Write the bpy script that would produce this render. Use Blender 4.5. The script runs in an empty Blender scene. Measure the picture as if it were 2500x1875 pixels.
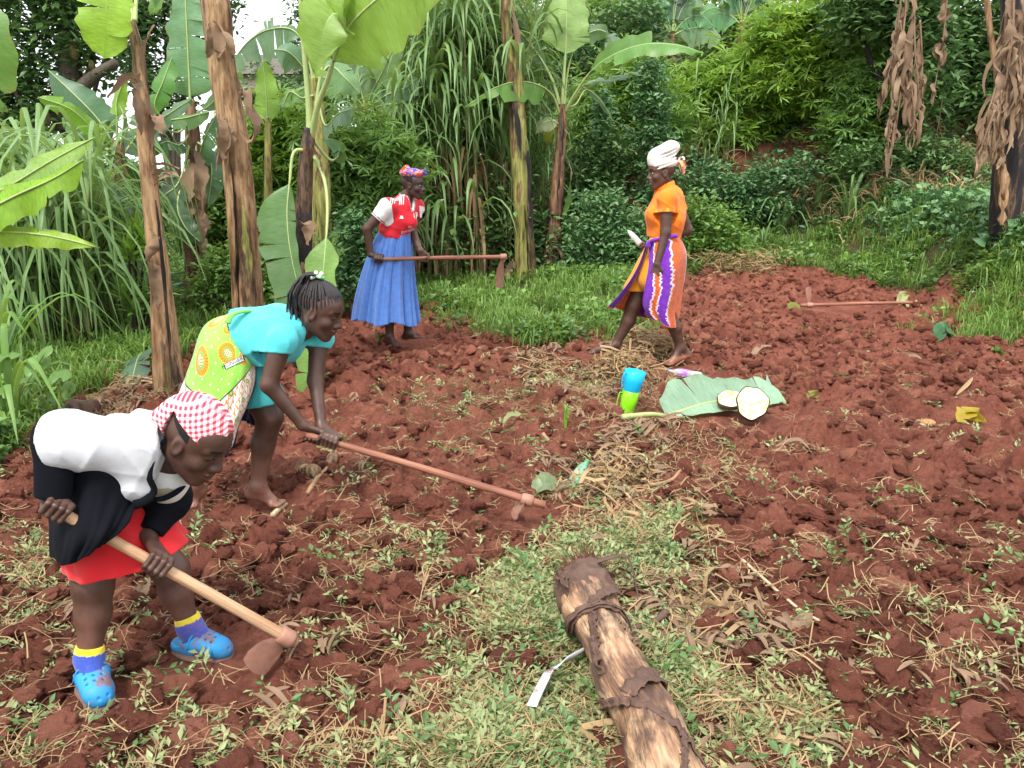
import bpy, math, random
import numpy as np
from mathutils import Vector, Matrix
from mathutils.bvhtree import BVHTree
random.seed(7); RNG = np.random.default_rng(7)
SC = bpy.context.scene; COL = SC.collection
# ---------------------------------------------------------------- camera, sky, sun, exposure
PITCH = math.radians(15.0); FPX = 796.0; CH = 1.55
cam = bpy.data.objects.new('camera', bpy.data.cameras.new('camera')); COL.objects.link(cam)
cam.location = (0, 0, CH); cam.rotation_euler = (math.radians(90) - PITCH, 0, 0)
cam.data.sensor_width = 36; cam.data.lens = 36 * FPX / 1024; cam.data.clip_start = .05; cam.data.clip_end = 600
SC.camera = cam
world = bpy.data.worlds.new("World"); SC.world = world; world.use_nodes = True
nt = world.node_tree; nt.nodes.clear()
SUN_EL, SUN_ROT = math.radians(58), math.radians(200)
sky = nt.nodes.new('ShaderNodeTexSky'); sky.sky_type = 'NISHITA'; sky.sun_disc = False
sky.sun_elevation = SUN_EL; sky.sun_rotation = SUN_ROT; sky.air_density = 1.0; sky.dust_density = 4.0
hs = nt.nodes.new('ShaderNodeHueSaturation'); hs.inputs['Saturation'].default_value = .22
mx = nt.nodes.new('ShaderNodeMix'); mx.data_type = 'RGBA'; mx.inputs['Factor'].default_value = .8
mx.inputs['B'].default_value = (10.0, 10.4, 10.8, 1)
bg = nt.nodes.new('ShaderNodeBackground'); bg.inputs['Strength'].default_value = .12
wo = nt.nodes.new('ShaderNodeOutputWorld')
nt.links.new(sky.outputs[0], hs.inputs['Color']); nt.links.new(hs.outputs[0], mx.inputs['A'])
nt.links.new(mx.outputs['Result'], bg.inputs['Color']); nt.links.new(bg.outputs[0], wo.inputs[0])
sl = bpy.data.lights.new('sun', 'SUN'); sl.energy = 2.4; sl.angle = math.radians(12); sl.color = (1, .96, .9)
sun = bpy.data.objects.new('sun', sl); COL.objects.link(sun)
# light comes from behind-left of the camera, high
sd = Vector((math.sin(SUN_ROT) * math.cos(SUN_EL), math.cos(SUN_ROT) * math.cos(SUN_EL), math.sin(SUN_EL)))
sun.rotation_euler = sd.to_track_quat('Z', 'Y').to_euler()
vs = SC.view_settings; vs.view_transform = 'Standard'; vs.look = 'None'; vs.gamma = 1; vs.use_curve_mapping = False
vs.exposure = 0.9
cy = SC.cycles; cy.max_bounces = 6; cy.diffuse_bounces = 3; cy.glossy_bounces = 2; cy.transmission_bounces = 4
cy.transparent_max_bounces = 6; cy.use_denoising = True; cy.use_adaptive_sampling = True; cy.adaptive_threshold = .02

# ---------------------------------------------------------------- geometry helpers
cP, sP = math.cos(PITCH), math.sin(PITCH)
def ray(u, v):
    x = (u - 512) / FPX; yu = (384 - v) / FPX
    return np.array([x, cP + yu * sP, -sP + yu * cP])
def W(u, v, Y):
    d = ray(u, v); return np.array([0, 0, CH]) + d * (Y / d[1])
def pix(X, Y, Z):
    dz = Z - CH; f = Y * cP - dz * sP; up = Y * sP + dz * cP
    return 512 + FPX * X / f, 384 - FPX * up / f
def ss(x): x = np.clip(x, 0, 1); return x * x * (3 - 2 * x)
def hsh(ix, iy, seed):
    h = (ix.astype(np.int64) * 374761393 + iy.astype(np.int64) * 668265263 + seed * 974711) & 0xffffffff
    h = ((h ^ (h >> 13)) * 1274126177) & 0xffffffff
    h = (h ^ (h >> 16)) * 2246822519 & 0xffffffff
    return ((h ^ (h >> 15)) & 0xffffff) / float(0x1000000)
def vnoise(x, y, seed=0):
    ix = np.floor(x); iy = np.floor(y); fx = ss(x - ix); fy = ss(y - iy)
    a = hsh(ix, iy, seed); b = hsh(ix + 1, iy, seed); c = hsh(ix, iy + 1, seed); d = hsh(ix + 1, iy + 1, seed)
    return (a + (b - a) * fx) * (1 - fy) + (c + (d - c) * fx) * fy
def fbm(x, y, seed=0, o=4):
    s = 0; a = .5
    for i in range(o):
        s = s + a * vnoise(x, y, seed + i * 17); x = x * 2.03 + 3.1; y = y * 2.03 + 1.7; a *= .5
    return s
def lumps(x, y, cell, seed, keep=.7):
    X = x / cell; Y = y / cell; ix = np.floor(X); iy = np.floor(Y); best = np.zeros_like(X)
    for dx in (-1, 0, 1):
        for dy in (-1, 0, 1):
            jx = ix + dx; jy = iy + dy
            px = jx + hsh(jx, jy, seed); py = jy + hsh(jx, jy, seed + 1)
            r = .38 + .42 * hsh(jx, jy, seed + 2); on = hsh(jx, jy, seed + 3) < keep
            el = .7 + .6 * hsh(jx, jy, seed + 4)
            d2 = ((X - px) ** 2 * el + (Y - py) ** 2 / el) / (r * r)
            best = np.maximum(best, np.where(on & (d2 < 1), r * (1 - d2) ** .42, 0))
    return best * cell
# macro terrain: flat field, gentle rise behind, bank on the right, slope beyond
def flat(u, v):
    d = ray(u, v); t = -CH / d[2]; return d[0] * t, d[1] * t
_bl = [(-200, 322), (100, 318), (300, 312), (430, 290), (540, 284), (620, 276), (700, 268), (860, 266), (1000, 268), (1300, 272)]
_bx = [flat(*p) for p in _bl]; BX = np.array([p[0] for p in _bx]); BY = np.minimum(np.array([p[1] for p in _bx]), 12.0)
_fl = [(105, 392), (160, 372), (200, 345), (260, 325), (345, 316), (430, 306), (520, 336), (590, 345), (640, 300), (700, 274), (860, 272), (930, 288)]
_fx = [flat(*p) for p in _fl]; FX = np.array([p[0] for p in _fx]); FY = np.minimum(np.array([p[1] for p in _fx]), 11.6)
def Hb(X, Y):
    X = np.asarray(X, float); Y = np.asarray(Y, float)
    rf = ss((X + 1.5) / 3.2)
    z = .04 * np.maximum(0, Y - 7.5) * rf
    z = z + .05 * (fbm(X * .5, Y * .5, 5, 2) - .35)
    d = np.maximum(0, Y - np.interp(X, BX, BY))
    z = z + (.26 * np.minimum(d, 2.2) + 1.25 * ss((d - 2.0) / 1.0) + .17 * np.maximum(0, d - 3)) * ss((X + 1) / 2.6)
    z = z + .02 * d * (1 - rf)
    z = z + .9 * ss((X - 4.8) / 1.1) * ss((Y - 5.8) / 2.4)
    z = z + .25 * ss((-3.6 - X) / 3) * ss((Y - 5) / 3)
    return z
def fieldmask(X, Y):
    n = (fbm(X * 1.3, Y * 1.3, 31, 3) - .45) * .9
    a = np.interp(X, FX, FY) - Y + n * 1.1
    b = X + 2.95 + n * .8; c = 5.2 - .30 * np.maximum(0, Y - 9.3) - X + n
    return ss(np.minimum(np.minimum(a, b), c) / .35 + .5)
def Hf(X, Y):
    m = fieldmask(X, Y)
    wx = X + .03 * (vnoise(X * 14, Y * 14, 3) - .5); wy = Y + .03 * (vnoise(X * 14, Y * 14, 4) - .5)
    amp = .55 + .9 * fbm(X * .9, Y * .9, 77, 2)
    h = lumps(wx, wy, .34, 11, .22) * .34 + lumps(wx, wy, .17, 21, .5) * .48 + lumps(wx, wy, .085, 41, .7) * .55 + lumps(wx, wy, .042, 61, .75) * .55
    h = h + .03 * (fbm(X * 9, Y * 9, 91, 4) - .5)
    h = h + .016 * (vnoise(X * 55, Y * 55, 15) - .5) + .012 * (vnoise(X * 120, Y * 120, 16) - .5)
    fur = .05 * (fbm(X * 1.7, Y * 1.7, 55, 2) - .4)
    # trodden round feet and things laid down, calmer under the weed mat
    cal = (1 - .5 * litter_density(X, Y)) * (1 - .8 * calm(X, Y))
    return Hb(X, Y) + m * (h * amp * cal * 1.25 - .062 + fur * (1 - calm(X, Y))) + (1 - m) * .05 * fbm(X * 3, Y * 3, 8, 3)
_LZ = [(570, 635, 95, 75, 1.0), (500, 735, 130, 38, 1.0), (590, 555, 80, 30, .8), (290, 762, 160, 16, .8), (30, 756, 60, 22, .8), (780, 730, 70, 36, .55),
       (660, 530, 55, 30, .4), (470, 450, 60, 16, .28), (30, 560, 35, 50, .35), (590, 480, 45, 40, .4), (430, 400, 60, 16, .3), (20, 640, 40, 24, .3), (690, 700, 60, 60, .7),
       (560, 385, 80, 25, .55), (880, 640, 60, 50, .09), (980, 700, 60, 50, .08), (380, 560, 60, 30, .22)]
_CZ = [(95, 700, .16), (110, 690, .14), (215, 648, .2), (250, 685, .16), (270, 505, .2), (190, 508, .16), (395, 345, .3), (415, 338, .3), (600, 353, .35), (680, 362, .35), (520, 515, .2), (628, 410, .28), (690, 415, .3),
       (755, 412, .4), (735, 405, .3), (685, 372, .3), (855, 312, .45), (820, 311, .35), (890, 313, .35), (580, 475, .15), (556, 697, .14), (970, 417, .2), (565, 668, .12), (543, 705, .12), (570, 680, .10), (850, 315, .4)]
_CZW = [(*flat(u, v), r) for u, v, r in _CZ]
def calm(X, Y):
    s = 0
    for a, b, r in _CZW: s = np.maximum(s, np.exp(-(((X - a) ** 2 + (Y - b) ** 2) / (r * r)) ** 2))
    return s
def litter_density(X, Y):
    u, v = pix(X, Y, 0.0)
    s = 0
    for a, b, ru, rv, w in _LZ: s = s + w * np.exp(-((u - a) / ru) ** 2 - ((v - b) / rv) ** 2)
    return np.clip(s * (.30 + 1.0 * ss((fbm(X * 2.6, Y * 2.6, 200, 3) - .30) / .22)), 0, 1)
def G(u, v):
    d = ray(u, v); o = np.array([0, 0, CH])
    if d[2] < -.16:                                   # near ground is almost level: a few fixed point steps
        z = 0.0
        for _ in range(5): p = o + d * ((z - CH) / d[2]); z = float(Hb(p[0], p[1]))
        return o + d * ((z - CH) / d[2])
    t = 5.0
    while t < 60:
        p = o + d * t
        if p[2] <= float(Hb(p[0], p[1])): return p
        t += .03 if t < 12 else .06
    return o + d * t

def mesh_np(name, V, Fs, mats=(), col=None, uv=None, smooth=True, mi=None):
    me = bpy.data.meshes.new(name)
    if isinstance(Fs, np.ndarray): Fs = [Fs]
    Fs = [np.asarray(f, np.int32) for f in Fs if len(f)]
    V = np.asarray(V, np.float32)
    me.vertices.add(len(V)); me.vertices.foreach_set('co', V.ravel())
    li = np.concatenate([f.ravel() for f in Fs]); me.loops.add(len(li)); me.loops.foreach_set('vertex_index', li)
    tot = np.concatenate([np.full(len(f), f.shape[1], np.int32) for f in Fs]); st = np.concatenate([[0], np.cumsum(tot)[:-1]]).astype(np.int32)
    me.polygons.add(len(tot)); me.polygons.foreach_set('loop_start', st)
    if mi is not None: me.polygons.foreach_set('material_index', np.concatenate([np.asarray(m, np.int32) for m in mi if len(m)]))
    me.update(calc_edges=True)
    me.polygons.foreach_set('use_smooth', np.full(len(tot), smooth))
    if col is not None:
        a = me.color_attributes.new('Col', 'FLOAT_COLOR', 'POINT')
        c = np.ones((len(V), 4), np.float32); c[:, :3] = col; a.data.foreach_set('color', c.ravel())
    if uv is not None:
        l = me.uv_layers.new(name='UVMap'); l.data.foreach_set('uv', np.asarray(uv, np.float32)[li].ravel())
    for m in mats: me.materials.append(m)
    return me
def link(name, me, parent=None, label=None, cat=None, group=None, kind=None, loc=None):
    o = bpy.data.objects.new(name, me); COL.objects.link(o)
    if parent is not None: o.parent = parent
    if loc is not None: o.location = loc
    tag(o, label, cat, group, kind); return o
def tag(o, label=None, cat=None, group=None, kind=None):
    if label: o['label'] = label
    if cat: o['category'] = cat
    if group: o['group'] = group
    if kind: o['kind'] = kind
def empty(name, loc, label=None, cat=None, group=None):
    return link(name, None, None, label, cat, group, None, tuple(float(c) for c in loc))
class MB:
    def __init__(s): s.V = []; s.q = []; s.t = []; s.c = []; s.uv = []; s.n = 0; s.qm = []; s.tm = []
    def add(s, V, q=None, t=None, col=(1, 1, 1), uv=None, m=0):
        V = np.asarray(V, float); s.V.append(V); c = np.asarray(col, float)
        s.c.append(np.broadcast_to(c, (len(V), 3)) if c.ndim == 1 else c)
        s.uv.append(np.zeros((len(V), 2)) if uv is None else np.asarray(uv, float))
        if q is not None and len(q): s.q.append(np.asarray(q) + s.n); s.qm.append(np.full(len(q), m))
        if t is not None and len(t): s.t.append(np.asarray(t) + s.n); s.tm.append(np.full(len(t), m))
        s.n += len(V); return s
    def data(s, name, mats, smooth=True, org=None):
        V = np.concatenate(s.V)
        if org is not None: V = V - np.asarray(org)
        Fs = []; mi = []
        if s.q: Fs.append(np.concatenate(s.q)); mi.append(np.concatenate(s.qm))
        if s.t: Fs.append(np.concatenate(s.t)); mi.append(np.concatenate(s.tm))
        return mesh_np(name, V, Fs, mats, np.concatenate(s.c), np.concatenate(s.uv), smooth, mi)
    def obj(s, name, mats, parent=None, org=None, smooth=True, **k):
        if not isinstance(mats, (list, tuple)): mats = [mats]
        if org is None and parent is not None: org = np.array(parent.location)
        if org is None: return link(name, s.data(name, mats, smooth), None, **k)
        o = link(name, s.data(name, mats, smooth, org), parent, **k)
        if parent is None: o.location = tuple(org)
        return o
def nrm(v): v = np.asarray(v, float); return v / (np.linalg.norm(v, axis=-1, keepdims=True) + 1e-12)
def cat_rom(C, n):
    C = np.asarray(C, float)
    if len(C) == 2: C = np.array([C[0], (C[0] + C[1]) / 2, C[1]])
    P = np.vstack([2 * C[0] - C[1], C, 2 * C[-1] - C[-2]]); m = len(C) - 1
    t = np.linspace(0, m, n); i = np.minimum(t.astype(int), m - 1); f = (t - i)[:, None]
    p0, p1, p2, p3 = P[i], P[i + 1], P[i + 2], P[i + 3]
    return .5 * (2 * p1 + (p2 - p0) * f + (2 * p0 - 5 * p1 + 4 * p2 - p3) * f * f + (3 * p1 - p0 - 3 * p2 + p3) * f ** 3)
def tube(P, R, n=8, cap=True, ref=(0, 0, 1), sq=None, rough=0, seed=0, uvs=1):
    P = np.asarray(P, float); N = len(P); R = np.broadcast_to(np.asarray(R, float), (N,))
    T = nrm(np.gradient(P, axis=0)); a = np.asarray(ref, float)
    if abs(np.dot(T[0], a)) > .93: a = np.array([1., 0, 0])
    A = np.zeros((N, 3)); x = nrm(a - T[0] * np.dot(T[0], a))
    for i in range(N):
        x = nrm(x - T[i] * np.dot(T[i], x)); A[i] = x
    B = np.cross(T, A); th = np.linspace(0, 2 * np.pi, n, endpoint=False)
    k = np.ones((N, n))
    if rough: k = 1 + rough * (np.random.default_rng(seed).random((N, n)) - .5) * 2
    sa = 1 if sq is None else sq
    V = P[:, None] + (R[:, None] * k)[..., None] * (A[:, None] * np.cos(th)[None, :, None] * sa + B[:, None] * np.sin(th)[None, :, None])
    V = V.reshape(-1, 3); q = []
    i = np.arange(N - 1)[:, None]; j = np.arange(n)[None, :]; j2 = (j + 1) % n
    q = np.stack([i * n + j, i * n + j2, (i + 1) * n + j2, (i + 1) * n + j], -1).reshape(-1, 4)
    L = np.concatenate([[0], np.cumsum(np.linalg.norm(np.diff(P, axis=0), axis=1))])
    uv = np.stack([np.broadcast_to(L[:, None] * uvs, (N, n)), np.broadcast_to(np.abs(th / np.pi - 1)[None], (N, n))], -1).reshape(-1, 2)
    t = None
    if cap:
        V = np.vstack([V, P[0], P[-1]]); c0 = N * n; c1 = c0 + 1; uv = np.vstack([uv, [0, 0], [L[-1], 0]])
        jj = np.arange(n); k2 = (jj + 1) % n
        t = np.vstack([np.stack([np.full(n, c0), k2, jj], -1), np.stack([np.full(n, c1), (N - 1) * n + jj, (N - 1) * n + k2], -1)])
    return V, q, t, uv
def addtube(mb, P, R, n=8, col=(1, 1, 1), m=0, **k):
    V, q, t, uv = tube(P, R, n, **k)
    if callable(col): col = col(V)
    mb.add(V, q, t, col, uv, m); return mb
def grid_faces(r, c, off=0):
    i = np.arange(r - 1)[:, None]; j = np.arange(c - 1)[None]
    return (np.stack([i * c + j, i * c + j + 1, (i + 1) * c + j + 1, (i + 1) * c + j], -1) + off).reshape(-1, 4)
def ribbon(P, w, side, bend=0, cols=3, lift=None):
    """strip along P with half width w(t), side dir, slight V bend"""
    P = np.asarray(P, float); N = len(P); T = nrm(np.gradient(P, axis=0)); S = np.broadcast_to(np.asarray(side, float), (N, 3))
    S = nrm(S - T * np.sum(S * T, 1, keepdims=True)); Nn = np.cross(T, S); w = np.broadcast_to(np.asarray(w, float), (N,))
    s = np.linspace(-1, 1, cols)
    V = P[:, None] + S[:, None] * (w[:, None] * s[None])[..., None] + Nn[:, None] * (w[:, None] * np.abs(s)[None] * bend)[..., None]
    uv = np.stack(np.broadcast_arrays(np.linspace(0, 1, N)[:, None], (s * .5 + .5)[None]), -1)
    return V.reshape(-1, 3), grid_faces(N, cols), uv.reshape(-1, 2)
# ---------------------------------------------------------------- materials
def new_mat(name):
    m = bpy.data.materials.new(name); m.use_nodes = True; n = m.node_tree; n.nodes.clear()
    o = n.nodes.new('ShaderNodeOutputMaterial'); b = n.nodes.new('ShaderNodeBsdfPrincipled'); n.links.new(b.outputs[0], o.inputs[0])
    return m, n, b, o
def N_(n, t, **k):
    x = n.nodes.new(t)
    for a, b in k.items(): setattr(x, a, b)
    return x
def mixc(n, f, a, b, mode='MIX'):
    x = n.nodes.new('ShaderNodeMix'); x.data_type = 'RGBA'; x.blend_type = mode
    for s, v in (('Factor', f), ('A', a), ('B', b)):
        if hasattr(v, 'is_linked') or hasattr(v, 'links'): n.links.new(v, x.inputs[s])
        else: x.inputs[s].default_value = v if s == 'Factor' else (*v[:3], 1)
    return x.outputs['Result']
def noise(n, scale, detail=4, vec=None, rough=.55, coord='Object', mscale=None):
    t = n.nodes.new('ShaderNodeTexNoise'); t.inputs['Scale'].default_value = scale; t.inputs['Detail'].default_value = detail; t.inputs['Roughness'].default_value = rough
    if vec is None:
        c = n.nodes.new('ShaderNodeTexCoord'); vec = c.outputs[coord]
    if mscale:
        mp = n.nodes.new('ShaderNodeMapping'); mp.inputs['Scale'].default_value = mscale; n.links.new(vec, mp.inputs[0]); vec = mp.outputs[0]
    n.links.new(vec, t.inputs['Vector']); return t.outputs['Fac']
def ramp(n, f, stops):
    r = n.nodes.new('ShaderNodeValToRGB'); e = r.color_ramp.elements
    while len(e) > 1: e.remove(e[-1])
    e[0].position = stops[0][0]; e[0].color = (*stops[0][1], 1)
    for p, c in stops[1:]:
        x = e.new(p); x.color = (*c, 1)
    n.links.new(f, r.inputs[0]); return r.outputs[0]
def gray(a): return (a, a, a)
def bump(n, b, h, s, d=.01):
    x = n.nodes.new('ShaderNodeBump'); x.inputs['Strength'].default_value = s; x.inputs['Distance'].default_value = d
    n.links.new(h, x.inputs['Height']); n.links.new(x.outputs[0], b.inputs['Normal'])
def geo_rand(n):
    o = n.nodes.new('ShaderNodeObjectInfo'); return o.outputs['Random']
def translucent(n, b, o, col, f):
    t = n.nodes.new('ShaderNodeBsdfTranslucent'); m = n.nodes.new('ShaderNodeMixShader'); m.inputs[0].default_value = f
    if hasattr(col, 'links'): n.links.new(col, t.inputs[0])
    else: t.inputs[0].default_value = (*col, 1)
    n.links.new(b.outputs[0], m.inputs[1]); n.links.new(t.outputs[0], m.inputs[2]); n.links.new(m.outputs[0], o.inputs[0])
def mat_plain(name, col, rough=.7, var=.25, scale=30, bs=.3, bd=.004, spec=.3, metallic=0, mud=0):
    m, n, b, o = new_mat(name); f = noise(n, scale)
    c2 = tuple(c * (1 - var) for c in col); c1 = tuple(min(1, c * (1 + var * .6)) for c in col)
    c = mixc(n, f, c2, c1)
    if mud: c = mixc(n, ramp(n, noise(n, mud, 6, None, .65), [(.50, gray(0)), (.62, gray(.85))]), c, (.22, .095, .065))
    n.links.new(c, b.inputs['Base Color']); b.inputs['Roughness'].default_value = rough
    b.inputs['Specular IOR Level'].default_value = spec; b.inputs['Metallic'].default_value = metallic
    if bs: bump(n, b, noise(n, scale * 3), bs, bd)
    return m
def mat_col(name, rough=.8, var=.2, scale=40, bs=.3, bd=.003, spec=.25, tr=0, weave=0, sheen=0, soil=0):
    """colour comes from the print or dye in the vertex colours 'Col'"""
    m, n, b, o = new_mat(name); a = N_(n, 'ShaderNodeVertexColor', layer_name='Col'); f = noise(n, scale)
    k = ramp(n, f, [(.25, gray(1 - var)), (.75, gray(1 + var * .3))])
    c = mixc(n, 1.0, a.outputs[0], k, 'MULTIPLY')
    if soil: c = mixc(n, ramp(n, noise(n, 7, 7, None, .7), [(.52, gray(0)), (.75, gray(soil))]), c, (.30, .13, .09))
    n.links.new(c, b.inputs['Base Color'])
    b.inputs['Roughness'].default_value = rough; b.inputs['Specular IOR Level'].default_value = spec
    if sheen: b.inputs['Sheen Weight'].default_value = sheen
    if bs: bump(n, b, noise(n, weave or scale * 4, 3), bs, bd)
    if tr: translucent(n, b, o, c, tr)
    return m
def mat_leaf(name, ca, cb, cc=None, tr=.35, rough=.45, scale=2.0, spec=.4):
    """leaf colour varies per instance and by noise"""
    m, n, b, o = new_mat(name); r = geo_rand(n); f = noise(n, scale, 2)
    nn = n.nodes.new('ShaderNodeNewGeometry')
    ad = N_(n, 'ShaderNodeMath', operation='ADD'); n.links.new(f, ad.inputs[0]); n.links.new(nn.outputs['Random Per Island'], ad.inputs[1])
    a2 = N_(n, 'ShaderNodeMath', operation='MULTIPLY_ADD'); n.links.new(r, a2.inputs[0]); a2.inputs[1].default_value = .6; n.links.new(ad.outputs[0], a2.inputs[2])
    fr = N_(n, 'ShaderNodeMath', operation='MULTIPLY'); n.links.new(a2.outputs[0], fr.inputs[0]); fr.inputs[1].default_value = .42
    st = [(.15, ca), (.75, cb)] + ([(.97, cc)] if cc else [])
    c = ramp(n, fr.outputs[0], st); n.links.new(c, b.inputs['Base Color']); b.inputs['Roughness'].default_value = rough
    b.inputs['Specular IOR Level'].default_value = spec
    if tr: translucent(n, b, o, mixc(n, .35, c, (.5, .62, .06)) if tr > .3 else c, tr)
    return m
def mat_banana_leaf(name):
    m, n, b, o = new_mat(name); a = N_(n, 'ShaderNodeVertexColor', layer_name='Col')
    uv = n.nodes.new('ShaderNodeTexCoord').outputs['UV']
    v = noise(n, 1, 3, uv, mscale=(120, 2.5, 1)); k = ramp(n, v, [(.3, gray(.72)), (.7, gray(1.12))])
    f = noise(n, 5, 3); k2 = ramp(n, f, [(.3, gray(.8)), (.7, gray(1.1))])
    c = mixc(n, 1., mixc(n, 1., a.outputs[0], k, 'MULTIPLY'), k2, 'MULTIPLY')
    sp = ramp(n, noise(n, 14, 5), [(.69, gray(0)), (.76, gray(1))]); c = mixc(n, sp, c, (.22, .13, .05))
    n.links.new(c, b.inputs['Base Color']); b.inputs['Roughness'].default_value = .42; b.inputs['Specular IOR Level'].default_value = .45
    bump(n, b, v, .25, .004); translucent(n, b, o, mixc(n, .3, c, (.42, .62, .04)), .38); return m
def mat_stem(name, stops, scale=1.0, zs=.22, bs=.6, burnt=True, bc=(.018, .013, .014)):
    """old banana sheath: long vertical streaks of tan, brown, black and yellow green"""
    m, n, b, o = new_mat(name); c = n.nodes.new('ShaderNodeTexCoord').outputs['Object']
    f = noise(n, 7 * scale, 5, c, .6, mscale=(1, 1, zs)); r1 = ramp(n, f, stops)
    g = noise(n, 45 * scale, 4, c, mscale=(1, 1, .08)); r2 = ramp(n, g, [(.3, gray(.55)), (.65, gray(1.15))])
    h = noise(n, 8 * scale, 6, c, .7, mscale=(1, 1, .13)); k = ramp(n, h, [(.53, gray(0)), (.63, gray(.9))])
    col = mixc(n, 1., r1, r2, 'MULTIPLY')
    if burnt: col = mixc(n, k, col, bc)
    n.links.new(col, b.inputs['Base Color']); b.inputs['Roughness'].default_value = .7; b.inputs['Specular IOR Level'].default_value = .3
    bump(n, b, g, bs, .012); return m
def mat_grain(name, stops, ls, vs, bs=.5, dark=None, dl=2.0, dv=3.0):
    """fibres running along a tube, from its length and girth coordinates"""
    m, n, b, o = new_mat(name); uv = n.nodes.new('ShaderNodeTexCoord').outputs['UV']; f = noise(n, 1, 5, uv, .6, mscale=(ls, vs, 1)); g = noise(n, 1, 4, uv, .6, mscale=(ls * 2.5, vs * 9, 1))
    col = mixc(n, 1., ramp(n, f, stops), ramp(n, g, [(.3, gray(.55)), (.65, gray(1.15))]), 'MULTIPLY')
    if dark: h = noise(n, 1, 6, uv, .7, mscale=(dl, dv, 1)); col = mixc(n, ramp(n, h, [(.45, gray(0)), (.58, gray(.92))]), col, dark)
    n.links.new(col, b.inputs['Base Color']); b.inputs['Roughness'].default_value = .6; b.inputs['Specular IOR Level'].default_value = .35; bump(n, b, g, bs, .008); return m
def mat_soil():
    m, n, b, o = new_mat('red_soil'); c = n.nodes.new('ShaderNodeTexCoord').outputs['Object']
    a = N_(n, 'ShaderNodeVertexColor', layer_name='Col')   # r: bare field, g: grassy ground
    f = noise(n, 3.2, 6, c, .65); f2 = noise(n, 34, 5, c, .7)
    s = ramp(n, f, [(.25, (.14, .042, .027)), (.5, (.26, .084, .053)), (.78, (.39, .148, .095))])
    s2 = mixc(n, 1., s, ramp(n, f2, [(.25, gray(.55)), (.7, gray(1.3))]), 'MULTIPLY')
    g = ramp(n, noise(n, 6, 5, c), [(.3, (.035, .040, .016)), (.6, (.075, .095, .03)), (.8, (.12, .085, .045))])
    sep = n.nodes.new('ShaderNodeSeparateColor'); n.links.new(a.outputs[0], sep.inputs[0])
    col = mixc(n, sep.outputs[1], s2, g); li = ramp(n, noise(n, 18, 5, c), [(.35, (.16, .11, .05)), (.65, (.16, .17, .07))])
    mm = N_(n, 'ShaderNodeMath', operation='MULTIPLY'); n.links.new(sep.outputs[2], mm.inputs[0]); mm.inputs[1].default_value = .5
    col = mixc(n, mm.outputs[0], col, li)
    n.links.new(col, b.inputs['Base Color']); b.inputs['Roughness'].default_value = .9; b.inputs['Specular IOR Level'].default_value = .2
    h1 = noise(n, 75, 9, c, .82); bump(n, b, h1, 1.0, .035); return m
M = {}
M['soil'] = mat_soil()
_m, _n, _b, _o = new_mat('soil_clod'); _c = _n.nodes.new('ShaderNodeTexCoord').outputs['Object']
_f = noise(_n, 22, 6, _c, .7); _r = ramp(_n, geo_rand(_n), [(0, (.15, .046, .029)), (.6, (.26, .085, .053)), (1, (.38, .145, .093))])
_n.links.new(mixc(_n, 1., _r, ramp(_n, _f, [(.3, gray(.6)), (.7, gray(1.25))]), 'MULTIPLY'), _b.inputs['Base Color']); _b.inputs['Roughness'].default_value = .92
_b.inputs['Specular IOR Level'].default_value = .2; bump(_n, _b, noise(_n, 5, 8, _c, .8), 1, .03); M['clod'] = _m
M['grass'] = mat_leaf('grass_blades', (.08, .15, .03), (.18, .31, .065), (.32, .34, .12))
M['weed'] = mat_leaf('herb_leaves', (.05, .12, .035), (.13, .25, .075), (.24, .33, .11), rough=.4)
M['cut'] = mat_leaf('wilting_weed_leaves', (.16, .215, .075), (.35, .39, .18), (.56, .45, .22), rough=.5, tr=.25)
M['straw'] = mat_leaf('dry_straw', (.20, .12, .055), (.38, .26, .13), (.5, .40, .22), tr=.1, rough=.75)
M['dryleaf'] = mat_leaf('dry_leaf', (.13, .075, .045), (.28, .18, .11), (.42, .31, .21), tr=.15, rough=.75)
M['cane'] = mat_leaf('elephant_grass_leaf', (.085, .16, .05), (.19, .32, .11), (.31, .42, .17), rough=.42)
M['cane_dry'] = mat_leaf('dead_elephant_grass', (.14, .085, .04), (.28, .19, .09), (.34, .27, .14), tr=.15, rough=.7)
M['stalk'] = mat_leaf('grass_stalk', (.12, .15, .04), (.22, .20, .08), (.28, .2, .1), tr=0, rough=.6)
M['bleaf'] = mat_banana_leaf('banana_leaf_blade')
M['rib'] = mat_col('banana_midrib', rough=.4, var=.15, scale=20, bs=.15, spec=.4)
M['vcol'] = mat_col('painted_detail', rough=.6)
M['bark'] = mat_plain('bark', (.12, .095, .07), .9, .5, 12, .8, .02)
M['darkbark'] = mat_plain('dark_bark', (.03, .024, .02), .9, .5, 12, .8, .02)
M['dark_leaf'] = mat_leaf('dark_tree_leaf', (.045, .10, .035), (.13, .235, .07), (.24, .35, .11), rough=.35, tr=.25)
M['mid_leaf'] = mat_leaf('green_shrub_leaf', (.065, .15, .035), (.18, .33, .075), (.33, .46, .12), tr=.35)
M['bright_leaf'] = mat_leaf('bright_cassava_leaf', (.09, .19, .025), (.23, .40, .055), (.42, .50, .09), tr=.42)
M['blue_leaf'] = mat_leaf('vine_leaf', (.05, .13, .05), (.14, .27, .10), (.24, .38, .14), tr=.25, rough=.4)
M['fruit'] = mat_plain('jackfruit_skin', (.12, .10, .03), .8, .4, 60, 1, .01)
STEM_TAN = [(.34, (.05, .028, .018)), (.42, (.20, .10, .045)), (.52, (.40, .25, .13)), (.60, (.17, .075, .035)), (.66, (.27, .26, .07))]
STEM_GRN = [(.34, (.03, .02, .015)), (.42, (.22, .21, .05)), (.52, (.32, .30, .09)), (.60, (.12, .06, .03)), (.66, (.32, .20, .10))]
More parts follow.
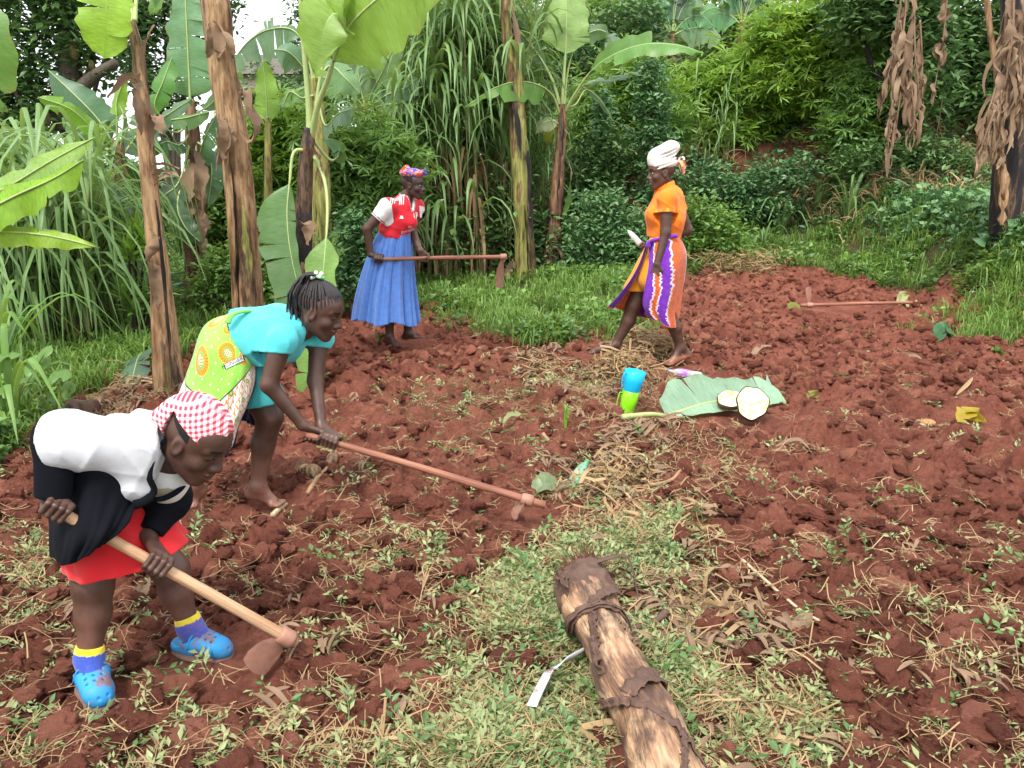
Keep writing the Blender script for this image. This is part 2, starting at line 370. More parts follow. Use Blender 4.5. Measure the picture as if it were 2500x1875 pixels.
STEM_RED = [(.36, (.022, .016, .016)), (.45, (.15, .07, .04)), (.54, (.29, .16, .09)), (.60, (.08, .035, .025)), (.66, (.22, .20, .07))]
M['stem'] = mat_stem('old_banana_sheath', STEM_TAN); M['stem_g'] = mat_stem('yellow_green_banana_sheath', STEM_GRN); M['stem_b'] = mat_stem('blackened_banana_sheath', [(.40, (.012, .010, .012)), (.50, (.03, .022, .022)), (.56, (.16, .09, .05)), (.60, (.03, .02, .02)), (.68, (.20, .22, .07))]); M['stem_r'] = mat_stem('red_brown_banana_sheath', STEM_RED)
# ---------------------------------------------------------------- ground
def build_ground():
    Ys = np.exp(np.linspace(math.log(1.25), math.log(22), 640)); nc = 800; s = np.linspace(-1, 1, nc)
    Y = np.repeat(Ys[:, None], nc, 1); X = s[None] * (Y * .82 + .9)
    Z = Hf(X, Y)
    m = fieldmask(X, Y); L = litter_density(X, Y)
    steep = ss((np.abs(np.gradient(Hb(X, Y), axis=0) / np.gradient(Y, axis=0)) - .5) / .5)
    g = (1 - m) * (1 - .85 * steep)
    col = np.stack([m, g, L * m], -1).reshape(-1, 3)
    V = np.stack([X, Y, Z], -1).reshape(-1, 3)
    me = mesh_np('ground', V, grid_faces(640, nc), [M['soil']], col)
    link('ground', me, kind='structure')
    # coarse land all round, lying a little lower under the modelled part
    n = 130; a = np.sinh(np.linspace(-5.2, 5.2, n)) / math.sinh(5.2) * 300; X, Y = np.meshgrid(a, a + 6)
    Z = Hb(np.clip(X, -60, 60), np.clip(Y, 0, 60))
    ins = (Y > 1.0) & (Y < 21.5) & (np.abs(X) < Y * .82 + .7); Z = Z - np.where(ins, .6, 0)
    V = np.stack([X, Y, Z], -1).reshape(-1, 3); col = np.zeros((len(V), 3)); col[:, 1] = 1
    link('land', mesh_np('land', V, grid_faces(n, n), [M['soil']], col), kind='structure')
build_ground()
# ---------------------------------------------------------------- scatter (for stuff nobody could count)
def gn_scatter(name, pts, rot, scl, proto_me, label, cat, kind='stuff'):
    po = bpy.data.objects.new(name + '_piece', proto_me)      # source shape, not placed in the scene
    me = bpy.data.meshes.new(name); me.vertices.add(len(pts)); me.vertices.foreach_set('co', np.asarray(pts, np.float32).ravel())
    a = me.attributes.new('rot', 'FLOAT_VECTOR', 'POINT'); a.data.foreach_set('vector', np.asarray(rot, np.float32).ravel())
    a = me.attributes.new('scl', 'FLOAT_VECTOR', 'POINT'); a.data.foreach_set('vector', np.asarray(scl, np.float32).ravel())
    me.update()
    o = link(name, me, label=label, cat=cat, kind=kind)
    t = bpy.data.node_groups.new(name, 'GeometryNodeTree')
    t.interface.new_socket('Geometry', in_out='INPUT', socket_type='NodeSocketGeometry'); t.interface.new_socket('Geometry', in_out='OUTPUT', socket_type='NodeSocketGeometry')
    gi = t.nodes.new('NodeGroupInput'); go = t.nodes.new('NodeGroupOutput'); ip = t.nodes.new('GeometryNodeInstanceOnPoints'); oi = t.nodes.new('GeometryNodeObjectInfo')
    oi.inputs['Object'].default_value = po; oi.inputs['As Instance'].default_value = True
    for nm, sk in (('rot', 'Rotation'), ('scl', 'Scale')):
        at = t.nodes.new('GeometryNodeInputNamedAttribute'); at.data_type = 'FLOAT_VECTOR'; at.inputs['Name'].default_value = nm
        if nm == 'rot':
            er = t.nodes.new('FunctionNodeEulerToRotation'); t.links.new(at.outputs['Attribute'], er.inputs[0]); t.links.new(er.outputs[0], ip.inputs[sk])
        else: t.links.new(at.outputs['Attribute'], ip.inputs[sk])
    t.links.new(gi.outputs[0], ip.inputs['Points']); t.links.new(oi.outputs['Geometry'], ip.inputs['Instance']); t.links.new(ip.outputs[0], go.inputs[0])
    md = o.modifiers.new('scatter', 'NODES'); md.node_group = t
    return o
def rnd_pts(n, dens, ymin=1.35, ymax=16, bias=1.6, seed=1, field=Hf, clear=True):
    """random ground points, denser near the viewer's side of the plot"""
    r = np.random.default_rng(seed); k = 0; out = []
    while k < n:
        m = 60000
        Y = ymin * (ymax / ymin) ** (r.random(m) ** 1.0); X = (r.random(m) * 2 - 1) * (Y * .74 + .4)
        w = dens(X, Y) * (ymin / Y) ** (2 - bias)      # falls off slowly with distance
        if clear: w = w * (1 - .9 * calm(X, Y))
        keep = r.random(m) < w
        X, Y = X[keep], Y[keep]; out.append(np.stack([X, Y], -1)); k += len(X)
        if len(out) > 60: break
    P = np.concatenate(out)[:n]
    return np.column_stack([P, field(P[:, 0], P[:, 1])])
def rots(n, tilt, seed):
    r = np.random.default_rng(seed); return np.column_stack([(r.random(n) - .5) * 2 * tilt, (r.random(n) - .5) * 2 * tilt, r.random(n) * 6.283])
def scls(n, a, b, seed, flat_=None, p=1.0):
    r = np.random.default_rng(seed); s = a + (b - a) * r.random(n) ** p; S = np.column_stack([s, s, s])
    if flat_: S[:, 0] *= .75 + .5 * r.random(n); S[:, 1] *= .75 + .5 * r.random(n); S[:, 2] *= flat_ * (.7 + .6 * r.random(n))
    return S
def clod_mesh(seed, sub=3):
    import bmesh
    bm = bmesh.new(); bmesh.ops.create_icosphere(bm, subdivisions=sub, radius=1)
    V = np.array([v.co[:] for v in bm.verts]); F = np.array([[v.index for v in f.verts] for f in bm.faces]); bm.free()
    r = np.random.default_rng(seed)
    d = np.ones(len(V))
    for k in range(7):                               # broken facets
        nv = nrm(r.normal(size=3)); c = .55 + .4 * r.random(); pr = V @ nv; d = np.minimum(d, np.where(pr > .05, c / np.maximum(pr, .05), 9))
    d = np.minimum(d, 1.15)
    nn = sum(a * np.sin(V @ (r.normal(size=3) * f) + r.random() * 6) for a, f in ((.10, 3), (.09, 5), (.07, 8), (.055, 12), (.045, 17), (.04, 24), (.035, 33)))
    V = V * (d * (1 + nn))[:, None] * (.75 + .6 * r.random(3))
    return mesh_np('soil_clod', V, F, [M['clod']])
def sprig_mesh(seed, nl=7, L=.12, leaf=.03, mat=None, lie=True, lw=.42):
    """one piece of weed: a thin bent stem with a few folded leaves"""
    r = np.random.default_rng(seed); mb = MB(); a = r.random() * 6.28
    C = np.array([[0, 0, .004], [.4 * L, .1 * L * (r.random() - .5), .02], [L * .8, L * .3 * (r.random() - .5), .015 + .02 * r.random()], [L * 1.1, L * .5 * (r.random() - .5), .01]])
    if not lie: C = np.array([[0, 0, 0], [.08 * L, 0, .4 * L], [.1 * L, .1 * L, .8 * L], [.25 * L, .1 * L, L]])
    P = cat_rom(C, 7); addtube(mb, P, np.linspace(.0022, .001, 7), 3, cap=False)
    for i in range(nl):
        t = (i + .6) / nl; p = cat_rom(C, 21)[int(t * 20)]; an = r.random() * 6.28 if not lie else (1 if i % 2 else -1) * (.5 + r.random()) + r.normal() * .3
        d = np.array([math.cos(an), math.sin(an), .15 + .5 * (r.random() - .3)]); d = nrm(d); s = nrm(np.cross(d, [r.normal() * .4, r.normal() * .4, 1])); up = np.cross(s, d)
        l = leaf * (.6 + .8 * r.random()); w = l * lw; q = p + d * l * .15
        V = [q, q + d * l * .45 + s * w * .5 + up * w * .25, q + d * l, q + d * l * .45 - s * w * .5 + up * w * .25, q + d * l * .5]
        mb.add(V, None, [[0, 4, 1], [1, 4, 2], [0, 3, 4], [3, 2, 4]])
    return mb.data('weed_sprig', [mat])
def tuft_mesh(seed, n=14, h=.16, spread=.06, w=.005, mat=None, droop=.6):
    r = np.random.default_rng(seed); mb = MB()
    for i in range(n):
        a = r.random() * 6.28; l = h * (.5 + .7 * r.random()); d = np.array([math.cos(a), math.sin(a), 0]); b = np.array([r.normal(), r.normal(), 0]) * spread * .4
        k = droop * (.3 + r.random()); C = [b, b + d * l * .2 * k + [0, 0, l * .5], b + d * l * .6 * k + [0, 0, l * (.85 - .2 * k)], b + d * l * 1.1 * k + [0, 0, l * (.95 - .6 * k)]]
        P = cat_rom(C, 5); V, q, uv = ribbon(P, w * np.array([.8, 1, .9, .6, .1]), np.cross(d, [0, 0, 1]) + np.array([0, 0, .01]), 0, 2); mb.add(V, q, None, uv=uv)
    return mb.data('grass_tuft', [mat])
def straw_mesh(seed, n=8, L=.2, mat=None):
    r = np.random.default_rng(seed); mb = MB()
    for i in range(n):
        a = r.random() * 6.28; d = np.array([math.cos(a), math.sin(a), (r.random() - .4) * .3]); c = np.array([r.normal() * .05, r.normal() * .05, .012 + .03 * r.random()]); l = L * (.4 + .8 * r.random())
        P = cat_rom([c - d * l / 2, c + r.normal(size=3) * .012, c + d * l / 2], 5)
        V, q, uv = ribbon(P, .0014 * (.5 + r.random()), np.cross(d, [0, 0, 1]), .3, 2); mb.add(V, q, None, uv=uv)
    return mb.data('straw', [mat])
fm = fieldmask
def zone(lst, X, Y, z=0.0):
    u, v = pix(X, Y, z); s = 0
    for a, b, ru, rv, w in lst: s = s + w * np.exp(-((u - a) / ru) ** 2 - ((v - b) / rv) ** 2)
    return np.clip(s, 0, 1)
n = 15000; P = rnd_pts(n, lambda X, Y: fm(X, Y) * (1 - .7 * litter_density(X, Y)) * (1 - calm(X, Y)), 1.35, 13, 1.2, 3)
for i in range(3):
    Q = P[i::3]; S = scls(len(Q), .004, .050, 30 + i, .75, 4.5); Q = Q + [0, 0, 1] * S[:, 2:3] * .3
    gn_scatter('soil_clods', Q, rots(len(Q), .7, 40 + i), S, clod_mesh(50 + i, 4), 'crumbled red clods lying loose all over the dug field', 'soil')
P = rnd_pts(4500, lambda X, Y: fm(X, Y) * ss((Y - 5) / 2) * (.4 + .6 * vnoise(X * 2, Y * 2, 9)), 5, 13, 1.9, 33)
for i in range(2):
    Q = P[i::2]; S = scls(len(Q), .010, .045, 34 + i, .85, 2.6); Q = Q + [0, 0, 1] * S[:, 2:3] * .2
    gn_scatter('soil_clods', Q, rots(len(Q), .7, 44 + i), S, clod_mesh(54 + i, 3), 'coarse red clods over the far part of the dug field', 'soil')
# big fresh clods, placed where the photograph shows the largest
BIG = [(370, 585, .085), (350, 600, .05), (548, 560, .06), (430, 470, .06), (520, 510, .05), (790, 395, .09), (930, 392, .07), (750, 480, .07), (770, 465, .06), (720, 560, .06), (820, 520, .07), (860, 545, .06), (905, 515, .075),
       (980, 480, .09), (960, 495, .06), (900, 480, .05), (1000, 530, .07), (810, 600, .08), (770, 625, .06), (850, 640, .07), (930, 720, .09), (975, 735, .08), (1005, 640, .07), (890, 600, .06), (600, 460, .05), (240, 560, .06), (300, 590, .06),
       (420, 640, .07), (300, 660, .06), (235, 690, .1), (150, 700, .09), (180, 735, .08), (250, 735, .06), (330, 700, .05), (60, 590, .06), (30, 620, .05), (395, 530, .05), (480, 560, .05), (340, 500, .05), (470, 355, .08), (500, 350, .07), (440, 372, .07), (555, 362, .05),
       (1010, 380, .07), (955, 345, .09), (985, 350, .07), (860, 320, .06), (700, 290, .07), (740, 300, .07), (800, 290, .07), (860, 285, .07), (900, 295, .06), (765, 340, .06), (830, 345, .05), (690, 330, .07), (720, 430, .04), (860, 440, .05), (500, 760, .07), (530, 745, .06), (1000, 762, .1)]
Q = []; S = []
for u, v, r_ in BIG:
    for k in range(3):
        p = G(u + random.gauss(0, 14) * (k > 0), v + random.gauss(0, 6) * (k > 0)); s = .8 * r_ * (.8 if k == 0 else random.uniform(.3, .6))
        p[2] = float(Hf(p[0:1], p[1:2])[0]) + s * .15; Q.append(p); S.append([s * random.uniform(.8, 1.3), s * random.uniform(.8, 1.2), s * random.uniform(.5, .8)])
Q = np.array(Q); S = np.array(S)
for i in range(2): gn_scatter('large_soil_clods', Q[i::2], rots(len(Q[i::2]), .5, 80 + i), S[i::2], clod_mesh(60 + i, 4), 'fist sized red clods turned up by the hoes', 'soil')
# cut weeds lying on the soil
ld = lambda X, Y: fm(X, Y) * np.clip(litter_density(X, Y) ** 2.2 + .010, 0, 1)
P = rnd_pts(8500, ld, 1.35, 9, .9, 5)
for i in range(5):
    Q = P[i::5] + [0, 0, .012]; gn_scatter('cut_weeds', Q, rots(len(Q), .5, 90 + i), scls(len(Q), .4, .95, 95 + i), sprig_mesh(100 + i, 8, .11, .034, M['cut']), 'wilting hoed weeds strewn over the middle of the plot', 'weeds')
P = rnd_pts(2000, lambda X, Y: fm(X, Y) * np.clip(litter_density(X, Y) ** 2 * .8 + .02, 0, 1), 1.35, 11, 1.0, 6)
for i in range(2):
    Q = P[i::2] + [0, 0, .01]; gn_scatter('fresh_weeds', Q, rots(len(Q), .6, 110 + i), scls(len(Q), .4, 1.0, 115 + i), sprig_mesh(120 + i, 6, .10, .036, M['weed'], lw=.5), 'small green uprooted herbs among the clods', 'weeds')
P = rnd_pts(5200, lambda X, Y: fm(X, Y) * np.clip(litter_density(X, Y) ** 2 * .9 + .03 + zone([(735, 268, 60, 12, 1), (640, 345, 60, 30, .8), (620, 400, 60, 30, .8), (680, 450, 60, 30, .5), (100, 420, 60, 30, .7)], X, Y), 0, 1), 1.35, 12.5, 1.0, 8)
for i in range(3):
    Q = P[i::3] + [0, 0, .004]; gn_scatter('straw', Q, rots(len(Q), .3, 130 + i), scls(len(Q), .4, 1.1, 135 + i), straw_mesh(140 + i, 9, .13, M['straw']), 'thin dry stalks and roots scattered on the soil', 'straw')
# brown mulch: curled dry leaves
def curl_mesh(seed):
    r = np.random.default_rng(seed); mb = MB()
    for i in range(3):
        a = r.random() * 6.28; d = np.array([math.cos(a), math.sin(a), .1]); c = np.array([r.normal() * .03, r.normal() * .03, .02 * r.random()]); l = .05 + .05 * r.random()
        P = cat_rom([c - d * l, c + [0, 0, .02 + .02 * r.random()], c + d * l + [0, 0, .01]], 7); V, q, uv = ribbon(P, .014 * np.array([.2, .8, 1, 1, .9, .6, .1]), np.cross(d, [0, 0, 1]), -.7 + r.normal() * .3, 3); mb.add(V, q, None, uv=uv)
    return mb.data('curled_leaf', [M['dryleaf']])
MZ = [(545, 375, 32, 22, .9), (620, 380, 40, 25, .8), (650, 352, 45, 12, 1), (600, 470, 45, 22, .8), (650, 440, 45, 14, .7), (690, 625, 50, 40, .4), (560, 340, 60, 14, .4), (735, 270, 60, 8, 1), (560, 345, 60, 12, .3), (665, 600, 40, 40, .25), (750, 640, 40, 30, .2), (120, 400, 40, 20, .8), (1000, 335, 20, 12, .8)]
P = rnd_pts(1100, lambda X, Y: np.clip(zone(MZ, X, Y) ** 1.4 + .004, 0, 1) * (Y < 13), 1.6, 12.8, 1.1, 9)
for i in range(3):
    Q = P[i::3] + [0, 0, .015]; gn_scatter('dry_leaf_mulch', Q, rots(len(Q), .6, 150 + i), scls(len(Q), .35, .8, 155 + i), curl_mesh(160 + i), 'heaped curled brown leaves pulled together as mulch', 'mulch')
# living grass and herbs round the plot
gz = [(535, 306, 70, 20, .8), (590, 324, 45, 18, .9), (1010, 320, 40, 30, 1)]
gd = lambda X, Y: np.clip((1 - fm(X, Y)) + zone(gz, X, Y) * (Y > 7.2), 0, 1) * (Hb(X, Y) < 1.2) * (.12 + .25 * (X > 2.5) + .75 * ss((fbm(X * 2.2, Y * 2.2, 61, 3) - .36) / .16))
P = rnd_pts(13000, gd, 3.0, 17, 1.6, 10)
for i in range(3):
    Q = P[i::3]; gn_scatter('grass', Q, rots(len(Q), .15, 170 + i), scls(len(Q), .35, 1.6, 175 + i, None, 1.8), tuft_mesh(180 + i, 16, .17, .09, .004, M['grass']), 'short green grass along the edges of the dug plot', 'grass')
P = rnd_pts(20000, lambda X, Y: np.clip(gd(X, Y) * ss((fbm(X * 1.1, Y * 1.1, 44, 2) - .3) / .2), 0, 1), 3.5, 17, 1.6, 11)
for i in range(3):
    Q = P[i::3]; gn_scatter('ground_herbs', Q, rots(len(Q), .25, 190 + i), scls(len(Q), .6, 1.6, 195 + i), sprig_mesh(200 + i, 9, .11, .045, M['weed'] if i else M['mid_leaf'], lie=False, lw=.6), 'low leafy herbs growing among the grass at the plot edge', 'herbs')
# creepers and dead grass on the bank
bk = lambda X, Y: ss((Hb(X, Y) - .55) / .3) * (X > -2) * (.35 + .65 * ss((fbm(X * 1.3, Y * 1.3, 66, 2) - .28) / .15))
P = rnd_pts(15000, bk, 8, 22, 1.8, 12)
for i in range(3):
    Q = P[i::3]; gn_scatter('bank_creepers', Q, rots(len(Q), .7, 210 + i), scls(len(Q), .9, 1.9, 215 + i), sprig_mesh(220 + i, 10, .12, .05, M['blue_leaf'], lie=bool(i), lw=.7), 'dark leafy creepers covering the earth bank', 'creepers')
P = rnd_pts(900, lambda X, Y: bk(X, Y) * (Hb(X, Y) < 2.6) * (Y > 12), 11, 18, 1.8, 13)
gn_scatter('bank_dead_grass', P, rots(len(P), .8, 230), scls(len(P), .8, 1.8, 231), tuft_mesh(232, 12, .22, .12, .005, M['straw'], 1.2), 'dead grass hanging on the earth bank', 'grass')
# ---------------------------------------------------------------- banana plants
LG, MG, DG, BG, YG = (.24, .40, .07), (.13, .26, .06), (.055, .13, .05), (.15, .25, .14), (.34, .44, .06)
RIBC = (.36, .44, .16)
def px2m(Y, v=250): d = ray(512, v); return Y / d[1] / FPX
def blade(mb, P, w0, side, fold=.3, tears=4, ripple=.012, t0=.2, droop=.25, col=LG, halves=(1, 1), seed=0, gaps=1., dry=False, ribr=.010, tipw=.15):
    r = np.random.default_rng(seed); P = cat_rom(P, 41); n = len(P); T = nrm(np.gradient(P, axis=0))
    S = np.asarray(side, float); S = nrm(S[None] - T * (T @ S)[:, None]); Nn = np.cross(T, S); Nn = Nn * np.where(Nn[:, 2:3] < -.3, 1, 1)
    i0 = int(t0 * (n - 1)); L = np.concatenate([[0], np.cumsum(np.linalg.norm(np.diff(P, axis=0), axis=1))])
    x = np.linspace(0, 1, n - i0); prof = np.minimum(1, (x * 5) ** .6) * np.clip((1 - x) / tipw * .5, 0, 1) ** .45 * (1 - .25 * x); prof = prof / prof.max()
    wr = 1 + .06 * np.sin(x * 40 + r.random() * 6) + .05 * np.sin(x * 23 + r.random() * 6)
    for sg, hw in ((1, halves[0]), (-1, halves[1])):
        if hw <= 0: continue
        cuts = sorted(set([0, n - i0 - 1] + list((r.integers(3, n - i0 - 2, size=tears) if n - i0 > 6 and tears else []))))
        for a, b in zip(cuts[:-1], cuts[1:]):
            if b - a < 1: continue
            k = np.arange(a, b + 1); idx = i0 + k; xs = x[k]; dr = droop * (1 + .7 * r.normal()); jt = r.normal() * .06
            nc = 6; f = np.linspace(0, 1, nc)[None]; hwid = (w0 * .5 * hw * prof[k] * wr[k])[:, None]
            g = 0 if (b - a) < 2 else gaps * .12 * (b - a) / n
            tt = np.interp(idx[:, None] + (((a + b) / 2 - k)[:, None] * g * f ** 2) * 2, np.arange(n), np.arange(n))
            Q = np.stack([np.interp(tt, np.arange(n), P[:, c]) for c in range(3)], -1)
            so = S[idx][:, None]; no = Nn[idx][:, None]
            ph = r.random() * 6
            rp = ripple * np.sin(L[idx] * 26 + ph)[:, None] * f ** 1.5 + ripple * .8 * np.sin(L[idx] * 11 + ph * 2)[:, None] * f
            V = Q + sg * so * (hwid * f * math.cos(fold))[..., None] + no * (hwid * f * math.sin(fold) + rp)[..., None]
            V = V - np.array([0, 0, 1.]) * (dr * hwid * f ** 2)[..., None] + T[idx][:, None] * (jt * hwid * f)[..., None]
            c = np.asarray(col)[None, None] * (1 + .10 * r.normal()) * np.ones(V.shape)
            ed = (f > .9) & (r.random(V.shape[:2]) < .35); c = np.where(ed[..., None], c * .6 + np.array([.25, .16, .05]) * .4, c)
            uv = np.stack([np.broadcast_to(L[idx][:, None], f.shape if False else (len(k), nc)), np.broadcast_to(f * sg, (len(k), nc))], -1)
            mb.add(V.reshape(-1, 3), grid_faces(len(k), nc), None, np.clip(c, .003, .8).reshape(-1, 3), uv.reshape(-1, 2), 0)
    rr = np.linspace(ribr, ribr * .25, n); rr[:max(2, i0)] = ribr * np.linspace(1.5, 1.05, max(2, i0))
    rc = np.asarray(RIBC if not dry else (.22, .14, .07))
    addtube(mb, P - Nn * .004, rr, 7, rc, 1)
    return mb
def leaf(parent, pts, w, Y, side=None, mats=None, **k):
    """pts: (u, v, dY) of the midrib from the crown outward; w: full width in metres"""
    P = np.array([W(u, v, Y + d) for u, v, d in pts])
    if side is None:
        t = nrm(P[-1] - P[0]); side = np.cross(t, nrm(np.array([0, -1, .35]))) if abs(t[2]) < .98 else np.array([1, 0, 0.])
    mb = MB(); blade(mb, P, w, side, **k)
    return mb.obj('leaf', mats or [M['bleaf'], M['rib']], parent)
def strip(parent, pts, w, Y, name='dry_leaf', seed=0, mat=None, twist=1.2, bend=.5, side=(1, 0, 0)):
    r = np.random.default_rng(seed); P = cat_rom([W(u, v, Y + d) for u, v, d in pts], 14); n = 14
    a = np.linspace(r.random() * 2, r.random() * 2 + twist * r.normal(), n)[:, None]
    S = np.asarray(side) * np.cos(a) + np.array([0, 1, 0]) * np.sin(a)
    ww = w * .5 * np.clip(np.sin(np.linspace(.35, 3.0, n)), .12, 1) * (1 + .15 * r.normal(size=n))
    V, q, uv = ribbon(P, ww, S, bend, 4); V = V + r.normal(size=V.shape) * w * .05; mb = MB(); mb.add(V, q, None, uv=uv)
    return mb.obj(name, mat or M['dryleaf'], parent)
def stem_mb(pts, Y, seed=0, n=18, rough=.05, sheaths=5, flare=1.0):
    """pts: (u, v, width_px); returns the pseudostem with overlapping sheath edges"""
    r = np.random.default_rng(seed); C = np.array([W(u, v, Y) for u, v, w in pts]); Rr = np.array([w * .5 * px2m(Y, v) for u, v, w in pts])
    P = cat_rom(C, 60); t = np.linspace(0, 1, 60); R = np.interp(t, np.linspace(0, 1, len(pts)), Rr); nn = 32
    V, q, tt, uv = tube(P, R, nn); th = np.tile(np.linspace(0, 2 * np.pi, nn, endpoint=False), 60); tv = np.repeat(t, nn)
    d = np.zeros(60 * nn)
    for k in range(sheaths):
        c = r.random() * 6.28; sw = 1.2 + r.random(); dv = (th - c - tv * r.normal() * .8 + np.pi) % (2 * np.pi) - np.pi
        d += np.where(np.abs(dv) < sw, .06 * (1 - (np.abs(dv) / sw) ** 6) * (tv > r.random() * .5), 0)
    d += .05 * (vnoise(th * 3, tv * 40, seed) - .5) + .07 * (vnoise(th * 1.2, tv * 9, seed + 3) - .5)
    cen = np.repeat(P, nn, 0); V[:60 * nn] = cen + (V[:60 * nn] - cen) * (1 + d)[:, None]
    mb = MB(); mb.add(V, q, tt, (1, 1, 1), uv); return mb, P, R
def banana(label, Y, stem, mat, leaves=(), strips=(), seed=0, base=None, group='banana plants round the plot'):
    b = W(stem[-1][0], stem[-1][1], Y); b[2] = float(Hb(b[0], b[1])) - .03
    root = empty('banana_plant', b, label, 'banana plant', group)
    mb, P, R = stem_mb(stem, Y, seed)
    # carry the stem down to the earth with a slight flare
    r0 = R[-1]; e = np.array([P[-1] * [1, 1, 0] + [0, 0, P[-1][2]], (P[-1] + b) / 2, b - [0, 0, .05]])
    if P[-1][2] > b[2] + .02: addtube(mb, e, [r0 * .99, r0 * 1.06, r0 * 1.25], 24)
    mb.obj('stem', mat, root)
    for i, (pts, w, kw) in enumerate(leaves): leaf(root, pts, w, Y, seed=seed * 50 + i, **kw)
    for i, (pts, w) in enumerate(strips): strip(root, pts, w, Y, seed=seed * 70 + i)
    return root
k_ = dict
b1 = banana('slim streaked banana trunk in front at left carrying one bright hanging leaf', 5.35,
    [(131, 22, 9), (137, 50, 11), (142, 90, 12), (147, 150, 14), (154, 220, 15), (162, 290, 18), (172, 404, 28)], M['stem'],
    [([(131, 30, 0), (124, 8, -.05), (114, -12, -.1), (107, -6, -.15), (106, 20, -.15), (104, 59, -.12)], .36, k_(col=(.30, .50, .05), t0=.42, fold=.12, tears=1, side=(1, 0, 0), droop=.05, tipw=.1)),
     ([(133, 25, 0), (131, 0, .1), (128, -40, .2), (160, -70, .3), (200, -40, .4)], .4, k_(col=LG, t0=.3, tears=3)),
     ([(135, 22, 0), (137, 0, .1), (147, -14, .1), (158, -5, .1), (150, 16, .1)], .12, k_(col=MG, t0=.5, tears=0)),
     ([(130, 24, 0), (125, -20, .2), (90, -80, .3), (30, -60, .3)], .4, k_(col=MG, t0=.3, tears=4))],
    [([(142, 62, -.08), (146, 45, -.1), (154, 25, -.12)], .05), ([(134, 73, -.08), (124, 78, -.1), (107, 97, -.15)], .05), ([(139, 72, -.1), (134, 82, -.12), (140, 90, -.12)], .09),
     ([(151, 116, -.1), (158, 121, -.12), (163, 134, -.12)], .08), ([(153, 165, -.1), (164, 166, -.13), (179, 169, -.13)], .07), ([(153, 176, -.1), (165, 172, -.13), (180, 178, -.15)], .06),
     ([(155, 186, -.1), (163, 178, -.13), (172, 172, -.15)], .04), ([(151, 229, -.12), (152, 245, -.15), (149, 262, -.13)], .09), ([(135, 88, -.1), (137, 112, -.11), (141, 135, -.1)], .07),
     ([(146, 95, -.1), (149, 120, -.11), (150, 150, -.1)], .08), ([(152, 262, -.12), (157, 285, -.13), (160, 310, -.12)], .09)], 1)
b2 = banana('thickest banana trunk at left, orange brown with yellow green stripe, no leaves in view', 7.15,
    [(214, -20, 27), (218, 20, 26), (222, 60, 24), (230, 105, 23), (236, 145, 25), (242, 205, 25), (247, 270, 26), (251, 350, 29)], M['stem'],
    [([(213, -18, 0), (190, -60, .3), (150, -90, .6), (110, -60, .8)], .5, k_(col=MG, t0=.3)), ([(214, -18, 0), (240, -70, .3), (290, -100, .6), (340, -60, .8)], .5, k_(col=MG, t0=.3))],
    [([(219, 118, -.15), (226, 135, -.2), (220, 165, -.18)], .14), ([(226, 118, -.15), (229, 140, -.2), (222, 158, -.18)], .1), ([(240, 95, -.12), (247, 92, -.15), (249, 105, -.17), (250, 120, -.16)], .08),
     ([(249, 105, -.16), (254, 122, -.18), (251, 140, -.18), (240, 130, -.16)], .12), ([(209, 25, -.15), (212, 40, -.2), (208, 58, -.18)], .1), ([(218, 24, -.16), (222, 50, -.2), (219, 62, -.18)], .12),
     ([(214, 22, -.16), (228, 40, -.2), (232, 58, -.18)], .1), ([(216, 128, -.15), (217, 150, -.2), (216, 172, -.18)], .05), ([(233, 62, -.1), (240, 85, -.1), (246, 95, -.1)], .02)], 2)
b3 = banana('banana plant with a blackened stem and two drooping leaves, behind the woman with braided hair', 6.3,
    [(310, 128, 11), (307, 150, 13), (305, 180, 14), (304, 215, 14), (303, 260, 17), (304, 310, 20), (305, 366, 24)], M['stem_b'],
    [([(310, 136, 0), (308, 100, 0), (303, 40, .0), (299, -15, .0), (297, -60, 0)], .10, k_(col=(.34, .46, .20), t0=.1, fold=1.25, tears=0, ribr=.024, ripple=.002)),
     ([(311, 140, 0), (317, 108, -.1), (328, 78, -.2), (341, 40, -.3), (362, 12, -.4), (400, -16, -.5), (452, -34, -.6)], .62, k_(col=(.26, .42, .07), t0=.42, fold=-.15, tears=2, side=(-.5, 0, 1), droop=.1, ribr=.017)),
     ([(341, 39, -.32), (345, 20, -.34), (333, 14, -.38), (322, 35, -.42), (315, 78, -.42)], .42, k_(col=(.27, .43, .08), t0=.12, fold=.2, tears=1, side=(1, .2, 0), droop=.05)),
     ([(312, 138, 0), (322, 70, .1), (340, 20, .15), (352, -5, .15), (378, 12, .1)], .3, k_(col=MG, t0=.35, tears=1)),
     ([(308, 150, 0), (294, 152, -.1), (290, 180, -.15), (287, 215, -.2), (291, 255, -.25), (302, 300, -.3), (312, 325, -.3)], .36, k_(col=(.13, .25, .09), t0=.36, fold=-.1, tears=5, side=(1, .5, 0), droop=.1, halves=(.35, 1.2))),
     ([(313, 156, 0), (323, 176, -.1), (327, 205, -.2), (325, 250, -.35), (320, 300, -.5), (313, 350, -.65), (304, 410, -.7)], .32, k_(col=(.19, .34, .08), t0=.46, fold=.25, tears=4, side=(1, -.5, 0), droop=.1)),
     ([(309, 135, 0), (330, 160, .1), (340, 150, .1), (322, 138, .1)], .14, k_(col=DG, t0=.4, tears=0))],
    [([(306, 150, -.08), (316, 155, -.12), (322, 172, -.12)], .1), ([(300, 225, -.1), (309, 226, -.12), (308, 245, -.12)], .1), ([(302, 262, -.1), (298, 285, -.12), (300, 310, -.12)], .12),
     ([(296, 198, -.1), (294, 210, -.12), (291, 222, -.12)], .05), ([(309, 268, -.1), (312, 290, -.12), (308, 320, -.12)], .1)], 3)
gb = G(526, 283)
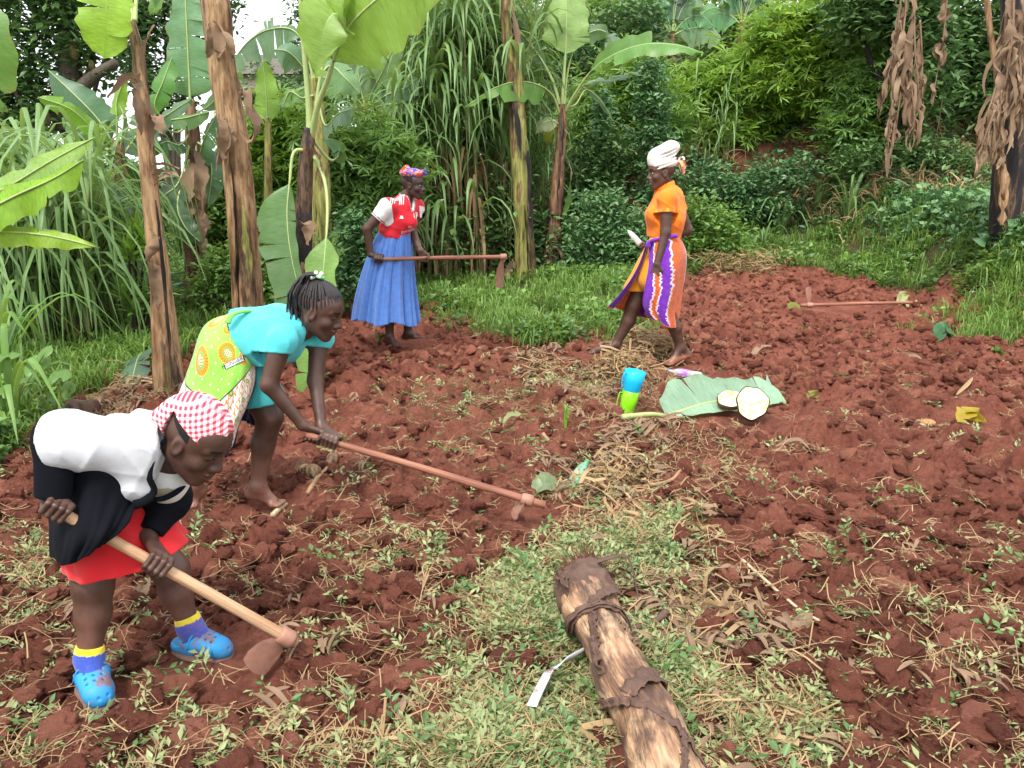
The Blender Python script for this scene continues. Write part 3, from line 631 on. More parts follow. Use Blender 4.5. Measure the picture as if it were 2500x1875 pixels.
b4 = banana('straight leafless banana trunk beside the hoe blade, tan above, yellow green and black below', gb[1],
    [(504, -20, 14), (509, 30, 14), (514, 70, 14), (517, 120, 15), (520, 170, 15), (523, 220, 16), (526, 283, 19)], M['stem_g'],
    [([(504, -18, 0), (480, -60, .3), (430, -90, .5)], .5, k_(col=MG)), ([(504, -18, 0), (530, -70, .3), (590, -90, .5)], .5, k_(col=MG))],
    [([(500, 50, -.12), (494, 55, -.15), (491, 70, -.15)], .06), ([(516, 266, -.12), (511, 264, -.2), (506, 272, -.25), (512, 281, -.25)], .14), ([(528, 275, -.12), (534, 282, -.2), (540, 288, -.25)], .1), ([(506, 5, -.12), (510, 30, -.14), (514, 55, -.13)], .1),
     ([(512, 10, -.1), (517, 40, -.14), (519, 70, -.13)], .08)], 4)
gb = G(549, 276)
b5 = banana('young banana plant with slender reddish stem, long leaf spread right over the woman in orange', gb[1],
    [(562, 104, 7), (562, 125, 8), (560, 150, 9), (557, 190, 11), (554, 225, 15), (549, 276, 20)], M['stem_r'],
    [([(562, 110, 0), (564, 75, 0), (566, 40, 0), (566, 0, .1), (564, -50, .3)], .62, k_(col=(.30, .46, .14), t0=.40, fold=.1, tears=2, side=(1, 0, 0), droop=0, ribr=.018)),
     ([(565, 112, 0), (574, 95, -.1), (592, 70, -.3), (615, 54, -.5), (645, 44, -.7), (678, 45, -.9), (704, 53, -1.0)], .30, k_(col=(.13, .28, .06), t0=.3, fold=.35, tears=1, ribr=.016, side=(.15, .75, .5), droop=.9)),
     ([(565, 112, 0), (574, 98, .0), (588, 82, -.1), (610, 80, -.2), (632, 75, -.3), (650, 77, -.4)], .2, k_(col=BG, t0=.3, tears=2, ribr=.010, side=(.1, .8, .3), droop=.5)),
     ([(561, 110, 0), (552, 80, .1), (536, 52, .1), (512, 24, .1), (480, 3, .1), (452, -6, .1)], .34, k_(col=(.11, .21, .08), t0=.3, fold=.2, tears=2, ribr=.018)),
     ([(560, 116, 0), (553, 97, -.1), (540, 86, -.3), (520, 82, -.5), (495, 88, -.7), (464, 108, -.8)], .26, k_(col=(.15, .32, .05), t0=.3, tears=1, ribr=.014, side=(0, .8, .6), droop=.5)),
     ([(564, 108, 0), (568, 70, .1), (578, 42, .15), (598, 30, .1), (612, 38, .0), (606, 52, -.1)], .26, k_(col=BG, t0=.35, tears=2, ribr=.012)),
     ([(561, 126, 0), (552, 121, -.1), (542, 124, -.15), (535, 134, -.15)], .16, k_(col=(.36, .42, .22), t0=.1, tears=1, ribr=.006)),
     ([(559, 128, 0), (554, 124, .1), (549, 132, .1), (547, 144, .1)], .2, k_(col=(.34, .36, .04), t0=.2, tears=1, ribr=.006)),
     ([(566, 108, 0), (576, 104, .1), (586, 90, .2), (600, 100, .2), (612, 118, .2)], .1, k_(col=DG, t0=.5, tears=1, ribr=.008))],
    [([(563, 158, -.08), (570, 168, -.1), (571, 180, -.12)], .06), ([(552, 252, -.12), (558, 250, -.2), (562, 262, -.25), (560, 280, -.25)], .12), ([(551, 215, -.1), (550, 240, -.13), (546, 262, -.12)], .14)], 5)
strip(b5, [(571, 172, -.12), (569, 195, -.13), (563, 219, -.13)], .1, gb[1], name='leaf', mat=M['mid_leaf'], seed=9, twist=.3, bend=.1)
b6 = banana('bushy banana plant between the two left trunks with blue green leaves and a dead skirt', 8.9,
    [(190, 100, 9), (192, 130, 13), (194, 170, 16), (196, 220, 18), (196, 318, 24)], M['stem_r'],
    [([(190, 112, 0), (190, 92, 0), (189, 70, 0), (187, 30, 0), (184, -30, .1)], .5, k_(col=(.14, .28, .14), t0=.22, fold=.1, tears=7, side=(1, 0, 0), droop=.15, ribr=.016)),
     ([(188, 118, 0), (170, 122, -.1), (155, 106, -.2), (163, 82, -.2), (172, 58, -.1)], .26, k_(col=(.12, .30, .07), t0=.4, tears=1, side=(1, 0, 0))),
     ([(190, 120, 0), (178, 132, -.2), (157, 124, -.3), (172, 112, -.4), (192, 99, -.4)], .22, k_(col=BG, t0=.35, tears=2)),
     ([(190, 120, 0), (172, 120, -.4), (186, 118, -.5), (209, 112, -.5)], .18, k_(col=(.15, .28, .10), t0=.3, tears=3)),
     ([(193, 125, 0), (198, 160, -.1), (204, 140, -.2), (217, 114, -.2)], .3, k_(col=(.09, .19, .09), t0=.35, tears=6)),
     ([(192, 130, 0), (180, 145, -.2), (165, 142, -.3), (148, 155, -.3)], .2, k_(col=DG, t0=.2, tears=3)),
     ([(194, 140, 0), (206, 150, -.1), (212, 170, -.2), (208, 205, -.2)], .3, k_(col=(.10, .2, .11), t0=.2, tears=6)),
     ([(192, 135, 0), (180, 180, -.3), (165, 195, -.4), (152, 205, -.4)], .28, k_(col=(.06, .12, .06), t0=.3, tears=3)),
     ([(193, 150, 0), (178, 200, -.4), (184, 225, -.5), (200, 242, -.5)], .24, k_(col=(.07, .14, .07), t0=.3, tears=4)),
     ([(193, 115, 0), (210, 105, .3), (228, 85, .4), (240, 70, .5)], .3, k_(col=MG, t0=.2, tears=4))],
    [([(194, 150 + 14 * i, -.2), (194 + (-1) ** i * 6, 175 + 12 * i, -.3), (193 + (-1) ** i * 8, 200 + 11 * i, -.3)], .16) for i in range(7)], 6)
b7 = banana('banana plant at far left behind, with wide dark leaves leaning left and upright pale shoots', 8.2,
    [(118, 140, 10), (120, 180, 15), (122, 230, 18), (124, 325, 24)], M['stem_r'],
    [([(117, 150, 0), (100, 122, 0), (80, 100, 0), (48, 70, .1)], .42, k_(col=(.08, .17, .09), t0=.1, tears=1, side=(.6, .3, .8))),
     ([(117, 150, 0), (98, 135, -.3), (72, 110, -.5), (38, 97, -.6)], .2, k_(col=(.17, .34, .04), t0=.15, tears=2)),
     ([(118, 155, 0), (117, 120, -.1), (117, 100, -.1), (126, 76, -.1)], .18, k_(col=(.24, .42, .05), t0=.35, tears=0, side=(1, 0, 0), fold=.5)),
     ([(120, 155, 0), (124, 120, -.2), (120, 105, -.2)], .1, k_(col=(.38, .48, .34), t0=.05, tears=0, side=(1, 0, 0), fold=1.1)),
     ([(116, 155, 0), (90, 135, .2), (62, 118, .3)], .3, k_(col=MG, t0=.1, tears=3)),
     ([(120, 160, 0), (140, 130, .3), (150, 108, .4)], .36, k_(col=(.09, .17, .10), t0=.1, tears=4)),
     ([(118, 165, 0), (108, 190, -.4), (112, 205, -.5), (140, 224, -.5)], .34, k_(col=(.13, .20, .14), t0=.2, tears=4)),
     ([(116, 150, 0), (60, 145, .1), (20, 132, .1), (-15, 136, .1)], .3, k_(col=(.14, .22, .14), t0=.3, tears=3)),
     ([(118, 160, 0), (132, 170, .1), (140, 195, .1), (132, 215, .1)], .3, k_(col=DG, t0=.15, tears=4))], [], 7)
b8 = banana('banana plant against the pale sky gap, ragged grey green leaf arching left over the house', 8.9,
    [(314, 78, 9), (318, 120, 13), (320, 200, 17), (320, 312, 22)], M['stem_g'],
    [([(313, 82, 0), (306, 50, 0), (292, 30, 0), (268, 30, 0), (248, 42, 0), (232, 62, 0)], .32, k_(col=BG, t0=.3, tears=8, droop=.7)),
     ([(313, 84, 0), (302, 66, -.1), (288, 52, -.2), (274, 50, -.2)], .26, k_(col=(.14, .26, .15), t0=.3, tears=1)),
     ([(315, 82, 0), (330, 66, .1), (345, 78, 0), (360, 94, 0)], .28, k_(col=(.17, .31, .13), t0=.2, tears=2)),
     ([(316, 90, 0), (325, 125, -.1), (338, 114, -.2), (354, 108, -.2)], .24, k_(col=BG, t0=.3, tears=3)),
     ([(314, 80, 0), (312, 50, .2), (318, 20, .3), (330, -5, .4)], .4, k_(col=MG, t0=.2, tears=2)),
     ([(316, 95, 0), (302, 98, -.2), (290, 92, -.2), (282, 108, -.2)], .14, k_(col=MG, t0=.3, tears=2))], [], 8)
b9 = banana('small banana sucker with one upright bright oval leaf against the pale house', 9.3,
    [(268, 118, 4), (268, 140, 6), (268, 308, 10)], M['stem_g'],
    [([(268, 126, 0), (267, 112, 0), (266, 90, 0), (263, 60, 0)], .28, k_(col=(.27, .46, .08), t0=.16, tears=2, side=(1, 0, 0), fold=.1, droop=0)),
     ([(268, 122, 0), (280, 105, .1), (296, 92, .2), (310, 86, .3)], .16, k_(col=(.18, .32, .10), t0=.2, tears=2))], [], 9)
b10 = banana('banana plant with pale upright leaves showing over the cassava, left of the tall grass', 10.8,
    [(366, 104, 6), (366, 140, 12), (366, 290, 18)], M['stem_g'],
    [([(366, 112, 0), (372, 92, 0), (382, 72, 0), (400, 34, 0)], .46, k_(col=(.24, .38, .13), t0=.12, tears=1, side=(.8, 0, .4), fold=.15)),
     ([(366, 110, 0), (360, 85, 0), (358, 60, 0), (368, 46, 0)], .34, k_(col=BG, t0=.2, tears=2, side=(1, 0, 0))),
     ([(366, 110, 0), (350, 90, .1), (330, 80, .1), (318, 76, .1)], .36, k_(col=(.2, .34, .14), t0=.2, tears=2)),
     ([(367, 110, 0), (385, 96, -.1), (405, 88, -.1), (418, 78, -.1)], .3, k_(col=BG, t0=.2, tears=2)),
     ([(366, 112, 0), (380, 106, -.1), (400, 104, -.1), (412, 112, -.1)], .22, k_(col=(.28, .38, .2), t0=.2, tears=2))], [], 10)
def far_banana(label, u, vtop, vbase, Y, size, seed, tone=BG):
    r = random.Random(seed); L = []
    for i in range(9):
        a = (i / 8 - .5) * 2 * 1.35 + r.uniform(-.15, .15); l = size * r.uniform(.8, 1.15); du = math.sin(a) * l; dv = -math.cos(a) * l
        L.append(([(u, vtop + 4, 0), (u + du * .35, vtop + dv * .5, 0), (u + du * .75, vtop + dv * .75 + 2, 0), (u + du * 1.1, vtop + dv * .6 + l * .25 * abs(math.sin(a)), 0)], .5,
                  k_(col=tuple(c * r.uniform(.75, 1.25) for c in tone), t0=.15, tears=5, droop=.4)))
    return banana(label, Y, [(u, vtop, 6), (u - 1, (vtop + vbase) / 2, 9), (u - 1, vbase, 12)], M['stem_r'], L, [], seed, group='banana plants up the slope')
far_banana('distant banana plant high on the slope, top centre right, its grey green leaves fanned wide', 672, 32, 128, 17.5, 52, 21)
far_banana('distant banana plant up the slope half hidden by bright cassava, right of the fanned one', 742, 22, 120, 19, 46, 22)
far_banana('distant banana plant on the slope with leaves spread just above the young banana', 610, 20, 150, 19, 44, 23, MG)
far_banana('distant banana plant showing as dark leaves between the dead leaf curtains at right', 955, 60, 160, 17, 40, 24, DG)
far_banana('distant banana plant with pale drooping leaves near the top edge, behind the tall grass', 440, 20, 200, 16, 50, 25, BG)
# left edge plant whose leaves reach into view
b11 = banana('banana plant at the left edge of view pushing three bright yellow green leaves inward', 4.6,
    [(-60, 150, 20), (-62, 260, 26), (-64, 440, 34)], M['stem_g'],
    [([(-60, 200, 0), (-20, 198, -.1), (10, 186, -.15), (50, 162, -.2), (94, 138, -.2)], .19, k_(col=(.28, .45, .10), t0=.1, tears=2, fold=.1, ribr=.009)),
     ([(-60, 215, 0), (-20, 212, -.15), (20, 194, -.2), (55, 178, -.25), (84, 160, -.3)], .2, k_(col=(.24, .44, .03), t0=.1, tears=2, fold=.2, ribr=.009)),
     ([(-60, 225, 0), (-20, 232, -.1), (25, 233, -.15), (60, 238, -.2), (100, 248, -.2)], .1, k_(col=(.26, .42, .04), t0=.1, tears=1, ribr=.007)),
     ([(-60, 160, 0), (-40, 90, .1), (-20, 40, .1), (-60, -20, .1)], .4, k_(col=MG, t0=.2))], [], 11)
for _i, (_p, _w) in enumerate([([(528, 150, -.14), (530, 215, -.15), (533, 284, -.15)], .10), ([(524, 205, -.15), (527, 245, -.16), (529, 284, -.16)], .11), ([(512, 85, -.14), (517, 120, -.14), (520, 150, -.14)], .08)]): strip(b4, _p, _w, float(b4.location.y), name='sheath_strip', mat=M['stem_b'], seed=20 + _i, twist=.0, bend=.1)
strip(b5, [(562, 108, -.08), (561, 150, -.09), (557, 200, -.10)], .07, float(b5.location.y), name='sheath_strip', mat=M['stem_b'], seed=30, twist=0, bend=.1)
strip(b2, [(243, 205, -.15), (247, 262, -.17), (251, 330, -.18)], .07, 7.15, name='sheath_strip', mat=M['stem_g'], seed=3, twist=.0, bend=.1)
strip(b2, [(229, 150, -.12), (236, 215, -.14), (240, 330, -.14)], .08, 7.15, name='sheath_strip', mat=M['stem_b'], seed=4, twist=.0, bend=.1)
strip(b1, [(156, 200, -.12), (164, 280, -.14), (172, 390, -.14)], .06, 5.35, name='sheath_strip', mat=M['stem_b'], seed=5, twist=.0, bend=.1)
# dead leaf curtains on the right
def dead_frond(root, pts, Y, w, n, seed, lw=.06):
    """one dead hanging leaf: brown rib with torn ribbons clinging down it"""
    r = np.random.default_rng(seed); P = cat_rom([W(u, v, Y + d) for u, v, d in pts], 24); mb = MB(); addtube(mb, P, np.linspace(.016, .006, 24), 5)
    for i in range(n):
        k = int(r.random() * 21); a = r.random() * 6.28; l = w * (.6 + .9 * r.random()); out = np.array([math.cos(a), math.sin(a), 0]) * w * .3 * r.random()
        C = [P[k], P[k] + out + [0, 0, -.25 * l], P[k] + out * 1.2 + [r.normal() * .03, r.normal() * .03, -.65 * l], P[k] + out * (.8 + .5 * r.random()) + [0, 0, -l]]
        Q = cat_rom(C, 9); tw = np.linspace(a, a + r.normal() * 1.5, 9)[:, None]; S = np.concatenate([np.cos(tw), np.sin(tw), 0 * tw], 1)
        V, q, uv = ribbon(Q, lw * .5 * (.5 + r.random()) * np.array([.3, .9, 1, 1.1, .9, 1, .8, .6, .15]) * (1 + .2 * r.normal(size=9)), S, r.normal() * .6, 3); mb.add(V, q, None, uv=uv)
    return mb.obj('dry_leaf', M['dryleaf'], root)
Y = 12.2
b12 = banana('banana plant under a long curtain of dead brown leaves, right of the bright cassava', 14.4,
    [(906, -20, 13), (897, 40, 12), (890, 90, 12), (885, 140, 13)], M['darkbark'], [], [], 12)
for i, (pts, w, n, lw) in enumerate([([(902, -10, -.3), (896, 40, -.35), (886, 85, -.4), (879, 118, -.4)], .34, 16, .07), ([(908, -10, -.3), (901, 50, -.4), (894, 95, -.45), (886, 140, -.45)], .36, 18, .07),
        ([(914, -10, -.25), (915, 50, -.35), (918, 90, -.4), (912, 125, -.4)], .36, 18, .06), ([(904, 60, -.4), (899, 105, -.5), (894, 140, -.5), (889, 160, -.5)], .3, 16, .05),
        ([(911, 80, -.4), (914, 120, -.45), (909, 135, -.45)], .3, 12, .06), ([(900, 20, -.5), (905, 60, -.5), (903, 110, -.5)], .34, 14, .08), ([(920, 20, -.3), (922, 60, -.3), (920, 100, -.3)], .28, 10, .05),
        ([(893, 100, -.5), (890, 120, -.5), (888, 150, -.5)], .22, 8, .05)]): dead_frond(b12, pts, Y, w, n, 300 + i, lw)
b13 = b12
dead_frond(b13, [(958, -30, -.4), (948, -5, -.4), (943, 40, -.4), (936, 80, -.4), (932, 105, -.4)], Y, .2, 16, 321, .09)
strip(b13, [(943, 95, -.4), (938, 125, -.4), (932, 154, -.4)], .02, Y, seed=5)
Y = float(G(1009, 240)[1])
print('b14', Y)
b14 = banana('banana plant at the right edge with blackened base wrapped in dead fanned leaves', Y,
    [(1012, -20, 20), (1014, 60, 22), (1010, 150, 24), (1009, 236, 30)], M['stem_b'], [], [], 14)
for i, (pts, w, n, lw) in enumerate([([(1008, -10, -.3), (1003, 50, -.4), (992, 100, -.45), (976, 135, -.5)], .34, 20, .05), ([(1014, 10, -.3), (1005, 80, -.4), (990, 130, -.45), (980, 150, -.5)], .3, 18, .05),
        ([(1010, 40, -.35), (1006, 100, -.45), (1002, 140, -.45)], .3, 16, .06), ([(1018, 30, -.3), (1021, 90, -.4), (1017, 125, -.4)], .3, 16, .05), ([(1022, 0, -.3), (1030, 60, -.4), (1036, 110, -.4)], .34, 16, .06),
        ([(1002, 90, -.45), (997, 130, -.45), (994, 150, -.45)], .25, 12, .05), ([(1014, -10, -.4), (1012, 40, -.5), (1004, 90, -.5)], .34, 16, .07), ([(995, 110, -.5), (984, 140, -.5), (978, 160, -.5)], .2, 10, .04)]): dead_frond(b14, pts, Y, w, n, 340 + i, lw)
mb = MB(); P = cat_rom([W(986, -10, Y - .3), W(990, 30, Y - .35), (W(997, 80, Y - .35)), W(1000, 150, Y - .3), W(1002, 200, Y - .25)], 20); addtube(mb, P, .03, 8); mb.obj('leaf_stalk', M['stem'], b14)
strip(b14, [(996, 150, -.25), (1000, 180, -.25), (1000, 225, -.3)], .2, Y, seed=6, twist=.2, mat=M['stem'])
# fallen dry leaf leaning from its base
mb = MB(); P = cat_rom([G(988, 240) + [0, 0, .25], G(965, 255) + [0, 0, .12], G(950, 272) + [0, 0, .1], G(932, 284) + [0, 0, .03]], 16)
V, q, uv = ribbon(P, .07 * np.clip(np.sin(np.linspace(2.4, .1, 16)), .1, 1), (.5, .8, .5), .4, 4); mb.add(V, q, None, uv=uv)
mb.obj('fallen_banana_leaf', M['dryleaf'], None, org=P[-1], label='long dry tan banana leaf slanting down to the soil from the right edge trunk', cat='leaf')
# ---------------------------------------------------------------- tall grass
def cane_mesh(seed, H, nl, leafL, leafW, lean=.12, dead=.35, droop=1.0):
    r = np.random.default_rng(seed); mb = MB(); a0 = r.random() * 6.28; C = np.array([[0, 0, 0], [lean * H * .2 * math.cos(a0), lean * H * .2 * math.sin(a0), H * .45], [lean * H * math.cos(a0), lean * H * math.sin(a0), H * .85]])
    P = cat_rom(C, 12); addtube(mb, P, np.linspace(.011, .005, 12), 4, m=0, cap=False)
    for i in range(nl):
        t = .12 + .88 * (i + r.random()) / nl; p = cat_rom(C, 50)[min(49, int(t * 49))]; a = r.random() * 6.28; d = np.array([math.cos(a), math.sin(a), 0])
        dd = t < dead and r.random() < .85; l = leafL * (.6 + .6 * r.random()); k = droop * (.6 + .7 * r.random())
        if dd: Q = [p, p + d * .06 + [0, 0, .04], p + d * .12 + [0, 0, -.3 * l], p + d * .10 + [0, 0, -.8 * l]]
        else: Q = [p, p + d * l * .15 + [0, 0, .34 * l], p + d * l * .42 + [0, 0, .52 * l * (1.15 - .25 * k)], p + d * l * .68 + [0, 0, l * (.62 - .42 * k)], p + d * l * (.82 - .06 * k) + [0, 0, l * (.62 - .92 * k)]]
        Q = cat_rom(Q, 9); V, q, uv = ribbon(Q, leafW * .5 * np.array([.5, .9, 1, 1, .95, .85, .65, .4, .05]), np.cross(d, [0, 0, 1]) + r.normal(size=3) * .25, .35, 3)
        mb.add(V, q, None, uv=uv, m=2 if dd else 1)
    return mb.data('cane', [M['stalk'], M['cane'], M['cane_dry']])
def grass_clump(label, spots, protos, group, hs=(.8, 1.15)):
    """spots: (x, y); one clump of canes"""
    c = np.mean(spots, 0); z = float(Hb(c[0], c[1])); root = empty('grass_clump', (c[0], c[1], z), label, 'grass clump', group)
    for x, y in spots:
        o = link('cane', random.choice(protos), root, loc=(x - c[0], y - c[1], float(Hb(x, y)) - z - .03)); s = random.uniform(*hs)
        o.scale = (s, s, s * random.uniform(.9, 1.1)); o.rotation_euler = (random.gauss(0, .05), random.gauss(0, .05), random.random() * 6.28)
    return root
tall = [cane_mesh(400 + i, 3.1, 22, .82, .036, .10, .46, .66) for i in range(6)]
low = [cane_mesh(420 + i, 1.25, 12, .85, .026, .22, .15, 1.05) for i in range(5)]
def spots(u0, u1, y0, y1, n):
    S = []
    for _ in range(n):
        Y = random.uniform(y0, y1); u = random.uniform(u0, u1); S.append(((u - 512) / FPX * Y * 1.02, Y))
    return S
GL = 'tall elephant grass behind the plot'
for lab, u0, u1, y0, y1, n, hs in [('tall elephant grass clump directly behind the woman in the red jersey', 398, 432, 10.9, 12.0, 32, (.9, 1.2)), ('tallest elephant grass clump, right above the handle of the held hoe', 436, 474, 10.9, 12.2, 44, (1.15, 1.45)),
        ('dense elephant grass clump just left of the straight leafless banana trunk', 476, 512, 10.9, 12.2, 38, (1.1, 1.4)), ('elephant grass clump between the leafless trunk and the young banana plant', 518, 546, 11.6, 12.4, 22, (.62, .85)),
        ('elephant grass clump leaning left over the cassava bush', 376, 396, 10.6, 11.6, 16, (.75, .95))]:
    grass_clump(lab, spots(u0, u1, y0, y1, n), tall, GL, hs)
GL2 = 'drooping grass clumps at left'
for lab, u0, u1, y0, y1, n, hs in [('drooping fodder grass clump at the far left edge below the bright banana leaves', -40, 10, 6.3, 7.4, 20, (1.1, 1.45)), ('drooping fodder grass clump second from the left edge', 12, 52, 6.6, 7.6, 26, (1.1, 1.5)),
        ('drooping fodder grass clump in the middle of the left thicket', 55, 95, 6.6, 7.8, 26, (1.1, 1.5)), ('drooping fodder grass clump beside the slim streaked banana trunk', 88, 116, 7.6, 8.4, 18, (1.0, 1.3)),
        ('short grass clump on the slope above the orange shirt', 690, 720, 14.3, 15.0, 8, (.8, 1.1))]:
    grass_clump(lab, spots(u0, u1, y0, y1, n), low, GL2 if u0 < 200 else 'grass clumps on the slope', hs)
# leafy single clumps on the bank foot and near the left edge
def spear_clump(label, u, v, n, L, w, seed, mat='cane', group=None, droop=1.0):
    r = np.random.default_rng(seed); b = G(u, v); root = empty('grass_clump', b - [0, 0, .02], label, 'grass clump', group)
    for i in range(n):
        a = r.random() * 6.28; d = np.array([math.cos(a), math.sin(a), 0]); l = L * (.6 + .5 * r.random()); k = droop * (.25 + .9 * r.random())
        Q = [b + d * .03, b + d * l * .18 * k + [0, 0, .45 * l], b + d * l * .5 * k + [0, 0, l * (.85 - .2 * k)], b + d * l * .85 * k + [0, 0, l * (.95 - .75 * k)]]
        Q = cat_rom(Q, 12); V, q, uv = ribbon(Q, w * .5 * np.array([.5, .7, .85, .95, 1, 1, .97, .9, .78, .6, .35, .05]), np.cross(d, [0, 0, 1]) + r.normal(size=3) * .2, .3, 3)
        mb = MB(); mb.add(V, q, None, uv=uv); mb.obj('leaf', M[mat], root)
    return root
GB = 'broad bladed grass clumps at the foot of the bank'
spear_clump('largest broad bladed grass clump at the foot of the bank', 848, 226, 16, 1.05, .05, 501, group=GB)
spear_clump('broad bladed grass clump just left of the largest one on the bank', 815, 218, 9, .95, .045, 502, group=GB)
spear_clump('leftmost broad bladed grass clump at the bank foot', 780, 236, 14, .85, .04, 503, group=GB)
spear_clump('lowest spreading grass clump left of the others at the bank foot', 762, 252, 14, .6, .03, 504, group=GB)
spear_clump('small grass tuft right of the largest clump under the dead leaf curtain', 882, 232, 8, .6, .035, 505, group=GB)
spear_clump('single narrow green shoot tuft on the mound near the right edge', 935, 205, 6, .5, .04, 506, group=GB)
spear_clump('pale long leaved maize like grass at the left edge with arching ribs', 2, 400, 13, 1.15, .05, 507, 'mid_leaf')
spear_clump('second pale arching grass plant at the left edge, closest to the viewer', 14, 432, 8, .8, .04, 508, 'mid_leaf')
# ---------------------------------------------------------------- trees and shrubs
def leaf_cloud(blobs, n, size, seed, kind='oval', cl=.16, per=9):
    r = np.random.default_rng(seed); vol = np.array([b[3] * b[4] + b[4] * b[5] + b[3] * b[5] for b in blobs]); vol = vol / vol.sum()
    nc = n // per; bi = r.choice(len(blobs), nc, p=vol); B = np.array(blobs)[bi]; d = nrm(r.normal(size=(nc, 3))); rad = r.random((nc, 1)) ** .33 * (.8 + .35 * r.random((nc, 1)))
    C = B[:, :3] + d * rad * B[:, 3:6]; C = np.repeat(C, per, 0); n = len(C); C = C + r.normal(size=(n, 3)) * cl
    a = r.random(n) * 6.283; dv = nrm(np.stack([np.cos(a), np.sin(a), r.normal(size=n) * .45 - .25], -1)); up = nrm(np.stack([r.normal(size=n) * .5, r.normal(size=n) * .5, np.ones(n)], -1))
    S = nrm(np.cross(dv, up)); U = np.cross(S, dv); l = (size * (.6 + .8 * r.random(n)))[:, None]
    if kind == 'oval':
        w = l * .45; V = np.stack([C, C + dv * l * .5 + S * w * .5 + U * w * .15, C + dv * l, C + dv * l * .5 - S * w * .5 + U * w * .15], 1).reshape(-1, 3)
        i = np.arange(n)[:, None] * 4; F = np.concatenate([i + [[0, 2, 1]], i + [[0, 3, 2]]]); return V, F
    Vs = []; Fs = []; off = 0
    for k, an in enumerate((-1.5, -.75, 0, .75, 1.5)):
        dk = dv * math.cos(an) + S * math.sin(an); sk = np.cross(dk, U); lk = l * (1 - .18 * abs(an)); w = lk * .2; dr = U * lk * -.12
        V = np.stack([C, C + dk * lk * .6 + sk * w * .5, C + dk * lk + dr, C + dk * lk * .6 - sk * w * .5], 1).reshape(-1, 3); i = np.arange(n)[:, None] * 4 + off
        Vs.append(V); Fs += [i + [[0, 2, 1]], i + [[0, 3, 2]]]; off += len(V)
    return np.concatenate(Vs), np.concatenate(Fs)
def shrub(label, u, Y, blobs_px, n, size, mat, name='shrub', cat='shrub', kind='oval', trunk=None, bark='bark', group=None, seed=0, depth=.8, cl=.14, stems=3):
    """blobs_px: (u, v, ru, rv) in the picture plane at distance Y"""
    m = px2m(Y); B = []
    for bu, bv, ru, rv in blobs_px:
        c = W(bu, bv, Y); B.append((*c, ru * m, max(ru, rv) * m * depth, rv * m))
    b = W(u, 200, Y); b[2] = float(Hb(b[0], b[1])) - .05
    root = empty(name, b, label, cat, group); r = np.random.default_rng(seed + 900)
    V, F = leaf_cloud(B, n, size, seed, kind, cl); me = mesh_np('crown', V - b, F, [mat], smooth=False); link('crown', me, root)
    mb = MB(); R0 = trunk or .03
    for i in range(stems):
        t = B[r.integers(len(B))]; e = np.array(t[:3]) + r.normal(size=3) * np.array(t[3:6]) * .3
        s = b + np.array([r.normal() * R0, r.normal() * R0, 0]) * (1 if stems > 1 and not trunk else 0); mid = s * .45 + e * .55 + [r.normal() * .1, r.normal() * .1, 0]; mid[:2] = s[:2] * .7 + e[:2] * .3
        addtube(mb, cat_rom([s, s * .7 + mid * .3 + [0, 0, .1], mid, e], 14), np.linspace(R0, R0 * .25, 14) * (1 if not trunk or i == 0 else .7), 7, rough=.12, seed=seed + i)
    mb.obj('trunk', M[bark], root); return root
T_ = k_(name='tree', cat='tree')
GT = 'trees behind the plantation'
t = shrub('dark jackfruit tree in the upper left corner with fruit on its trunk', 70, 13, [(20, 40, 60, 50), (80, 20, 50, 34), (10, 120, 50, 40), (45, 95, 34, 30), (-50, 60, 60, 70), (110, 60, 30, 20), (60, -30, 90, 40)], 13000, .15, M['dark_leaf'], trunk=.16, seed=1, stems=6, group=GT, **T_)
for u, v, s in ((74, 52, 9), (46, 118, 9), (92, 66, 6)):
    c = W(u, v, 12.6); mb = MB(); rr = s * .5 * px2m(12.6); P = [c + [0, 0, z * rr * 1.7] for z in np.linspace(-1, 1, 12)]
    V, q, tt, uv = tube(P, rr * np.sqrt(1 - np.linspace(-.97, .97, 12) ** 2), 12); V = V + RNG.normal(size=V.shape) * rr * .03; mb.add(V, q, tt, uv=uv); mb.obj('jackfruit', M['fruit'], t)
mb = MB(); addtube(mb, cat_rom([W(69, 110, 12.9), W(78, 92, 12.7), W(95, 76, 12.6), W(116, 62, 12.5)], 12), np.linspace(.13, .06, 12), 8, rough=.1); addtube(mb, cat_rom([W(68, 130, 13), W(70, 70, 13), W(66, 10, 13), W(60, -40, 13)], 12), np.linspace(.2, .1, 12), 9, rough=.1)
addtube(mb, cat_rom([W(66, 130, 13), W(30, 92, 13.1), W(-10, 88, 13.2)], 12), np.linspace(.1, .04, 12), 8, rough=.1); mb.obj('branch', M['bark'], t)
shrub('sparse dark tree with sky showing through, between the two left banana trunks', 175, 16, [(165, 12, 34, 26), (215, 6, 26, 20), (140, 50, 24, 24), (205, 60, 18, 22), (130, 5, 24, 30), (165, 90, 30, 22)], 5200, .15, M['dark_leaf'], trunk=.12, seed=2, stems=6, group=GT, **T_)
shrub('dark tree beyond the sky gap, behind the upright pale leaf stalk', 320, 20, [(318, 18, 26, 24), (345, 40, 34, 30), (300, 52, 10, 14), (360, 5, 40, 24), (330, 88, 40, 26)], 6000, .17, M['dark_leaf'], trunk=.15, seed=3, stems=6, group=GT, **T_)
shrub('small distant tree standing by the pale house in the sky gap', 262, 26, [(285, 92, 18, 14), (262, 70, 9, 8), (250, 96, 14, 8)], 1500, .16, M['dark_leaf'], trunk=.1, seed=4, group=GT, **T_)
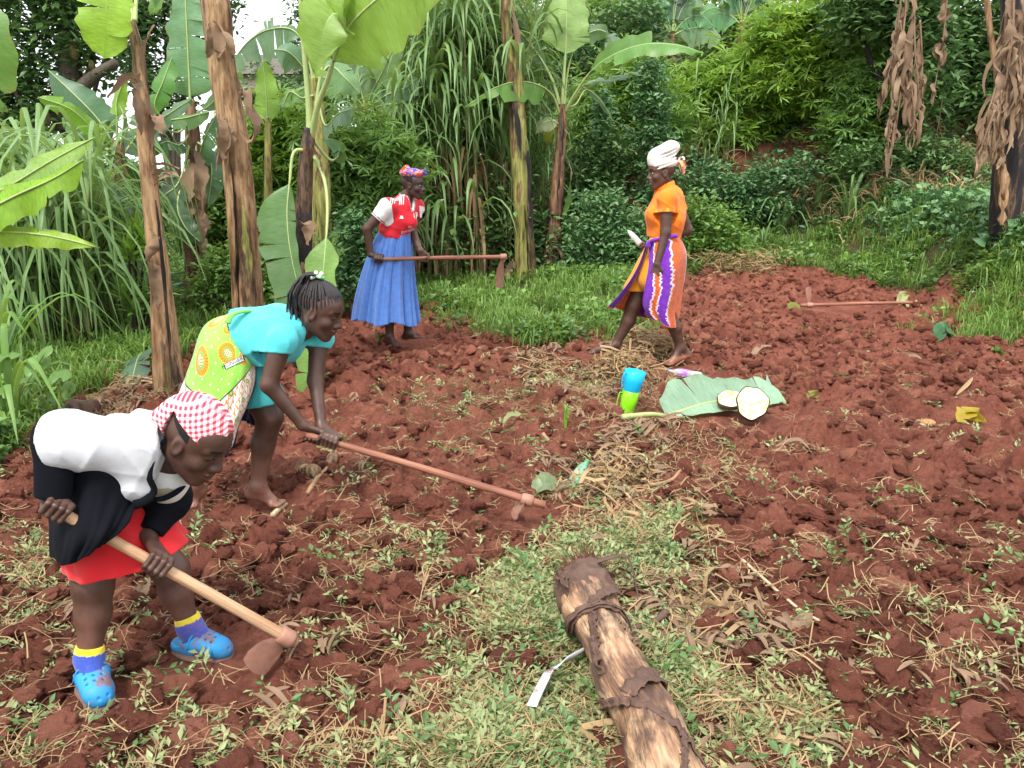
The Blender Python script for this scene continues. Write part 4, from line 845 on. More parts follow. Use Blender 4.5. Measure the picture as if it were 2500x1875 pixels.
shrub('broad tree filling the back behind the tall elephant grass', 470, 18, [(430, 30, 60, 40), (500, 10, 60, 40), (540, 60, 50, 40), (450, 100, 70, 40), (400, 70, 40, 50), (590, 20, 40, 30)], 11000, .18, M['mid_leaf'], trunk=.18, seed=5, stems=7, group=GT, **T_)
shrub('shaded tree rising over the young banana plant in the middle', 600, 17, [(590, 60, 50, 40), (630, 30, 40, 30), (560, 110, 50, 40), (640, 90, 34, 40)], 7000, .15, M['dark_leaf'], trunk=.15, seed=6, stems=5, group=GT, **T_)
shrub('hazy tree at the top edge behind the fanned distant bananas', 720, 24, [(700, 10, 60, 34), (770, 0, 50, 40), (640, -5, 40, 30), (740, 50, 60, 30)], 6000, .22, M['mid_leaf'], trunk=.2, seed=7, stems=6, group=GT, **T_)
shrub('big leafy tree behind the dead leaf curtains in the upper right', 985, 14.5, [(985, 30, 50, 50), (940, 10, 40, 40), (1040, 60, 50, 70), (970, 100, 44, 34), (930, 60, 30, 40), (1010, 140, 40, 30)], 11000, .16, M['dark_leaf'], trunk=.2, seed=8, stems=6, bark='darkbark', group=GT, **T_)
shrub('dark trunked tree with glossy leaves just left of the dead leaf curtain', 887, 13.2, [(880, -20, 40, 30), (915, 20, 34, 40), (860, 10, 34, 26), (920, 80, 26, 40)], 6500, .15, M['dark_leaf'], trunk=.17, seed=9, stems=5, bark='darkbark', group=GT, **T_)
GC = 'cassava plants'
Cc = k_(name='cassava_plant', cat='cassava plant', kind='palm', group=GC)
shrub('cassava bush directly behind the woman in the red jersey, to her left', 350, 9.6, [(345, 175, 26, 30), (372, 150, 24, 26), (330, 150, 22, 22), (365, 205, 26, 22), (395, 170, 14, 26)], 2400, .17, M['mid_leaf'], seed=11, stems=5, **Cc)
shrub('light green cassava bush below the pale house', 275, 10.4, [(270, 135, 26, 20), (290, 120, 20, 14), (250, 150, 20, 20), (285, 165, 24, 22), (262, 190, 26, 24)], 2600, .16, M['bright_leaf'], seed=12, stems=5, **Cc)
shrub('bright cassava bush lit on the slope, right above the orange shirt woman', 720, 15.2, [(700, 95, 34, 22), (740, 80, 36, 24), (680, 110, 24, 20), (760, 110, 30, 24), (720, 130, 40, 18)], 3400, .24, M['bright_leaf'], seed=13, stems=6, **Cc)
shrub('tall bright cassava at the top right with hanging leaf sprays', 810, 14.6, [(790, 40, 36, 30), (830, 25, 34, 34), (860, 50, 30, 36), (800, 80, 34, 26), (840, 95, 34, 28), (775, 70, 20, 24)], 4600, .22, M['bright_leaf'], seed=14, stems=7, **Cc)
shrub('cassava thicket on the slope behind the young banana leaves', 620, 14, [(600, 110, 34, 26), (630, 80, 30, 26), (655, 120, 30, 30), (610, 140, 36, 22)], 3000, .2, M['mid_leaf'], seed=15, stems=5, **Cc)
shrub('yellowing cassava on the slope left of the dead leaf curtain', 870, 13.6, [(866, 90, 26, 30), (850, 130, 24, 22), (880, 120, 20, 30)], 1700, .19, M['mid_leaf'], seed=16, stems=5, **Cc)
GS = 'shrubs and creepers at the foot of the slope'
S_ = k_(group=GS)
shrub('dense dark shrub right behind the knife hand of the woman in orange', 600, 11.2, [(590, 235, 30, 24), (620, 255, 30, 20), (600, 205, 26, 20), (640, 230, 26, 24), (575, 262, 26, 16)], 5200, .09, M['blue_leaf'], seed=31, stems=8, cl=.08, **S_)
shrub('dark leafy shrub between the young banana and the vine covered pole', 590, 12.2, [(590, 175, 30, 26), (610, 150, 26, 26), (570, 200, 24, 22)], 4200, .10, M['dark_leaf'], seed=32, stems=8, cl=.09, **S_)
shrub('vine covered pole standing tall behind the white head wrap', 655, 11.8, [(650, 75, 15, 18), (652, 105, 18, 20), (655, 135, 18, 20), (658, 165, 18, 20), (648, 190, 18, 16)], 4600, .085, M['blue_leaf'], name='vine_covered_pole', cat='vine', seed=33, stems=3, cl=.05, depth=.9, trunk=.05)
shrub('hanging vine column between the banana leaf and the vine covered pole', 600, 12.5, [(603, 110, 9, 22), (601, 145, 10, 20), (598, 170, 10, 16)], 1800, .08, M['blue_leaf'], name='vine', cat='vine', seed=34, cl=.05)
shrub('mixed green shrub low behind the orange shirt, at the edge of the field', 700, 11.8, [(700, 245, 30, 22), (725, 250, 26, 16), (690, 215, 22, 20), (715, 225, 30, 20)], 3800, .09, M['mid_leaf'], seed=35, stems=6, cl=.09, **S_)
shrub('creeper mass spilling down the bank in the middle right', 740, 13.4, [(730, 190, 36, 20), (770, 180, 34, 18), (700, 180, 26, 20), (760, 205, 40, 14), (800, 170, 24, 14)], 5200, .10, M['blue_leaf'], seed=36, stems=6, cl=.1, **S_)
shrub('dark creepers hanging over the red earth bank under the single dead leaf', 935, 13, [(950, 165, 30, 18), (920, 150, 26, 20), (970, 180, 24, 14), (895, 165, 20, 20), (860, 160, 26, 16)], 5200, .10, M['dark_leaf'], seed=37, stems=6, cl=.1, **S_)
shrub('low bush below the tall trunk pair, left of the woman in the red jersey', 230, 8.4, [(205, 290, 20, 20), (225, 270, 20, 22), (270, 285, 24, 24), (285, 255, 22, 22), (255, 240, 16, 20)], 4200, .075, M['mid_leaf'], seed=38, stems=8, cl=.07, **S_)
shrub('dark low bush by the foot of the drooping banana leaves', 350, 8.6, [(345, 280, 22, 22), (370, 255, 22, 20), (360, 230, 20, 18), (385, 290, 20, 18)], 3600, .08, M['blue_leaf'], seed=39, stems=8, cl=.07, **S_)
shrub('green thicket behind the left drooping grass', 80, 9.5, [(40, 180, 50, 34), (100, 190, 40, 34), (0, 200, 40, 40), (140, 210, 24, 40)], 6500, .12, M['dark_leaf'], seed=40, stems=8, cl=.1, **S_)
shrub('leafy bush filling the gap behind the thick orange brown trunk', 225, 10, [(225, 200, 26, 34), (250, 215, 24, 34), (205, 230, 22, 34), (282, 215, 20, 26)], 5200, .10, M['mid_leaf'], seed=41, stems=8, cl=.09, **S_)
shrub('shrub filling the back behind the bank creepers at right', 830, 16, [(800, 130, 50, 26), (850, 120, 40, 30), (750, 140, 40, 22), (910, 110, 40, 34)], 6000, .15, M['mid_leaf'], seed=42, stems=8, **S_)
shrub('cool green hedge bush behind the elephant grass base', 450, 11.4, [(400, 230, 40, 40), (450, 220, 40, 50), (500, 225, 36, 50), (540, 240, 26, 34)], 8000, .12, M['dark_leaf'], seed=43, stems=9, cl=.12, **S_)
shrub('hillside thicket high up at far right beyond the curtains', 1000, 20, [(960, 120, 60, 40), (1030, 110, 60, 60), (900, 60, 40, 60)], 5000, .2, M['dark_leaf'], seed=44, stems=5, **S_)
# broad leaved dracaena style shrub by the slim trunk
bz = G(141, 352); root = empty('dracaena_shrub', bz, 'dracaena shrub with whorls of stiff glossy leaves beside the slim banana trunk', 'shrub')
mb = MB(); tops = []
for i, (u, v) in enumerate(((128, 250), (136, 230), (146, 240), (152, 262), (124, 290), (148, 300), (134, 305), (156, 285))):
    e = W(u, v, bz[1] + random.uniform(-.15, .15)); s = bz + [random.uniform(-.08, .08), random.uniform(-.05, .05), 0]; addtube(mb, cat_rom([s, s * .5 + e * .5, e], 8), np.linspace(.014, .01, 8), 6, rough=.1); tops.append(e)
mb.obj('trunk', M['darkbark'], root)
for i, e in enumerate(tops):
    mb = MB(); r = np.random.default_rng(600 + i); nL = 20
    for k in range(nL):
        a = k * 2.4; el = .2 + 1.0 * k / nL; d = np.array([math.cos(a) * math.cos(el), math.sin(a) * math.cos(el), math.sin(el)]); l = .17 + .09 * r.random(); p = e - [0, 0, .10 * (1 - k / nL)]
        Q = cat_rom([p, p + d * l * .5 + [0, 0, .015], p + d * l + [0, 0, -.03 * (1.3 - el)]], 7); V, q, uv = ribbon(Q, .021 * np.array([.35, .8, 1, 1, .85, .5, .05]), np.cross(d, [0, 0, 1]), .4, 3); mb.add(V, q, None, uv=uv)
    mb.obj('leaf_whorl', M['bright_leaf'] if i < 3 else M['mid_leaf'], root)
# lobed leaves near the left edge, and a taro
def broad_leaf_plant(label, u, v, leaves, mat, seed, name='taro_plant', cat='plant', Yd=0):
    b = G(u, v); root = empty(name, b, label, cat); r = np.random.default_rng(seed)
    for lu, lv, w in leaves:
        c = W(lu, lv, b[1] + Yd + r.normal() * .06); a = r.random() * .8 - .4; S = np.array([math.cos(a), math.sin(a), r.normal() * .15]); F = nrm(np.array([-math.sin(a), math.cos(a), .55 + .3 * r.normal()])); U = np.cross(S, F)
        th = np.linspace(0, 2 * np.pi, 25)[:-1]; rad = w * .5 * (1 - .28 * np.cos(th)) * (1 + .12 * np.cos(3 * th)) ; rad = np.where(np.abs(th - np.pi / 2) < .35, rad * .35, rad)
        X = np.cos(th) * rad; Yy = -np.sin(th) * rad * 1.15; out = c + S * X[:, None] + F * Yy[:, None] - np.array([0, 0, .3]) * (np.hypot(X, Yy) ** 2 / w)[:, None]; mid = c + (out - c) * .5 + U * .01
        V = np.vstack([c, mid, out]); i = np.arange(24); j = (i + 1) % 24; t = np.stack([0 * i, 1 + i, 1 + j], -1); q = np.stack([1 + i, 25 + i, 25 + j, 1 + j], -1)
        mb = MB(); mb.add(V, q, t); addtube(mb, cat_rom([b + [r.normal() * .02, 0, 0], (b + c) / 2 + [0, 0, .05], c], 10), np.linspace(.006, .003, 10), 5, m=1); mb.obj('leaf', [mat, M['stalk']], root)
broad_leaf_plant('low plant with broad lobed bright leaves at the left edge of the grass', 10, 430, [(8, 355, .16), (40, 362, .15), (62, 375, .13), (28, 380, .13), (46, 352, .11), (2, 392, .12), (70, 388, .09)], M['mid_leaf'], 1)
broad_leaf_plant('taro plant with three wide grey green leaves beside the thick trunk', 192, 312, [(186, 272, .26), (196, 268, .22), (178, 285, .2)], M['blue_leaf'], 2)
broad_leaf_plant('taro leaf rosette at the foot of the right edge banana trunk', 1000, 246, [(998, 232, .34), (1012, 226, .26), (985, 240, .2)], M['blue_leaf'], 3)
# pale house beyond the trees
hY = 30; c0 = W(214, 122, hY); c1 = W(300, 122, hY); zt = W(214, 74, hY)[2]; zb = float(Hb(c0[0], hY)) - .2
root = empty('house', (float((c0[0] + c1[0]) / 2), hY, zb), 'pale plastered house with a dark iron roof glimpsed beyond the sky gap', 'house')
def box(mb, lo, hi, **k):
    x0, y0, z0 = lo; x1, y1, z1 = hi
    V = [(x0, y0, z0), (x1, y0, z0), (x1, y1, z0), (x0, y1, z0), (x0, y0, z1), (x1, y0, z1), (x1, y1, z1), (x0, y1, z1)]
    mb.add(V, [[0, 3, 2, 1], [4, 5, 6, 7], [0, 1, 5, 4], [1, 2, 6, 5], [2, 3, 7, 6], [3, 0, 4, 7]], None, **k)
M['plaster'] = mat_plain('pale_plaster', (.62, .52, .42), .9, .15, 1.5, .2); M['iron'] = mat_plain('iron_roof', (.10, .075, .06), .6, .3, 3, .2)
mb = MB(); box(mb, (c0[0], hY, zb), (c1[0], hY + 5, zt)); mb.obj('wall', M['plaster'], root, smooth=False)
mb = MB(); x0, x1 = c0[0] - .4, c1[0] + .4; ym = hY + 2.5
V = [(x0, hY - .4, zt - .1), (x1, hY - .4, zt - .1), (x1, ym, zt + .9), (x0, ym, zt + .9), (x0, hY + 5.4, zt - .1), (x1, hY + 5.4, zt - .1)]
mb.add(V, [[0, 1, 2, 3], [3, 2, 5, 4]]); mb.add(np.array(V) + [0, 0, .06], [[0, 1, 2, 3], [3, 2, 5, 4]]); mb.obj('roof', M['iron'], root, smooth=False)
mb = MB(); xw = (c0[0] * .4 + c1[0] * .6); box(mb, (xw - .5, hY - .04, zt - 1.7), (xw + .5, hY + .02, zt - .7)); mb.obj('window', M['iron'], root, smooth=False)
# ---------------------------------------------------------------- smooth bodies: distance fields turned into one skin
def w1(zx, zy, Y, f=None): return W(zx / 4.764, 368.6 + zy / 4.764, Y)                 # the four figures' own picture scales
def w2(zx, zy, Y): return W(172 + zx / 6.533, 262.1 + zy / 6.533, Y)
def w3(zx, zy, Y): return W(335.9 + zx / 8.438, 155.6 + zy / 8.438, Y)
def w4(zx, zy, Y): return W(573.4 + zx / 6.748, 139.3 + zy / 6.748, Y)
class SD:
    def __init__(s): s.p = []
    def cone(s, a, b, r1, r2, k=.02, n=None, f=1, sub=False): s.p.append(('c', np.array(a, float), np.array(b, float), r1, r2, k, None if n is None else nrm(n), f, sub)); return s
    def chain(s, pts, rs, k=.02, n=None, f=1):
        for i in range(len(pts) - 1): s.cone(pts[i], pts[i + 1], rs[i], rs[i + 1], k, n, f)
        return s
    def ell(s, c, r, A=None, k=.02, sub=False): s.p.append(('e', np.array(c, float), np.array(r, float), np.eye(3) if A is None else np.array(A, float), k, sub)); return s
    def bounds(s, off):
        lo = np.full(3, 1e9); hi = -lo
        for p in s.p:
            if p[-1] is True: continue
            if p[0] == 'c': r = max(p[3], p[4]) + off; a = np.minimum(p[1], p[2]) - r; b = np.maximum(p[1], p[2]) + r
            else: r = max(p[2]) + off; a = p[1] - r; b = p[1] + r
            lo = np.minimum(lo, a); hi = np.maximum(hi, b)
        return lo, hi
def mesh_sd(sd, h, off=0.0, clip=None, disp=None, lohi=None):
    lo, hi = sd.bounds(off) if lohi is None else lohi; lo = lo - 3 * h - .07; hi = hi + 3 * h + .07
    ax = [np.arange(lo[i], hi[i] + h, h) for i in range(3)]; D = np.full([len(a) for a in ax], .2, np.float32)
    for p in sd.p:
        sub = p[-1]; k = p[5] if p[0] == 'c' else p[4]
        if p[0] == 'c': r = max(p[3], p[4]) + off + max(k, .01) + .02; a = np.minimum(p[1], p[2]) - r; b = np.maximum(p[1], p[2]) + r
        else: r = max(p[2]) + off + max(k, .01) + .02; a = p[1] - r; b = p[1] + r
        sl = [slice(max(0, int((a[i] - lo[i]) / h)), min(len(ax[i]), int((b[i] - lo[i]) / h) + 2)) for i in range(3)]
        if any(q.start >= q.stop for q in sl): continue
        X = ax[0][sl[0]][:, None, None]; Y = ax[1][sl[1]][None, :, None]; Z = ax[2][sl[2]][None, None, :]
        if p[0] == 'c':
            A, B, r1, r2, n, f = p[1], p[2], p[3] + off * (not sub), p[4] + off * (not sub), p[6], p[7]
            dx, dy, dz = X - A[0], Y - A[1], Z - A[2]; ba = B - A
            if n is not None:
                g = 1 / f - 1; q = (dx * n[0] + dy * n[1] + dz * n[2]) * g; dx, dy, dz = dx + q * n[0], dy + q * n[1], dz + q * n[2]; ba = ba + n * (ba @ n) * g
            t = np.clip((dx * ba[0] + dy * ba[1] + dz * ba[2]) / (ba @ ba + 1e-9), 0, 1)
            d = np.sqrt((dx - t * ba[0]) ** 2 + (dy - t * ba[1]) ** 2 + (dz - t * ba[2]) ** 2) - (r1 + (r2 - r1) * t)
            if n is not None: d = d * (f + 1) * .5
        else:
            C, R, Ax = p[1], p[2] + off * (not sub), p[3]; dx, dy, dz = X - C[0], Y - C[1], Z - C[2]
            l = [(dx * Ax[0, i] + dy * Ax[1, i] + dz * Ax[2, i]) for i in range(3)]
            k0 = np.sqrt(sum((l[i] / R[i]) ** 2 for i in range(3))); k1 = np.sqrt(sum((l[i] / R[i] ** 2) ** 2 for i in range(3))) + 1e-9; d = k0 * (k0 - 1) / k1
        s_ = D[tuple(sl)]
        if sub:
            d = -d; hh = np.maximum(k - np.abs(s_ - d), 0) / k; D[tuple(sl)] = np.maximum(s_, d) + hh * hh * k * .25
        else:
            hh = np.maximum(k - np.abs(s_ - d), 0) / k; D[tuple(sl)] = np.minimum(s_, d) - hh * hh * k * .25
    XX = ax[0][:, None, None]; YY = ax[1][None, :, None]; ZZ = ax[2][None, None, :]
    if disp is not None: D = D + disp(XX, YY, ZZ)
    if clip is not None: D = np.maximum(D, clip(XX, YY, ZZ))
    I = D < 0; nx, ny, nz = D.shape
    cs = np.zeros((nx - 1, ny - 1, nz - 1), np.int8); off8 = [(i, j, k) for i in (0, 1) for j in (0, 1) for k in (0, 1)]
    for i, j, k in off8: cs += I[i:nx - 1 + i, j:ny - 1 + j, k:nz - 1 + k]
    c = np.argwhere((cs > 0) & (cs < 8)); acc = np.zeros((len(c), 3)); cnt = np.zeros(len(c))
    for a in off8:
        for axn in range(3):
            if a[axn]: continue
            b = list(a); b[axn] = 1; da = D[c[:, 0] + a[0], c[:, 1] + a[1], c[:, 2] + a[2]]; db = D[c[:, 0] + b[0], c[:, 1] + b[1], c[:, 2] + b[2]]
            m = (da < 0) != (db < 0); t = np.where(m, da / (da - db + 1e-12), 0); pt = np.tile(np.array(a, float), (len(c), 1)); pt[:, axn] += t; acc += pt * m[:, None]; cnt += m
    V = (c + acc / cnt[:, None]) * h + lo; idm = np.full(cs.shape, -1, np.int32); idm[c[:, 0], c[:, 1], c[:, 2]] = np.arange(len(c)); F = []
    for axn in range(3):
        u, v = [(1, 2), (2, 0), (0, 1)][axn]; s0 = [slice(None)] * 3; s1 = [slice(None)] * 3; s0[axn] = slice(0, -1); s1[axn] = slice(1, None)
        A, B = I[tuple(s0)], I[tuple(s1)]; e = np.argwhere(A != B); e = e[(e[:, u] > 0) & (e[:, v] > 0) & (e[:, u] < D.shape[u] - 1) & (e[:, v] < D.shape[v] - 1)]
        fl = A[e[:, 0], e[:, 1], e[:, 2]]
        def cid(du, dv): q = e.copy(); q[:, u] -= du; q[:, v] -= dv; return idm[q[:, 0], q[:, 1], q[:, 2]]
        Q = np.stack([cid(1, 1), cid(0, 1), cid(0, 0), cid(1, 0)], -1); Q = np.where(fl[:, None], Q, Q[:, ::-1]); F.append(Q)
    F = np.concatenate(F); F = F[(F >= 0).all(1)]; return V, F
def sdobj(name, sd, h, mats, root, col=(1, 1, 1), **kw):
    V, F = mesh_sd(sd, h, **kw); mb = MB(); mb.add(V, F, None, col(V) if callable(col) else col); return mb.obj(name, mats, root)
def wrinkle(amp, f, seed, dirv=(0, 0, 1), an=.35):
    r = np.random.default_rng(seed); T = [(nrm(r.normal(size=3)) * f * (.6 + r.random()), r.random() * 6, r.random()) for _ in range(6)]; d = np.array(dirv, float)
    T = [(k - d * (k @ d) * (1 - an), ph, w) for k, ph, w in T]
    def g(X, Y, Z):
        s = 0
        for k, ph, w in T: s = s + np.sin(X * k[0] + Y * k[1] + Z * k[2] + ph + 1.5 * np.sin((X * k[1] + Y * k[2] + Z * k[0]) * .4))
        return (s * amp / 3).astype(np.float32)
    return g
def folds(amp, f, seed, dirs, base=None):
    """sharp creases of thin cloth running along the given directions"""
    r = np.random.default_rng(seed); T = []
    for d in dirs:
        d = nrm(d)
        for _ in range(2): k = r.normal(size=3); k = nrm(k - d * (k @ d) * .93) * f * (.6 + .9 * r.random()); T.append((k, r.random() * 6, r.random() * 6))
    def g(X, Y, Z):
        s = 0
        for k, ph, p2 in T:
            m = .5 + .5 * np.sin(X * k[1] * .35 + Y * k[2] * .35 - Z * k[0] * .35 + p2)
            s = s + m * (.35 - np.sqrt(np.abs(np.sin(X * k[0] + Y * k[1] + Z * k[2] + ph + .9 * np.sin((X * k[2] - Y * k[0] + Z * k[1]) * .3))) + .01) ** .8) * -1
        s = s * amp / len(T) * 2
        if base is not None: s = s + base(X, Y, Z)
        return (s - amp * .52).astype(np.float32)
    return g
def frame(fwd, up):
    f = nrm(np.array(fwd, float)); l = nrm(np.cross(up, f)); return np.stack([f, l, np.cross(f, l)], 1)   # columns: forward, left, up
def head(sd, c, R, s, smile=False):
    P = lambda x, y, z: c + R @ (np.array([x, y, z]) * s)
    E = lambda p, r, k=.012, sub=False: sd.ell(P(*p), np.array(r) * s, R, k * s, sub)
    E((-.012, 0, .035), (.094, .074, .086), .02); E((.025, 0, -.025), (.062, .058, .078), .03); E((.03, 0, .04), (.06, .062, .05), .03)
    for y in (-1, 1):
        sd.cone(P(-.012, .052 * y, -.045), P(.058, .018 * y, -.098), .016 * s, .014 * s, .03 * s); E((.055, .040 * y, -.028), (.024, .022, .022), .02)
        E((.086, .031 * y, .006), (.013, .017, .010), .014, True); E((.070, .031 * y, .004), (.0155, .0155, .0145), .004)
        sd.cone(P(.083, .016 * y, .026), P(.068, .048 * y, .024), .008 * s, .006 * s, .014 * s)
        E((-.004, .073 * y, -.006), (.019, .008, .031), .006); E((.000, .081 * y, -.004), (.010, .006, .018), .005, True); E((.0885, .013 * y, -.036), (.011, .009, .009), .008)
    sd.cone(P(.082, 0, .012), P(.102, 0, -.030), .009 * s, .0125 * s, .014 * s); E((.064, 0, -.098), (.019, .020, .016), .02); E((.066, 0, -.062), (.026, .030, .026), .02)
    if smile:
        E((.089, 0, -.054), (.012, .026, .0065), .006); E((.084, 0, -.078), (.012, .022, .007), .006); E((.086, 0, -.066), (.012, .024, .007), .003, True)
    else:
        E((.089, 0, -.0565), (.0115, .025, .0062), .005); E((.0865, 0, -.070), (.0115, .022, .0068), .005); E((.102, 0, -.0635), (.010, .026, .0016), .003, True)
def head_col(c, R, s, skin, smile=False, closed=True):
    sk = np.array(skin)
    def f(V):
        L = (V - c) @ R / s; C = np.tile(sk, (len(V), 1)); x, y, z = L.T; ay = np.abs(np.abs(y) - .031)
        lip = (x > .078) & (np.abs(y) < .027) & (z < -.049) & (z > -.079); C[lip] = sk * np.array([1.25, .95, 1.0])
        m = (x > .07) & (np.abs(y) < .026) & (np.abs(z + .0635) < .0018); C[m] = sk * .3
        eb = (x > .06) & (np.abs(z - .0285) < .0045) & (np.abs(y) > .014) & (np.abs(y) < .050); C[eb] = (.008, .006, .006)
        if closed: e = (x > .06) & (ay < .016) & (np.abs(z + .002 + ay * .1) < .0022); C[e] = (.006, .005, .005)
        else:
            e = (x > .066) & (ay < .013) & (np.abs(z - .003) < .0055 * (1 - (ay / .014) ** 2)); C[e] = (.5, .46, .42); e = e & (np.abs(ay) < .005); C[e] = (.01, .006, .005)
            e = (x > .066) & (ay < .015) & (np.abs(z - .0095) < .0018); C[e] = (.006, .005, .005)
        if smile: t = (x > .068) & (np.abs(y) < .023) & (z < -.058) & (z > -.0685) & (x < .089); C[t] = (.75, .72, .66)
        return C
    return f
def grip(sd, wrist, C, a, rh, flip=1, s=1.0):
    a = nrm(a); w = wrist - C; w = w - a * (w @ a); q = -nrm(w); p = nrm(np.cross(a, q)) * flip; fr = .0088 * s
    at = lambda th, off, R: C + a * off + R * (math.cos(th) * p + math.sin(th) * q); rd = math.radians
    for off, l, r_ in ((.031, .95, 1), (.0105, 1.05, 1.03), (-.010, 1.0, 1), (-.0295, .85, .88)):
        off *= s; R = rh + fr * r_; K = at(rd(-25), off, R + .006 * s); f = fr * r_
        sd.cone(wrist + a * off * .45 - q * 0, K, .0155 * s, .0115 * s, .012 * s)
        pts = [K, at(rd(25 + 6 * off / .03), off, R + .007 * s), at(rd(98), off * .98, R), at(rd(165 * l), off * .95, R)]
        sd.chain(pts, [.0112 * s, f * 1.05, f, f * .85], .004 * s)
    R = rh + .010 * s; pts = [wrist + a * .018 * s + p * .004, at(rd(-75), .040 * s, R + .008), at(rd(-128), .040 * s, R + .002), at(rd(-178), .028 * s, R)]
    sd.chain(pts, [.015 * s, .0125 * s, .0105 * s, .0085 * s], .006 * s)
def open_hand(sd, wrist, d, pn, s=1.0, curl=.35, thumb=1):
    """d: direction of the fingers, pn: normal out of the palm; thumb leaves the side of the palm"""
    d = nrm(d); pn = nrm(pn - d * (pn @ d)); sdv = np.cross(pn, d) * thumb
    for i, (off, l, r_) in enumerate(((.029, .072, 1), (.0095, .08, 1.03), (-.010, .074, 1), (-.028, .058, .86))):
        off *= s; K = wrist + d * (.088 - abs(off) * .25) * s + sdv * off; sd.cone(wrist + sdv * off * .5 + d * .01, K, .0145 * s, .0115 * s, .014 * s); p = K; dd = d; pts = [K]
        for j, q in enumerate((.45, .32, .23)):
            an = curl * (.5 + .5 * j) + i * .06; dd = nrm(dd * math.cos(an) + pn * math.sin(an) + sdv * off * .6); p = p + dd * l * q * s; pts.append(p)
        sd.chain(pts, [.0105 * s * r_, .0092 * s * r_, .0082 * s * r_, .007 * s * r_], .004 * s)
    b = wrist + sdv * .020 * s + d * .022 * s; p1 = b + (sdv * .8 + d * .7 + pn * .3) * .035 * s; p2 = p1 + (sdv * .25 + d * .95 + pn * .35) * .03 * s; p3 = p2 + (d * .95 + pn * .4) * .022 * s
    sd.chain([b, p1, p2, p3], [.016 * s, .012 * s, .0105 * s, .0085 * s], .008 * s)
def foot(sd, ankle, toe, s=1.0, k=.02):
    """bare foot: heel below and behind the ankle, arch, and five toes"""
    ankle = np.array(ankle, float); toe = np.array(toe, float); f = toe - ankle; f[2] = 0; f = nrm(f); l = np.array([-f[1], f[0], 0]); heel = ankle - f * .035 * s + [0, 0, -.045 * s]; sole = toe - f * .045 * s
    sd.cone(ankle, heel, .033 * s, .028 * s, k); sd.cone(ankle + [0, 0, -.01], sole + [0, 0, .016 * s], .034 * s, .021 * s, .03, [0, 0, 1], .8); sd.cone(heel + [0, 0, .002], sole, .026 * s, .02 * s, .02, [0, 0, 1], .8)
    sd.cone(sole - l * .022 * s, sole + l * .022 * s, .016 * s, .017 * s, .02)
    for i in range(5): o = (i - 2) * .0155 * s; q = sole + l * o; sd.cone(q, q + f * (.05 - abs(i - 3.2) * .005) * s + [0, 0, -.004], .009 * s, (.0078 + .002 * (i == 4)) * s, .006)
def drape(net, nr=90, nc=90, fold=None):
    """cloth from a net of control points net[row][col]"""
    N = np.array(net, float); R, Cn = N.shape[:2]; A = np.stack([cat_rom(N[i], nc) for i in range(R)]); B = np.stack([cat_rom(A[:, j], nr) for j in range(nc)], 1)
    if fold is not None:
        du = np.gradient(B, axis=1); dv = np.gradient(B, axis=0); nn = nrm(np.cross(du, dv)); s, t = np.meshgrid(np.linspace(0, 1, nc), np.linspace(0, 1, nr)); B = B + nn * fold(s, t)[..., None]
    return B
def cloth(name, B, root, mat, col=(1, 1, 1), closed=False, th=.004):
    nr, nc = B.shape[:2]; s, t = np.meshgrid(np.linspace(0, 1, nc), np.linspace(0, 1, nr)); c = col(s, t, B).reshape(-1, 3) if callable(col) else col
    V = B.reshape(-1, 3); F = grid_faces(nr, nc)
    if closed: i = np.arange(nr - 1) * nc; F = np.vstack([F, np.stack([i + nc - 1, i, i + nc, i + 2 * nc - 1], -1)])
    mb = MB(); mb.add(V, F, None, c, np.stack([s, t], -1).reshape(-1, 2)); o = mb.obj(name, mat, root); m = o.modifiers.new('thickness', 'SOLIDIFY'); m.thickness = th; m.offset = 0; return o
def skin_mat(name):
    m, n, b, o = new_mat(name); a = N_(n, 'ShaderNodeVertexColor', layer_name='Col'); f = noise(n, 14, 7, None, .7); k = ramp(n, f, [(.3, gray(.68)), (.7, gray(1.25))]); c = mixc(n, 1., a.outputs[0], k, 'MULTIPLY')
    n.links.new(c, b.inputs['Base Color']); b.inputs['Roughness'].default_value = .46; b.inputs['Specular IOR Level'].default_value = .45; b.inputs['Subsurface Weight'].default_value = .0
    bump(n, b, noise(n, 260, 3), .15, .001); return m
M['skin'] = skin_mat('dark_brown_skin'); M['hair'] = mat_plain('black_hair', (.012, .010, .011), .75, .4, 220, .9, .003, .3); M['braid'] = mat_plain('braided_hair', (.022, .017, .018), .5, .5, 500, .8, .002, .5)
M['cloth'] = mat_col('woven_cloth', .85, .12, 14, .5, .0012, .2, 0, 700, .25, .6); M['jersey'] = mat_col('knit_cloth', .75, .16, 10, .4, .001, .25, 0, 900, .15, .18); M['cotton'] = mat_col('thin_cotton', .85, .14, 12, .4, .001, .2, .06, 600, .2, .22)
M['denim'] = mat_col('crinkled_blue_cloth', .85, .22, 26, .9, .003, .2, 0, 180, .3, .2); M['hoewood'] = mat_grain('pale_hoe_wood', [(.3, (.38, .20, .105)), (.5, (.52, .31, .175)), (.7, (.62, .42, .26))], 3, 4, .2)
M['redwood'] = mat_grain('red_stained_hoe_wood', [(.3, (.17, .062, .038)), (.5, (.29, .115, .07)), (.7, (.40, .19, .115))], 3, 4, .2)
_m, _n, _b, _o = new_mat('red_white_gingham'); _u = _n.nodes.new('ShaderNodeTexCoord').outputs['UV']; _s = N_(_n, 'ShaderNodeSeparateXYZ'); _n.links.new(_u, _s.inputs[0]); _k = []
